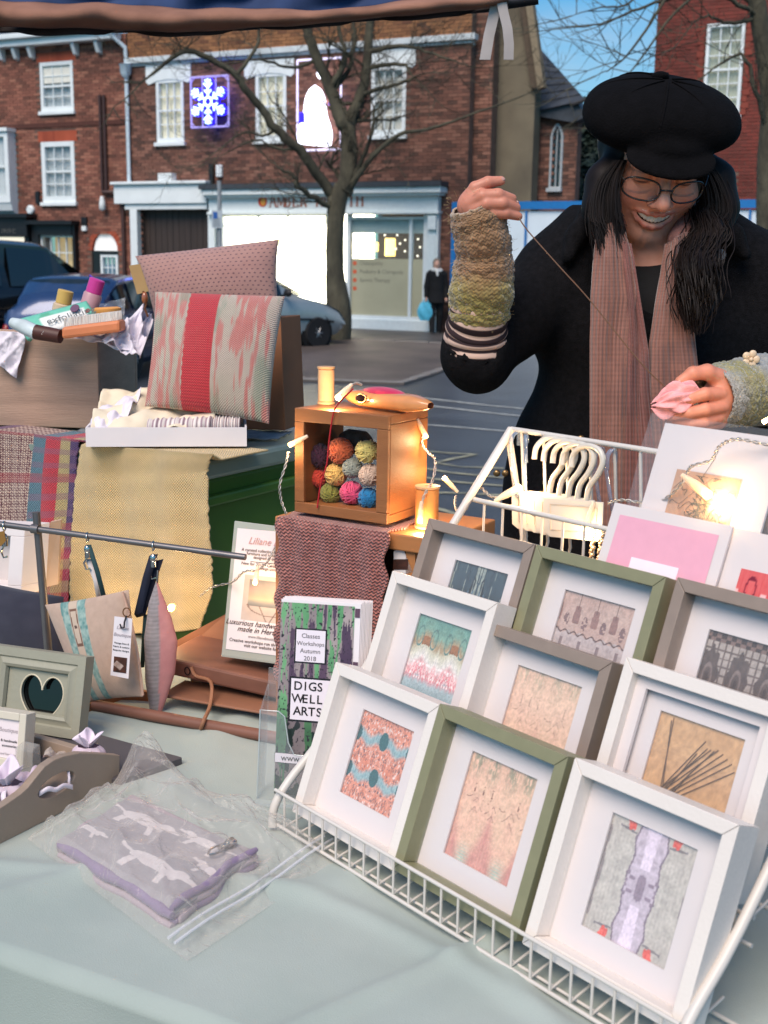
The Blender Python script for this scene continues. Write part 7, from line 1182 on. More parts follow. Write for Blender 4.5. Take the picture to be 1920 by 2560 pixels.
one('front_panel', acr, lh, 'slab', [lq(-.020, -.006, .006), lq(LW+.004, -.006, .006), lq(LW+.004, .052, .006), lq(.026, .052, .006), lq(.018, .066, .006), lq(.012, .098, .006), lq(.004, .104, .006), lq(-.020, .104, .006)], ln_*ay); one('side_panel', acr, lh, 'slab', [lq(-.020, -.006, .0055), lq(-.020, .104, .0055), lq(-.020, .13, -.024), lq(-.020, -.006, -.024)], lu*ay); one('back_panel', acr, lh, 'slab', [lq(-.020, -.006, -.0265), lq(LW+.004, -.006, -.0265), lq(LW+.004, .15, -.0265), lq(-.020, .15, -.0265)], -ln_*ay); one('base', acr, lh, 'slab', [lq(-.020, -.0085, .03), lq(LW+.004, -.0085, .03), lq(LW+.004, -.0085, -.027), lq(-.020, -.0085, -.027)], lv*ay)
q = MB(); q.tube([lq(-.019, -.004, .0086), lq(-.019, .104, .0086), lq(.004, .104, .0086), lq(.012, .098, .0086), lq(.018, .066, .0086), lq(.026, .052, .0086), lq(LW, .052, .0086)], .0008, 6); q.build('polished_edge', M('bright acrylic edge', (176, 186, 186), rough=.1, spec=.9, var=.0), lh)
bi = thing('photo_card', 'white photo card leaning in the dark gap beside the plywood crate', 'card', PL(1000, 1440, yq(0, -.01, 0), -yv)); onp = lambda x, y: PL(x, y, yq(0, -.006, 0), -yv)
one('card', M('white photo card', (220, 214, 212), rough=.5, var=.02), bi, 'slab', [onp(984, 1378), onp(1006, 1368), onp(1032, 1430), onp(985, 1445)], yv*.001); grid('photo_print', 12, 12, frame3(onp(983, 1424)-yv*.0006, onp(1020, 1424)-yv*.0006, onp(984, 1398)-yv*.0006), VC('sign photo'), bi, lambda U, W: lerp3((88, 52, 40), (40, 28, 26), fbm((U, W), 4, 3)))
# ================================================================ FRONT LEFT GOODS
def holed(m, o, u, v, n, outer, inner, th):
    """plate with a hole: outer polygon and inner loop in plane coordinates, walls both sides"""
    k = len(inner); cx, cy = sum(p[0] for p in inner)/k, sum(p[1] for p in inner)/k; ring = []
    for p in inner:
        d = (p[0]-cx, p[1]-cy); best = None
        for i in range(len(outer)):
            a, b = outer[i], outer[(i+1) % len(outer)]; e = (b[0]-a[0], b[1]-a[1]); den = d[0]*e[1]-d[1]*e[0]
            if abs(den) < 1e-12: continue
            t = ((a[0]-cx)*e[1]-(a[1]-cy)*e[0])/den; s = ((a[0]-cx)*d[1]-(a[1]-cy)*d[0])/den
            if t > 0 and -1e-6 <= s <= 1+1e-6 and (best is None or t < best): best = t
        ring.append((cx+d[0]*best, cy+d[1]*best))
    for c in outer:       # snap the nearest ray to each true corner
        j = min(range(k), key=lambda i: (ring[i][0]-c[0])**2+(ring[i][1]-c[1])**2); ring[j] = c
    W3 = lambda p, d: o+u*p[0]+v*p[1]+n*d; vs = [W3(p, 0) for p in inner]+[W3(p, 0) for p in ring]+[W3(p, -th) for p in inner]+[W3(p, -th) for p in ring]; fs_ = []
    for i in range(k): j = (i+1) % k; fs_ += [(i, j, k+j, k+i), (2*k+i, 3*k+i, 3*k+j, 2*k+j), (i, 2*k+i, 2*k+j, j), (k+i, k+j, 3*k+j, 3*k+i)]
    m.add(vs, fs_); return m
# heart mirror
hm_ = thing('heart_mirror', 'grey green square frame with a heart-shaped dark mirror', 'mirror', Z(100, 1845, TZ+.016)); mf = M('grey green eggshell paint', (152, 150, 132), rough=.45, var=.05, scale=12, bump=.1)
hbl, hbr = Z(-42, 1812, TZ+.018), Z(174, 1847, TZ+.018); mu = (hbr-hbl); mu.z = 0; mw = mu.length; mu.normalize(); mb_ = Vector((-mu.y, mu.x, 0)); mt_ = math.radians(14); mv = Vector((0, 0, 1))*math.cos(mt_)+mb_*math.sin(mt_); mn = mu.cross(mv); on = lambda x, y: PL(x, y, hbl, mn); mh = (on(216, 1643)-hbl).dot(mv); r0 = (on(216, 1643)-hbl).dot(mu); mw = max(mw, r0); mq = lambda a, c, d=0: hbl+mu*a+mv*c+mn*d; bwm = .027
def barpoly(i):    # mitred moulding profile swept round the square
    prof = [(0, -.02), (0, 0), (.012, .0), (.014, -.003), (.018, -.002), (.022, .001), (.026, -.001), (.028, -.006), (bwm, -.008), (bwm, -.02)]; vs = []
    cor = [(0, 0, 1, 1), (mw, 0, -1, 1), (mw, mh, -1, -1), (0, mh, 1, -1)]
    for x, y, sx, sy in (cor[i], cor[(i+1) % 4]): vs += [mq(x+sx*p, y+sy*p, d) for p, d in prof]
    k = len(prof); return vs, [(j, (j+1) % k, k+(j+1) % k, k+j) for j in range(k)]
for i in range(4): q = MB(); q.add(*barpoly(i)); q.build('moulding', mf, hm_, smo=35)
hp = lambda t: (16*math.sin(t)**3/34, (13*math.cos(t)-5*math.cos(2*t)-2*math.cos(3*t)-math.cos(4*t))/31); hc = on(94, 1752); ha, hcc = (hc-hbl).dot(mu), (hc-hbl).dot(mv); hs = (on(150, 1740)-on(38, 1728)).dot(mu); heart = [(ha+hp(t)[0]*hs*1.02, hcc+hp(t)[1]*hs*1.22) for t in np.linspace(0, 2*math.pi, 64, endpoint=False)]
q = MB(); holed(q, hbl-mn*.008, mu, mv, mn, [(bwm-.001, bwm-.001), (mw-bwm+.001, bwm-.001), (mw-bwm+.001, mh-bwm+.001), (bwm-.001, mh-bwm+.001)], heart, .007); q.build('heart_board', mf, hm_)
q = MB(); pts = [hbl+mu*a+mv*c-mn*.0085 for a, c in heart]; q.tube(pts+[pts[0]], .0012, 6); q.build('heart_rim', M('pale cream rim', (206, 196, 170), rough=.5), hm_); one('mirror_glass', M('dark mirror glass', (12, 13, 14), rough=.05, var=0, spec=.6), hm_, 'slab', [mq(bwm*.8, bwm*.8, -.0165), mq(mw-bwm*.8, bwm*.8, -.0165), mq(mw-bwm*.8, mh-bwm*.8, -.0165), mq(bwm*.8, mh-bwm*.8, -.0165)], -mn*.003)
# dark board
db = thing('slate_board', 'dark grey flat board lying behind the handled tray', 'board', Z(330, 1890, TZ+.002)); dbm = M('dark grey painted board', (82, 78, 80), rough=.7, var=.1, scale=8)
one('board', dbm, db, 'slab', [Z(-30, 1880, TZ+.0155), Z(120, 1800, TZ+.0155), Z(453, 1892, TZ+.0155), Z(455, 1894, TZ+.0155), Z(300, 1950, TZ+.0155)], (0, 0, -.013), bev=.001)
# small notice in white frame
sn_ = thing('notice_frame', 'small cream frame with a printed notice in front of the heart mirror', 'picture frame', Z(40, 1900, TZ+.02)); nbl, nbr = Z(-60, 1905, TZ+.018), Z(62, 1925, TZ+.018); nu_ = (nbr-nbl); nu_.z = 0; nu_.normalize(); nb2 = Vector((-nu_.y, nu_.x, 0)); nt2 = .2; nv_ = Vector((0, 0, 1))*math.cos(nt2)+nb2*math.sin(nt2); nn_ = nu_.cross(nv_); onn = lambda x, y: PL(x, y, nbl, nn_); nW = (onn(66, 1786)-nbl).dot(nu_); nH = (onn(66, 1786)-nbl).dot(nv_); nq = lambda a, c, d=0: nbl+nu_*a+nv_*c+nn_*d; cm_ = M('cream frame paint', (206, 198, 180), rough=.5, var=.04)
for a0, c0_, a1, c1_ in ((0, 0, .010, nH), (nW-.010, 0, nW, nH), (.0101, 0, nW-.0101, .010), (.0101, nH-.010, nW-.0101, nH)): one('moulding', cm_, sn_, 'box', nq(a0, c0_, -.022), nu_*(a1-a0), nv_*(c1_-c0_), nn_*.022, bev=.001)
one('paper', M('notice paper', (226, 214, 216), rough=.7, var=.01), sn_, 'box', nq(.0102, .0102, -.006), nu_*(nW-.0204), nv_*(nH-.0204), nn_*.002)
for s_, f, z_, m_ in (('Liliane Boutique', .62, .0078, gm_), ('Vintage & handmade', .44, .0048, km_), ('accessories', .35, .0048, km_), ('and furniture', .20, .0045, gm_)): text('lettering', s_, z_, nq(nW-.013, nH*f, -.0038), nu_, nv_, m_, sn_, 'RIGHT', .2 if z_ > .006 else 0, 0, .0002, lift=.0002)
ab = thing('acrylic_block', 'clear acrylic stand block in front of the heart mirror', 'display stand', Z(75, 1960, TZ+.018)); one('block', film('clear acrylic block', (196, 196, 190), .22, .05), ab, 'slab', [Z(40, 1935, TZ+.018), Z(84, 1945, TZ+.018), Z(104, 1925, TZ+.018), Z(62, 1915, TZ+.018)], (0, 0, .035), bev=.002)
# handled tray
ht = thing('handled_tray', 'taupe wooden tray with an oval handle hole at front left', 'tray', Z(180, 2020, TZ+.002)); tm = M('taupe painted wood', (150, 132, 116), rough=.5, var=.07, scale=9, bump=.1)
ta, tb2 = Z(-60, 2141, TZ+.004), Z(300, 1957, TZ+.004); tu = (tb2-ta); tu.z = 0; tl_ = tu.length; tu.normalize(); tn = Vector((tu.y, -tu.x, 0)); tv = Vector((0, 0, 1)); ot = lambda x, y: ((PL(x, y, ta, tn)-ta).dot(tu), (PL(x, y, ta, tn)-ta).z)
outl = [(0, 0), (tl_, 0), ot(300, 1888), ot(250, 1884), ot(200, 1882), ot(160, 1890), ot(135, 1900), ot(112, 1916), ot(92, 1940), ot(70, 1968), ot(40, 1996), ot(10, 2014), ot(-40, 2045), (0, ot(-60, 2056)[1])]; hole = []
e0, e1, e2 = ot(100, 1992), ot(188, 1932), ot(142, 1962)
for t in np.linspace(0, 2*math.pi, 40, endpoint=False): ax_ = ((e1[0]-e0[0])/2, (e1[1]-e0[1])/2); hole.append((e2[0]+math.cos(t)*abs(ax_[0])*1.02-.0*math.sin(t), e2[1]+math.sin(t)*.0125+math.cos(t)*ax_[1]*.25))
q = MB(); holed(q, ta, tu, tv, tn, outl, hole, .011); q.build('handle_panel', tm, ht, bev=.0012); L_ = .30
one('end_board', tm, ht, 'box', ta+tu*(tl_-.011)-tn*.0112, tu*.011, -tn*L_, (0, 0, ot(300, 1888)[1]-.002), bev=.001); one('base', tm, ht, 'box', ta-tn*.0112+tv*.0, tu*(tl_-.0115), -tn*L_, (0, 0, .008)); one('back_panel', tm, ht, 'box', ta-tn*(.0112+L_), tu*tl_, -tn*.011, (0, 0, ot(250, 1884)[1]*.8))
org = film('lilac organza', (214, 196, 208), .55, .5, .4, 60); rib_w = M('white satin ribbon', (226, 214, 222), rough=.35, var=.05)
def sachet(label, c, r, seed, lilac=True):
    rr = random.Random(seed); t = thing('organza_sachet', label, 'sachet', c); c = Vector(c)
    grid('pouch', 36, 18, lambda U, W: np.array(c)+np.stack([np.cos(U*2*np.pi)*r*1.2*np.sin(np.pi*np.clip(W*.8+.02, 0, 1))**.7*(1+.08*np.sin(U*44)), np.sin(U*2*np.pi)*r*.8*np.sin(np.pi*np.clip(W*.8+.02, 0, 1))**.7*(1+.08*np.sin(U*37)), (W*1.5)*r*1.0], -1), M('lilac voile', (206, 186, 196), rough=.8, var=.12, scale=40), t)
    grid('frill', 44, 8, lambda U, W: np.array(c)+np.array([0, 0, r*1.35])+np.stack([np.cos(U*2*np.pi)*r*(.14+.75*W)*(1+.35*np.sin(U*26+seed)), np.sin(U*2*np.pi)*r*(.14+.65*W)*(1+.35*np.sin(U*31)), r*(.95*W+.35*W*np.sin(U*19+seed))], -1), M('pale lilac organza', (226, 212, 224), rough=.7, var=.08, scale=30), t, thick=.0004)
    for k in range(2): p_ = c+Vector((0, -r*.25, r*1.38)); ribbon(smoothpath([p_, p_+Vector((rr.uniform(-.5, .5)*r, -r*.7, -r*.2)), p_+Vector((rr.uniform(-.8, .8)*r, -r*1.0, -r*1.1)), p_+Vector((rr.uniform(-1, 1)*r, -r*1.05, -r*1.7))], 5), (.006, 0, .001), rib_w, t, 'ribbon', .0004)
sachet('lilac organza sachet with ribbon at the far left of the tray', PL(20, 2022, ta-tn*.035, tn), .022, 3); sachet('organza sachet with a stiff frill at the back of the tray', PL(222, 1912, ta-tn*.03, tn), .017, 8); crumple('organza_bag', 'sheer organza bag lying between the sachets in the tray', 'bag', [PL(105, 1905, ta-tn*.05, tn), PL(205, 1895, ta-tn*.055, tn), PL(195, 1868, ta-tn*.10, tn), PL(112, 1876, ta-tn*.10, tn)], .014, 4, film('sheer organza', (206, 192, 180), .6, .5, .4, 60), 24, 18, thick=0)
crumple('organza_bag', 'lilac organza bag slumped along the front of the tray', 'bag', [PL(20, 2035, ta-tn*.016, tn), PL(118, 1935, ta-tn*.016, tn), PL(128, 1902, ta-tn*.06, tn), PL(40, 1935, ta-tn*.06, tn)], .012, 7, M('lilac voile'), 24, 18, thick=.0004)
hr_ = thing('satin_ribbon', 'white satin ribbon end poking through the tray handle hole', 'ribbon', PL(150, 1970, ta+tn*.004, tn)); ribbon(smoothpath([PL(98, 1985, ta-tn*.002, tn), PL(120, 1972, ta+tn*.004, tn), PL(140, 1974, ta+tn*.005, tn), PL(160, 1964, ta+tn*.006, tn), PL(182, 1968, ta+tn*.006, tn)], 5), (0, .001, .0060), rib_w, hr_, 'strip', .0004); ribbon([PL(172, 1964, ta+tn*.004, tn), PL(173, 1945, ta+tn*.002, tn), PL(171, 1928, ta-tn*.002, tn)], (.003, 0, 0), rib_w, hr_, 'strip', .0004)
# ---- zip bag with folded dog-print fabric
zb_t = thing('folded_fabric', 'folded grey fabric with pale dog silhouettes and lilac lining', 'fabric', Z(390, 2150, TZ+.002)); K = [Z(x, y, TZ+.03) for x, y in ((138, 2085), (312, 1978), (643, 2110), (430, 2262))]
dogs = [((.27, .70), .50, 0, 1), ((.76, .76), .38, .15, -1), ((.62, .26), .56, .0, 1), ((.98, .48), .36, .3, -1), ((.08, .28), .3, .1, 1)]
def dogshape(x, y):      # side view of a low long dog in unit coordinates
    b = np.hypot((x-.05)/.40, (y-.02-.10*np.cos(x*3))/.16) < 1; h = np.hypot((x-.50)/.13, (y-.16)/.10) < 1; sn = (x > .5) & (x < .76) & (np.abs(y-.12) < .05); ear = np.hypot((x-.44)/.06, (y-.06)/.13) < 1; nk = np.hypot((x-.38)/.14, (y-.10)/.10) < 1; lg = (y < -.02) & (y > -.30) & ((np.abs(x-.30+.15*y) < .05) | (np.abs(x+.26-.1*y) < .06)); tl = np.abs(y-.12-.55*(-.36-x)) < .035; tl = tl & (x < -.30) & (x > -.62); return b | h | sn | ear | nk | lg | tl
def dogcol(U, W):
    o = lerp3((160, 154, 155), (144, 139, 141), fbm((U, W), 9, 3)); on_ = np.zeros(U.shape, bool)
    for (cx, cy), s, r, fl in dogs:
        x, y = (U-cx)/s*1.25*fl, (W-cy)/s*1.25; xr, yr_ = x*math.cos(r)+y*math.sin(r), -x*math.sin(r)+y*math.cos(r); on_ |= dogshape(xr+.04*(vn((U, W), 16, 2)-.5), yr_+.05*(vn((U, W), 14, 5)-.5))
    return np.where(on_[..., None], LA((206, 197, 194)), o)
Kq = [np.array(k) for k in K]
def fold(z0, bulge, inset, dx=0.):
    def pos(U, W):
        u = inset+(1-2*inset)*U+dx; p = Kq[0]*((1-u)*W)[..., None]*0; p = (Kq[0]*((1-u)*(1-W))[..., None]+Kq[3]*(u*(1-W))[..., None]+Kq[2]*(u*W)[..., None]+Kq[1]*((1-u)*W)[..., None]); e = np.minimum(np.minimum(U, 1-U), np.minimum(W, 1-W)); p[..., 2] = TZ+z0+bulge*np.clip(e/.06, 0, 1)**.5+.004*(fbm((U, W), 4, 6)-.5); return p
    return pos
grid('top_fold', 180, 180, fold(.017, .010, 0), VC('dog print cotton', rough=.95, bump=.25, sheen=.2), zb_t, dogcol, thick=.002)
lil = M('lilac lining', (130, 114, 140), rough=.9, var=.1, scale=30, sheen=.2); gco = M('grey fold edge', (166, 152, 158), rough=.9, var=.1, scale=40)
def edge_roll(i, j, z, r, mat, name, o0=0., o1=1.):
    a, b = Vector(Kq[i]), Vector(Kq[j]); a, b = a.lerp(b, o0), a.lerp(b, o1); a.z = b.z = TZ+z; c = Vector(sum(Kq)/4); c.z = TZ+z; pts = [a.lerp(b, t)+(c-a.lerp(b, t)).normalized()*(.004+.003*math.sin(t*11)) for t in np.linspace(0, 1, 14)]; one(name, mat, zb_t, 'tube', pts, [r*.6]+[r*(1+.12*math.sin(k*1.7)) for k in range(12)]+[r*.6], 10, smo=80)
edge_roll(0, 3, .0175, .0062, lil, 'lining_fold'); edge_roll(3, 2, .0235, .0045, lil, 'lining_fold'); edge_roll(3, 2, .0150, .0050, gco, 'fabric_fold'); edge_roll(3, 2, .0080, .0058, lil, 'lining_fold'); edge_roll(0, 1, .012, .009, gco, 'fabric_fold'); edge_roll(0, 3, .0055, .0055, gco, 'fabric_fold')
lowK = [Z(x, y, TZ+.004) for x, y in ((160, 2120), (330, 2000), (640, 2150), (450, 2315))]; one('lower_fold', gco, zb_t, 'slab', lowK, (0, 0, .009), bev=.003)
kc = thing('key_clasp', 'chrome lobster clasp lying on the folded dog-print fabric', 'clasp', Z(560, 2120, TZ+.03)); q = MB(); cz = TZ+.0325; pp = lambda x, y: Z(x, y, cz); q.tube(smoothpath([pp(520, 2135), pp(528, 2122), pp(552, 2112), pp(562, 2118), pp(548, 2130), pp(524, 2137)], 4), .0012, 6); q.tube([pp(548, 2120), pp(570, 2110), pp(585, 2105)], .0034, 8); q.tube([pp(568, 2112), pp(582, 2102)], .0048, 8); q.build('clasp', chrome, kc, smo=60); one('ring', chrome, kc, 'tube', [pp(582+9*math.cos(a), 2104+6*math.sin(a)) for a in np.linspace(0, 6.28, 14)], .0009, 5)
bagK = [np.array(Z(x, y, TZ+.003)) for x, y in ((70, 2105), (345, 1945), (870, 2140), (468, 2412))]; zfilm = film('zip bag film', (236, 226, 216), .14, .12, .6, 34)
def bagpos(U, W):
    p = bagK[0]*((1-U)*(1-W))[..., None]+bagK[3]*(U*(1-W))[..., None]+bagK[2]*(U*W)[..., None]+bagK[1]*((1-U)*W)[..., None]; e = np.clip(np.minimum(np.minimum(U, 1-U), np.minimum(W, 1-W))/.16, 0, 1); h = .034*e**.6*np.where(U < .72, 1, np.clip((1-U)/.28, 0, 1)**1.2*.9+.1); peak = .042*np.exp(-(((U-.10)/.16)**2+((W-.92)/.14)**2)); n = fbm((U, W), 4, 3, 2)-.5; rid = np.abs(np.sin((U*1.3+W*.8)*9+5*n))**8+np.abs(np.sin((W*1.4-U*.5)*8+6*n))**10; p[..., 2] = TZ+.0045+h+peak+(.020*n+.008*rid)*np.clip(e*1.5, .15, 1); p[..., 2] = np.maximum(p[..., 2], TZ+.0065); return p
zbag = thing('zip_bag', 'clear plastic zip bag lying on the cloth around the folded fabric', 'bag', Z(470, 2180, TZ+.001)); grid('top_film', 170, 170, bagpos, zfilm, zbag)
for f in (.90, .935): a, b = Vector(bagK[3]).lerp(Vector(bagK[0]), 1-f), Vector(bagK[2]).lerp(Vector(bagK[1]), 1-f); one('zip_seal', film('zip seal strip', (232, 232, 236), .45, .2), zbag, 'tube', [a.lerp(b, t)+Vector((0, 0, .013+.002*math.sin(t*9))) for t in np.linspace(0, 1, 12)], .0016, 6)
# ================================================================ STALLHOLDER
def woman():
    yw, th = math.radians(5), math.radians(30); fa = Vector((math.sin(yw)*math.cos(th), -math.cos(yw)*math.cos(th), -math.sin(th))); xa = Vector((math.cos(yw), math.sin(yw), 0)); rl = math.radians(-3); ua = xa.cross(-fa) if False else Vector((0, 0, 0))
    ua = -(xa.cross(fa)) if (xa.cross(fa)).z < 0 else xa.cross(fa); xa, ua = xa*math.cos(rl)+ua*math.sin(rl), ua*math.cos(rl)-xa*math.sin(rl)
    E = P(1662, 449, 1.925); HC = E-fa*.085; R = np.array([list(xa/1.09), list(fa), list(ua)]).T
    KX = 1.09
    h = lambda x, f, u: HC+xa*x*KX+fa*f+ua*u
    t = thing('person', 'laughing woman in black coat, cap and glasses holding up a thread behind the stall', 'person', (.44, 2.08, 0.0))
    skinc = VC('skin', rough=.46, var=.09, spec=.4, sub=.12, bump=.3)
    SL, EL, WL = P(1392, 690, 2.06), P(1194, 910, 1.93), P(1198, 560, 1.845); SR, ER, WR = P(1890, 695, 2.09), P(2000, 1010, 2.05), P(1858, 985, 1.86); NB = P(1640, 700, 2.045)
    parts = []
    # head and neck
    hp = np.array(HC); S = Solid(hp-np.array([.14, .16, .24]), hp+np.array([.14, .19, .17]), .0023)
    S.ell(h(0, -.012, .024), (.072, .090, .084), R, 0).ell(h(0, .030, -.045), (.0575, .056, .074), R, .03).ell(h(0, .066, -.100), (.024, .020, .018), R, .028)
    for s in (1, -1):
        S.ell(h(.038*s, .056, -.036), (.026, .024, .023), R, .022).ell(h(.048*s, .020, -.072), (.018, .03, .025), R, .03).ell(h(.031*s, .094, .000), (.0175, .013, .0105), R, .014, cut=True).ell(h(.031*s, .0745, -.001), (.0145, .0135, .0115), R, .004).cap(h(.012*s, .086, .019), h(.046*s, .074, .017), .008, .006, .014)
        S.ell(h(.0115*s, .0955, -.037), (.0080, .0090, .0068), R, .006)
    S.cap(h(0, .080, .006), h(0, .1085, -.031), .0085, .0110, .012)
    for s in (1, -1): S.ell(h(.0065*s, .106, -.0425), (.0033, .004, .003), R, .003, cut=True)
    for x, u, ru in ((0, -.0695, .0105), (.011, -.0685, .0102), (-.011, -.0685, .0102), (.021, -.0640, .0082), (-.021, -.0640, .0082), (.028, -.0585, .0045), (-.028, -.0585, .0045)): S.ell(h(x, .092-.22*abs(x), u), (.012, .016, ru), R, .003, cut=True)
    lip = lambda sg, us, r_, fo: S.path([h(x*sg, fo-12*x*x*1.0, u) for x, u in us], [r_*(1-.55*(abs(x)/.036)**2) for x, u in us], .005)
    ul = [(-.034, -.0535), (-.024, -.0555), (-.012, -.0575), (0, -.0580), (.012, -.0575), (.024, -.0555), (.034, -.0535)]; ll = [(-.034, -.054), (-.024, -.0695), (-.012, -.0772), (0, -.0792), (.012, -.0772), (.024, -.0695), (.034, -.054)]
    lip(1, ul, .0030, .0900); lip(1, ll, .0046, .0885); nk = np.array(NB)
    S.cap(h(0, -.018, -.075), NB+Vector((0, 0, .0)), .050, .056, .03).cap(h(0, -.02, -.06), h(0, .02, -.085), .045, .035, .03)
    hv, hf = S.mesh(); loc = (hv-hp)@R; x, f, u = loc.T; x = x
    base = LA((226, 160, 134)); hc = np.tile(base, (len(hv), 1)); n = fbm((x*1.+3, u*1.+f+2), 60, 2, 3)[:, None]; hc = hc*(.93+.14*n)
    def mixc(c, k): nonlocal hc; hc = hc+(LA(c)-hc)*np.clip(k, 0, 1)[:, None]
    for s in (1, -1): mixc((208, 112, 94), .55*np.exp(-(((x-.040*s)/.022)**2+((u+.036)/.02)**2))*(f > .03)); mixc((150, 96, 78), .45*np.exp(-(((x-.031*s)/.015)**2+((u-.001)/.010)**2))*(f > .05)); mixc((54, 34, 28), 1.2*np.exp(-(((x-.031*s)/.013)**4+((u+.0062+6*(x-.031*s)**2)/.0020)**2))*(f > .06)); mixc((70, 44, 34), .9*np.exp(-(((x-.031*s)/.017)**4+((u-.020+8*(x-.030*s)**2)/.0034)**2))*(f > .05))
    mixc((206, 118, 96), .35*np.exp(-((x/.012)**2+((u+.034)/.012)**2))*(f > .09))
    upl = np.interp(np.abs(x), [0, .012, .024, .034], [-.0580, -.0575, -.0555, -.0535]); lol = np.interp(np.abs(x), [0, .012, .024, .034], [-.0810, -.0785, -.0695, -.054]); lipk = np.maximum(np.exp(-((u-upl)/.0030)**2), np.exp(-((u-lol)/.0042)**2))*np.clip((.036-np.abs(x))/.010, 0, 1)*(f > .05); mixc((190, 96, 84), lipk*.8)
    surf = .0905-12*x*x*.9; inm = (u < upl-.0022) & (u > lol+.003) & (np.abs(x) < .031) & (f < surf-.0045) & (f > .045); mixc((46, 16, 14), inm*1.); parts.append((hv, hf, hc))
    # hands
    def hand(lo, hi, prims, hh=.0017):
        for p_ in prims[2:]: a_, b_ = Vector(p_[0][-2]), Vector(p_[0][-1]); d_ = (b_-a_).normalized(); c_ = b_+d_*.0015+Vector((0, -1, .35)).normalized()*(p_[1][-1]*.80); m_ = MB(); m_.ball((0, 0, 0), (.0052, .0034, .0016), 10, 6); qq = Matrix((d_, d_.cross(Vector((0, -1, .35))).normalized(), d_.cross(d_.cross(Vector((0, -1, .35)))).normalized()*-1)).transposed(); m_.v = [tuple(c_+qq@Vector(v_)) for v_ in m_.v]; m_.build('nail', M('finger nail', (196, 150, 136), rough=.25, var=.05, coat=.3), t, smo=80)
        S_ = Solid(lo, hi, hh)
        for p_ in prims: S_.path(*p_[:2], p_[2] if len(p_) > 2 else .006)
        v, fc = S_.mesh(); nn = fbm((v[:, 0], v[:, 2]), 70, 4, 3)[:, None]; c = np.tile(LA((204, 134, 110)), (len(v), 1))*(.9+.2*nn); parts.append((v, fc, c)); return v, c
    Q = lambda pts, Y0, dY: [P(a, b, Y0+d) for (a, b), d in zip(pts, dY)]
    YA = 1.835
    prims = [([P(1206, 640, 1.86), P(1199, 565, 1.845), P(1190, 530, 1.842)], [.027, .025, .024], .01), (Q([(1172, 512), (1190, 500), (1200, 545)], YA, [0, .0, 0]), [.016, .018, .016], .014)]
    F = [([(1170, 498), (1188, 470), (1220, 456), (1252, 452)], [.004, -.004, -.006, .0], .0088), ([(1176, 508), (1206, 490), (1245, 487), (1280, 497)], [-.006, -.016, -.016, -.004], .0092), ([(1184, 524), (1216, 509), (1256, 508), (1290, 519)], [-.008, -.018, -.018, -.004], .0090), ([(1200, 540), (1230, 531), (1264, 533), (1296, 541)], [-.006, -.014, -.014, -.004], .0080)]
    for pts, dy, r_ in F: prims.append((Q(pts, YA-.004, dy), [r_*1.12, r_*1.08, r_, r_*.78], .0025))
    prims.append((Q([(1212, 552), (1244, 532), (1268, 520), (1286, 512)], YA+.022, [0, 0, -.004, -.012]), [.014, .0105, .0095, .0075], .005))
    b0 = np.array(P(1140, 660, 1.83)); hand((b0[0]-.01, 1.775, b0[2]-.0), (b0[0]+.125, 1.90, b0[2]+.155), prims)
    YB = 1.80; prims = [([WR, P(1815, 985, 1.835), P(1790, 1002, 1.822)], [.027, .027, .026], .01), (Q([(1800, 965), (1796, 1000), (1792, 1045)], YB+.012, [0, 0, 0]), [.018, .020, .018], .014)]
    F2 = [([(1802, 985), (1762, 985), (1726, 996), (1690, 1016)], [-.004, -.018, -.020, -.012], .0092), ([(1806, 1016), (1764, 1024), (1722, 1033), (1676, 1042)], [-.004, -.020, -.022, -.010], .0094), ([(1796, 1045), (1760, 1054), (1726, 1058), (1690, 1054)], [-.002, -.016, -.016, -.004], .0086), ([(1788, 1058), (1762, 1072), (1734, 1076), (1706, 1068)], [.010, .0, .002, .010], .0078)]
    for pts, dy, r_ in F2: prims.append((Q(pts, YB, dy), [r_*1.12, r_*1.08, r_, r_*.78], .0025))
    prims.append((Q([(1804, 950), (1768, 930), (1732, 934), (1700, 954)], YB+.004, [.01, -.006, -.012, -.012]), [.016, .0115, .0102, .0080], .005))
    b1 = np.array(P(1650, 1090, 1.80)); hand((b1[0]-.01, 1.745, b1[2]-.012), (b1[0]+.15, 1.885, b1[2]+.125), prims)
    # torso, arms and legs under the clothes
    S = Solid((.02, 1.76, -.01), (.80, 2.30, 1.46), .0085); CX = P(1600, 1000, 2.08).x
    S.path([NB+Vector((0, .01, .02)), Vector((CX, 2.09, 1.30)), Vector((CX, 2.10, 1.10)), Vector((CX, 2.10, .92))], [.05, .095, .11, .14], .05).cap(SL, P(1640, 640, 2.08), .045, .05, .05).cap(P(1640, 640, 2.08), SR, .05, .05, .05)
    S.path([SL, EL, WL], [.045, .037, .025], .02).path([SR, ER, WR], [.045, .037, .027], .02)
    for s in (-1, 1): S.path([Vector((CX+.09*s, 2.10, .92)), Vector((CX+.09*s, 2.09, .50)), Vector((CX+.09*s, 2.12, .08))], [.095, .06, .042], .04).cap((CX+.09*s, 2.12, .045), (CX+.10*s, 1.97, .032), .042, .034, .03)
    bv, bf = S.mesh(); parts.append((bv, bf, np.tile(base, (len(bv), 1)))); vs, fs_, cs, o = [], [], [], 0
    for v, fc, c in parts: vs.append(v); fs_.append(fc+o); cs.append(c); o += len(v)
    arr_mesh('body', np.concatenate(vs), np.concatenate(fs_), skinc, t, np.clip(np.concatenate(cs), 0, 1))
    # teeth, glasses
    tm = M('tooth enamel', (244, 236, 222), rough=.25, var=.04, coat=.3)
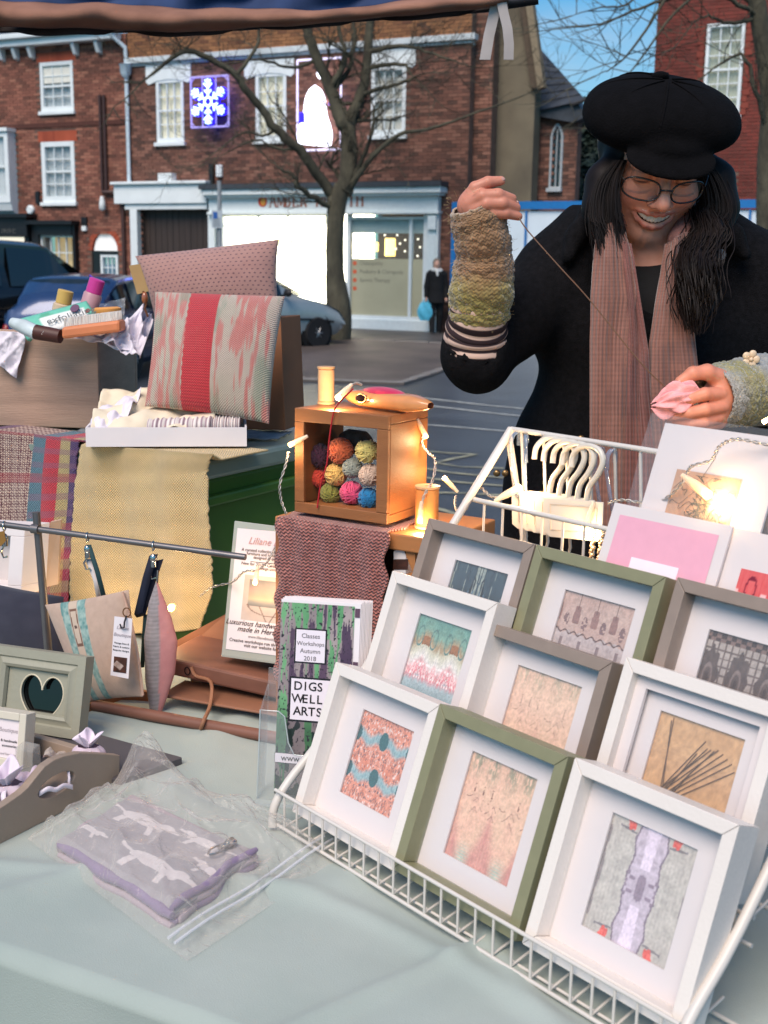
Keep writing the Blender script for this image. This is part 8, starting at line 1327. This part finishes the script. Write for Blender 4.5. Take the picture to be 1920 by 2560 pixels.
    def teeth(U, W):
        x = (U-.5)*.050; g = np.abs(np.sin((U-.5)*np.pi*8.6)); top = -.0545+6*x*x; bot = -.0718+19*x*x-.0006*g; uu = bot+(top-bot)*W; ff = .0884-9.5*x*x+.0012*np.sqrt(g)-.0016*(1-W)**3
        return np.array(HC)+np.array(xa*KX)*x[..., None]+np.array(fa)*ff[..., None]+np.array(ua)*uu[..., None]
    grid('teeth', 60, 8, teeth, tm, t, thick=.003)
    one('tongue', M('tongue pink', (150, 72, 66), rough=.5, var=.1), t, 'ball', h(0, .074, -.0755), (.020, .010, .006), 12, 8, smo=80)
    gm_ = M('dark tortoise acetate', (34, 24, 22), rough=.25, var=.4, scale=80, coat=.5); q = MB()
    gl = thing_part = None
    for s in (1, -1):
        pts = []
        for a in np.linspace(0, 2*math.pi, 33): ca, sa = math.cos(a), math.sin(a); ex = .0255*math.copysign(abs(ca)**.75, ca); eu = .0175*math.copysign(abs(sa)**.8, sa); pts.append(h(.034*s+ex, .1055-1.9*(.034*s+ex)**2*3.0, -.012+eu))
        q.tube(pts, .0015, 8)
        q.tube([h(.0595*s, .089, -.004), h(.067*s, .07, .003), h(.069*s, .02, .004)], .0015, 6)
    q.tube(smoothpath([h(-.009, .107, -.008), h(-.004, .1125, -.005), h(.004, .1125, -.005), h(.009, .107, -.008)], 4), .0015, 6); gl = q.build('glasses', gm_, t, smo=60); ORG[gl.name] = ORG[t.name]
    for s in (1, -1): grid('lens', 10, 8, lambda U, W, s=s: np.array(h(.034*s, .1045-.0066, -.012))+np.array(xa)*((U-.5)*.046)[..., None]+np.array(ua)*((W-.5)*.031)[..., None]-np.array(fa)*((.034*s+(U-.5)*.046)**2*5.7-.0066)[..., None], film('spectacle lens', (230, 235, 235), .02, .02), gl)
    # hair
    hm_ = M('dark brown hair', (22, 14, 12), rough=.6, var=.5, scale=60, stretch=(1, 1, .15), spec=.25)
    S = Solid(hp-np.array([.17, .16, .27]), hp+np.array([.17, .22, .12]), .004)
    S.ell(h(0, -.022, .012), (.0775, .0935, .087), R, .03).path([P(1552, 400, 1.97), P(1517, 455, 1.965), P(1512, 520, 1.955), P(1532, 575, 1.945), P(1545, 612, 1.935)], [.022, .030, .032, .024, .010], .02).path([P(1755, 405, 2.0), P(1787, 450, 2.0), P(1795, 520, 1.995), P(1780, 570, 1.985), P(1752, 618, 1.975)], [.020, .028, .030, .026, .012], .02).ell(h(0, .06, -.045), (.064, .085, .105), R, .008, cut=True)
    hv_ = S.build('hair', hm_, t); q = MB(); rr = random.Random(5)
    for (pts, spread, n) in (([(1548, 400, 1.955), (1512, 460, 1.94), (1503, 540, 1.925), (1520, 625, 1.915)], 24, 320), ([(1560, 400, 1.945), (1540, 450, 1.925), (1534, 520, 1.916), (1540, 600, 1.912)], 12, 120), ([(1760, 405, 1.985), (1790, 460, 1.975), (1800, 530, 1.97), (1762, 615, 1.965)], 28, 200)):
        for _ in range(n):
            a, b = rr.gauss(0, .5), rr.gauss(0, 1); pl = [P(x_+spread*a*(.6+.3*k)+rr.gauss(0, 2), y_+(rr.uniform(-70, 30) if k == 3 else 0), Y_+.012*b) for k, (x_, y_, Y_) in enumerate(pts)]; q.tube(smoothpath(pl, 3), [.00065]*9+[.0003], 4)
    q.build('hair_strands', hm_, t, smo=80, kind='stuff')
    # cap
    cm = M('black wool felt cap', (9, 8, 10), rough=.95, var=.3, scale=60, bump=.5, bscale=300, spec=.15); S = Solid(hp+np.array([-.17, -.24, -.10]), hp+np.array([.17, .17, .24]), .0034); tl = Matrix.Rotation(math.radians(4), 3, fa); 
    S.ell(h(-.004, -.006, .072), (.104, .088, .047), R, 0).ell(h(-.054, .012, .058), (.060, .066, .036), R, .03).ell(h(.052, .008, .061), (.060, .066, .037), R, .03).ell(h(0, .0, .046), (.0835, .100, .036), R, .010).ell(h(0, .088, .036), (.072, .042, .010), (np.array([list(xa), list((fa*.93-ua*.37).normalized()), list((ua*.93+fa*.37).normalized())]).T), .006)
    for a in range(8): an = a*math.pi/4+.2; S.path([h(.012*math.cos(an), -.012+.012*math.sin(an), .1645), h(.07*math.cos(an), -.012+.075*math.sin(an), .150), h(.118*math.cos(an), -.012+.124*math.sin(an), .112)], [.002, .002, .002], .006) if False else None
    cp = S.build('cap', cm, t); ORG[cp.name] = ORG[t.name]; one('cap_button', cm, cp, 'ball', h(-.012, -.022, .118), (.014, .014, .008), 14, 8, smo=80)
    for a in range(8):
        an = a*math.pi/4+.2; pts = []
        for k in np.linspace(.08, 1, 9): pts.append(h(-.004+.104*k*math.cos(an), -.006+.088*k*math.sin(an), .072+.0482*math.sqrt(max(0, 1-(k*.98)**2))))
        one('cap_seam', cm, cp, 'tube', pts, .0016, 5, smo=80)
    # coat
    coat = M('black wool coat cloth', (21, 20, 23), rough=.95, c2=(8, 8, 10), scale=120, bump=.9, bscale=420, spec=.2); S = Solid((.0, 1.78, .48), (.86, 2.34, 1.50), .0075)
    S.path([Vector((CX+.01, 2.09, 1.36)), Vector((CX+.005, 2.09, 1.20)), Vector((CX, 2.09, 1.02)), Vector((CX, 2.10, .80)), Vector((CX, 2.10, .52))], [.105, .150, .165, .20, .23], .06).cap(SL+Vector((.0, 0, 0)), P(1500, 600, 2.07), .066, .060, .05).cap(P(1500, 600, 2.07), P(1790, 625, 2.08), .060, .055, .06).cap(P(1790, 625, 2.08), SR, .055, .070, .06).cap(SL+Vector((.04, 0, -.08)), SR+Vector((-.05, 0, -.10)), .085, .10, .06).ell((CX, 2.09, 1.0), (.232, .15, .30), None, .04).ell((CX, 2.10, .68), (.285, .18, .34), None, .05)
    S.path([SL, SL.lerp(EL, .5), EL, P(1186, 890, 1.915), P(1188, 845, 1.905)], [.070, .056, .042, .046, .049], .03).path([SR, ER, ER.lerp(WR, .45), P(1912, 985, 1.90)], [.076, .064, .056, .050], .03)
    S.path([P(1476, 540, 2.00), P(1440, 590, 1.985), P(1420, 640, 1.97)], [.014, .013, .010], .02).path([P(1770, 560, 2.0), P(1830, 590, 1.99), P(1862, 640, 1.985)], [.018, .015, .011], .02).path([P(1476, 540, 2.0), P(1520, 520, 2.08), P(1640, 505, 2.13), P(1760, 520, 2.08), P(1775, 560, 2.0)], [.014, .020, .024, .020, .018], .02)
    S.ell(P(1640, 625, 1.93), (.078, .115, .085), None, .02, cut=True).ell(P(1625, 760, 1.90), (.034, .05, .12), None, .02, cut=True).cap(P(1188, 842, 1.90), P(1180, 780, 1.885), .046, .050, .006, cut=True)
    def fold(v): w_ = v*1.; n = np.sin(v[:, 0]*38+4*np.sin(v[:, 2]*7))*.5+np.sin(v[:, 0]*17+v[:, 2]*11)+1.2*np.abs(np.sin(v[:, 2]*26+5*v[:, 0]+3*np.sin(v[:, 0]*19)))**4*(v[:, 0] < .26); k = np.clip((1.40-v[:, 2])/.3, 0, 1); d = np.zeros_like(v); d[:, 1] = -.006*n*k; d[:, 2] = .003*np.sin(v[:, 2]*30+v[:, 0]*26); return d
    co = S.build('coat', coat, t, disp=fold); ORG[co.name] = ORG[t.name]
    btn = M('brass stud', (150, 120, 80), rough=.3, metal=.8); 
    for x_, y_, Y_ in ((1452, 1097, 1.918), (1242, 1183, 1.97), (1263, 1183, 1.965)): one('button', btn, co, 'ball', P(x_, y_, Y_-.012), (.006, .004, .006), 12, 8, smo=80)
    one('button', M('black button'), co, 'lathe', P(1800, 637, 1.985-.03), [(.009, 0), (.009, .003), (.006, .004)], (0, -1, .2), 16); one('shoulder_seam', coat, co, 'tube', [P(1400, 622, 2.01), P(1375, 690, 1.985), P(1370, 770, 1.985)], .002, 5)
    S = Solid((CX-.22, 1.86, 1.02), (CX+.25, 2.2, 1.46), .006); S.path([Vector((CX+.02, 2.07, 1.335)), Vector((CX, 2.08, 1.20)), Vector((CX, 2.09, 1.06))], [.108, .135, .13], .04).ell(NB+Vector((0, -.002, -.045)), (.105, .078, .070), None, .02).ell(P(1640, 600, 1.93), (.062, .10, .040), None, .012, cut=True); S.build('top', M('black jersey top', (20, 20, 22), rough=.9, var=.2, scale=40, bump=.3, bscale=500), t)
    S = Solid((CX-.3, 1.9, -.01), (CX+.3, 2.3, .95), .009)
    for s in (-1, 1): S.path([Vector((CX+.09*s, 2.10, .88)), Vector((CX+.09*s, 2.09, .50)), Vector((CX+.09*s, 2.12, .09))], [.11, .075, .06], .04)
    S.build('trousers', M('black trousers'), t)
    for s in (-1, 1): S = Solid((CX+.09*s-.08, 1.86, -.02), (CX+.09*s+.08, 2.24, .22), .007); S.cap((CX+.09*s, 2.125, .055), (CX+.10*s, 1.96, .045), .056, .046, .02).cap((CX+.09*s, 2.125, .05), (CX+.09*s, 2.125, .17), .055, .058, .02).halfspace((0, 0, .004), (0, 0, -1)); S.build('boot', M('black boot leather', (18, 17, 17), rough=.4), t)
    # striped cuff and fingerless wrist warmers
    def sleeve(nm, path, rad, colf, mat, size, nu=72, nv=60, fuzz=.0):
        q = smoothpath(path, 8); n = len(q); A = np.array([list(p) for p in q]); T = np.gradient(A, axis=0); T /= np.linalg.norm(T, axis=1)[:, None]; side = np.cross(T, np.array([0, 1., 0])); side /= np.linalg.norm(side, axis=1)[:, None]; frn = np.cross(side, T)
        def pos(U, W):
            f_ = W*(n-1); i = np.minimum(f_.astype(int), n-2); g = (f_-i)[..., None]; c = A[i]*(1-g)+A[i+1]*g; s_ = side[i]*(1-g)+side[i+1]*g; fr = frn[i]*(1-g)+frn[i+1]*g; r_ = np.interp(W, np.linspace(0, 1, len(rad)), rad); r_ = r_*(1+.03*np.sin(W*34+2*np.sin(U*6.28))+fuzz*(vn((U*60, W*70), 1, 3)-.5)*(1.)); a = U*2*np.pi; return c+s_*(np.cos(a)*r_)[..., None]+fr*(np.sin(a)*r_)[..., None]
        return grid(nm, nu, nv, pos, mat, t, colf, size=size, thick=.003)
    stripe_c = lambda U, W: np.where((np.sin(W*np.pi*2*7+.6*np.sin(U*6.28)) > -.2)[..., None], LA((46, 32, 36)), LA((206, 176, 160)))
    sleeve('striped_cuff', [P(1186, 880, 1.91), P(1190, 830, 1.90), P(1196, 790, 1.885), P(1200, 740, 1.875)], [.047, .046, .042, .040], stripe_c, VC('striped jersey', rough=.9, bump=.3), (.28, .09), 60, 80)
    def moss_c(U, W): n = fbm((U*2., W*1.2), 5, 3, 4); a = lerp3((150, 112, 78), (178, 140, 104), n); b = lerp3((132, 122, 62), (168, 152, 92), n); k = np.clip((.42-W+.2*(n-.5))*7, 0, 1); o = a*(1-k[..., None])+b*k[..., None]; c = lerp3((188, 160, 130), (214, 184, 152), n); k2 = np.clip((W-.93)*20, 0, 1)[..., None]; return (o*(1-k2)+c*k2)*(.66+.36*vn((U*90, W*80), 1, 5))[..., None]
    kn = VC('brushed mohair knit', rough=1., bump=.5, kind='knit', su=150, sv=230, dark=.18, sheen=.5)
    sleeve('wrist_warmer', [P(1199, 795, 1.888), P(1200, 760, 1.88), P(1207, 700, 1.87), P(1210, 640, 1.862), P(1204, 590, 1.85), P(1192, 540, 1.842), P(1182, 512, 1.838)], [.0415, .0445, .046, .0415, .0385, .0385, .036, .031], moss_c, kn, (.26, .19), 80, 90, .14)
    def grey_c(U, W): n = fbm((U*2., W*1.6), 5, 8, 4); a = lerp3((146, 148, 146), (176, 176, 172), n); b = lerp3((138, 134, 88), (166, 160, 116), n); k = np.clip((np.sin(W*9+3*U)+.6)*1.4*n, 0, 1)[..., None]; return (a*(1-k)+b*k)*(.64+.40*vn((U*90, W*80), 1, 5))[..., None]
    wp = [P(1935, 980, 1.915), P(1895, 975, 1.89), P(1850, 983, 1.86), P(1812, 985, 1.835), P(1782, 992, 1.82)]; gw = sleeve('wrist_warmer', wp, [.050, .052, .050, .046, .044, .040], grey_c, kn, (.28, .12), 80, 80, .14); ORG[gw.name] = ORG[t.name]
    fz = MB(); rr = random.Random(9)
    for path, r_ in (([P(1199, 795, 1.888), P(1207, 700, 1.87), P(1204, 590, 1.85), P(1186, 520, 1.838)], .044), (wp, .050)):
        qq = smoothpath(path, 8)
        for _ in range(420):
            c = qq[rr.randrange(len(qq))]; a = rr.uniform(0, 6.283); d = Vector((math.cos(a), -abs(math.sin(a))*rr.choice((1, 1, 1, -1)), math.sin(a)*.8)); d.normalize(); p_ = c+d*r_*rr.uniform(.9, .98); e = p_+d*rr.uniform(.003, .008)+Vector((rr.gauss(0, .003), rr.gauss(0, .003), rr.gauss(0, .003))); fz.tube([p_, p_.lerp(e, .5)+Vector((rr.gauss(0, .001), 0, rr.gauss(0, .001))), e], .00022, 3, cap=False)
    fz.build('mohair_fuzz', M('mohair fuzz', (170, 150, 112), rough=.9, var=.2), t, kind='stuff')
    bl = P(1876, 898, 1.845); q = MB(); 
    for k in range(5): a = k*1.2566; q.ball(bl+Vector((.0085*math.cos(a), -.002, .0085*math.sin(a))), (.0062, .003, .0062), 10, 6)
    q.ball(bl+Vector((0, -.004, 0)), .0035, 8, 6); q.build('flower_button', M('cream shell button', (214, 190, 160), rough=.35, var=.06), gw, smo=80)
    # scarf
    def strip(nm, left, right, Yl, bul, cols, su):
        lx = np.array([l[0] for l in left]); ly = np.array([l[1] for l in left]); rx = np.array([l[0] for l in right]); ry = np.array([l[1] for l in right]); k = np.linspace(0, 1, len(left))
        def pos(U, W):
            w = 1-W; X = np.interp(w, k, lx)*(1-U)+np.interp(w, k, rx)*U; Yp = np.interp(w, k, ly)*(1-U)+np.interp(w, k, ry)*U; D = np.interp(w, k, Yl)-bul*np.sin(np.pi*U)**.8+.006*np.sin(U*9+w*5)+.0025*np.sin(U*60); o = np.zeros(U.shape+(3,))
            for i in range(U.shape[0]):
                for j in range(U.shape[1]): o[i, j] = P(X[i, j], Yp[i, j], D[i, j])
            return o
        def colf(U, W): n = fbm((U, W*3), 6, 4, 3); c = lerp3(cols[0], cols[1], n); rb = .5+.5*np.sin(U*su*2*np.pi); rw_ = .5+.5*np.sin(W*118*np.pi); return c*(.55+.5*rb*.6+.5*rw_*.5)[..., None]*(.95+.1*vn((U*90, W*200), 1, 3))[..., None]
        return grid(nm, 44, 150, pos, VC('ribbed scarf knit', rough=.95, bump=.6, sheen=.35), t, colf, thick=.004)
    c1 = ((132, 92, 82), (150, 108, 97)); c2 = ((124, 78, 74), (140, 92, 86))
    strip('scarf_end', [(1500, 545), (1488, 640), (1478, 740), (1474, 850), (1474, 980), (1474, 1120), (1476, 1330)], [(1556, 570), (1574, 640), (1588, 740), (1576, 850), (1572, 980), (1570, 1120), (1568, 1330)], [1.925, 1.905, 1.895, 1.890, 1.885, 1.885, 1.885], .016, c1, 12)
    strip('scarf_end', [(1548, 600), (1556, 660), (1564, 740), (1566, 850), (1564, 980), (1560, 1120), (1558, 1330)], [(1572, 610), (1584, 680), (1600, 780), (1616, 880), (1622, 980), (1640, 1120), (1640, 1330)], [1.915, 1.900, 1.892, 1.886, 1.884, 1.884, 1.884], .006, c2, 6)
    strip('scarf_end', [(1668, 610), (1655, 690), (1640, 760), (1622, 860), (1619, 960), (1628, 1080), (1640, 1330)], [(1712, 580), (1716, 680), (1722, 760), (1738, 860), (1752, 960), (1756, 1080), (1760, 1330)], [1.93, 1.912, 1.900, 1.893, 1.890, 1.890, 1.890], .014, c1, 13)
    S = Solid(hp-np.array([.15, .14, .26]), hp+np.array([.15, .22, -.02]), .005); S.path([P(1525, 585, 1.945), P(1520, 560, 2.0), P(1560, 545, 2.07), P(1640, 540, 2.10), P(1710, 545, 2.07), P(1730, 560, 2.01), P(1700, 600, 1.955)], [.022, .028, .03, .03, .03, .026, .020], .015); S.build('scarf_loop', M('scarf rose knit', (136, 94, 85), rough=.95, var=.2, scale=120, bump=.6, bscale=400), t)
    # long curly hair drawn forward over the shoulder
    q = MB()
    for i in range(420):
        ph, am, o1 = rr.uniform(0, 6.28), rr.uniform(3, 9), rr.gauss(0, 1); b = rr.gauss(0, 1); end = rr.uniform(.62, 1.); pl = []
        for k in np.linspace(0, end, 12):
            x_ = np.interp(k, [0, .15, .35, .6, .8, 1], [1765, 1775, 1745, 1740, 1738, 1735])+o1*np.interp(k, [0, .2, .5, .8, 1], [16, 22, 26, 24, 13])+am*math.sin(ph+k*17); y_ = np.interp(k, [0, 1], [520, 838])+6*math.cos(ph+k*15); pl.append(P(x_, y_, np.interp(k, [0, .2, .45, 1], [1.975, 1.93, 1.872, 1.862])-.010*math.cos(ph+k*15)-.010*b))
        q.tube(smoothpath(pl, 2), [.0009]*18+[.0007]*4+[.0003], 4)
    q.build('hair_strands', hm_, t, smo=80, kind='stuff'); S = Solid((.36, 1.80, 1.20), (.62, 2.06, 1.52), .005); S.path([P(1770, 520, 1.985), P(1772, 580, 1.955), P(1745, 660, 1.905), P(1742, 740, 1.895), P(1738, 815, 1.893)], [.020, .022, .020, .021, .010], .02); S.build('hair_bunch', hm_, t)
    one('brooch_pin', chrome, t, 'tube', [P(1752, 622, 1.93), P(1751, 640, 1.925), P(1750, 662, 1.92)], .0016, 6)
woman()
th_ = thing('sewing_thread', 'fine brown thread pulled from the raised hand to the pink crochet', 'thread', P(1660, 966, 1.79)); one('strand', M('brown thread', (112, 84, 66), rough=.8, var=.1), th_, 'tube', smoothpath([P(1296, 542, 1.825), P(1322, 580, 1.80), P(1400, 668, 1.78), P(1476, 752, 1.775), P(1600, 905, 1.77), P(1664, 968, 1.785)], 4), .0010, 5)
pkc = thing('crochet_piece', 'scrap of pale pink crochet held between her fingers', 'crochet', P(1690, 1030, 1.79)); 
def pkpos(U, W):
    c = np.array(P(1690, 998, 1.783)); a = U*2*np.pi; r = .033*np.sin(np.pi*np.clip(W, .02, .98))**.55; rr_ = r*(1+.22*np.sin(a*7+W*9)+.12*np.sin(a*13)); sx = (W-.5)*.066; return c+np.array([1., 0, .28])*(sx+.004*np.sin(a*5))[..., None]+np.stack([0*U, .62*rr_*np.sin(a)*.7, .72*rr_*np.cos(a)], -1)
grid('knit', 90, 40, pkpos, M('pale pink cotton', (232, 162, 166), rough=.9, var=.14, scale=120, bump=.6, bscale=500), pkc)
# ================================================================ FAIRY LIGHTS
flw = thing('fairy_lights', 'string of warm micro lights on twisted clear wire strung across the stall', 'fairy lights', yq(.1, 0, YZ+yh))
wire_c = M('clear silver wire', (178, 172, 164), rough=.3, metal=.4, var=.2, scale=60); bulb_m = M('warm led bulb', (255, 214, 140), emit=(255, 196, 104), es=26, var=0); sl_m = film('milky led sleeve', (255, 240, 214), .55, .3)
def wire(pts, parent=flw):
    q = smoothpath([P(*p) for p in pts], 10); n = len(q); a, b = MB(), MB(); pa, pb_ = [], []
    for i, p in enumerate(q):
        tt = (q[min(i+1, n-1)]-q[max(i-1, 0)]).normalized(); s = tt.orthogonal().normalized(); c = tt.cross(s); an = i*.9; d = (s*math.cos(an)+c*math.sin(an))*.0013; pa.append(p+d); pb_.append(p-d)
    a.tube(pa, .0009, 5); a.tube(pb_, .0009, 5); a.build('wire', wire_c, parent, smo=80)
def bulb(x, y, Y, dx, dy, w=.5, ln=.026, big=1.):
    p = P(x, y, Y); e = P(x+dx, y+dy, Y); d = (e-p).normalized(); o = one('bulb', bulb_m, flw, 'ball', p, .0032*big, 10, 8, smo=80); ORG[o.name] = ORG[flw.name]
    one('sleeve', sl_m, flw, 'tube', [p-d*.003, p+d*ln*.5, p+d*ln], [.0036*big, .0034*big, .0022], 10, smo=60)
    li = bpy.data.lights.new('led', 'POINT'); li.energy = w; li.color = (1, .66, .34); li.shadow_soft_size = .006; l = bpy.data.objects.new('led', li); COL.objects.link(l); l.parent = flw; l.location = p-ORG[flw.name]-d*.010+Vector((0, -.006, 0))
wire([(722, 1130, 1.614), (715, 1160, 1.606), (700, 1210, 1.601), (703, 1250, 1.601), (716, 1285, 1.597)]); bulb(727, 1111, 1.618, 8, -4, .15)
wire([(700, 1340, 1.78), (690, 1365, 1.70), (668, 1405, 1.68), (645, 1425, 1.66), (610, 1430, 1.66), (580, 1455, 1.70), (530, 1468, 1.74), (500, 1490, 1.80)]); bulb(638, 1456, 1.655, 4, -24, .14)
wire([(905, 962, 1.630), (888, 958, 1.630), (865, 975, 1.622), (852, 990, 1.614)]); bulb(846, 994, 1.618, 22, -22, .30, big=1.3)
wire([(1034, 1030, 1.663), (1042, 1060, 1.646), (1058, 1078, 1.630), (1056, 1110, 1.622), (1070, 1132, 1.614), (1088, 1150, 1.597), (1082, 1200, 1.573), (1060, 1240, 1.557), (1053, 1275, 1.548)]); bulb(1064, 1090, 1.618, -8, -16, .10); bulb(1050, 1302, 1.548, 2, -26, .22, big=1.1)
wire([(1140, 1240, 1.62), (1138, 1262, 1.60), (1150, 1280, 1.56), (1185, 1225, 1.50), (1200, 1218, 1.50), (1225, 1240, 1.49), (1246, 1246, 1.49), (1250, 1262, 1.48), (1290, 1268, 1.47), (1345, 1290, 1.46), (1385, 1285, 1.44), (1420, 1256, 1.42), (1450, 1262, 1.40)]); bulb(1112, 1196, 1.62, 34, 36, .15); bulb(1296, 1220, 1.475, -48, 26, .45, .034, 1.4); bulb(1462, 1322, 1.38, 16, -46, .15, .034)
wire([(1520, 1258, 1.36), (1550, 1250, 1.35), (1600, 1255, 1.34), (1655, 1250, 1.27), (1700, 1215, 1.24), (1718, 1180, 1.235), (1730, 1165, 1.23), (1778, 1150, 1.22), (1800, 1115, 1.215), (1840, 1098, 1.205), (1900, 1108, 1.195), (1960, 1120, 1.19)]); bulb(1768, 1236, 1.21, -44, -34, .2, .034, 1.5)
bulb(428, 1520, 1.80, 3, -3, .35, ln=.008, big=1.7); bulb(1912, 1053, 1.60, 10, -6, .6); bulb(200, 1560, 1.9, 6, -10, .3)
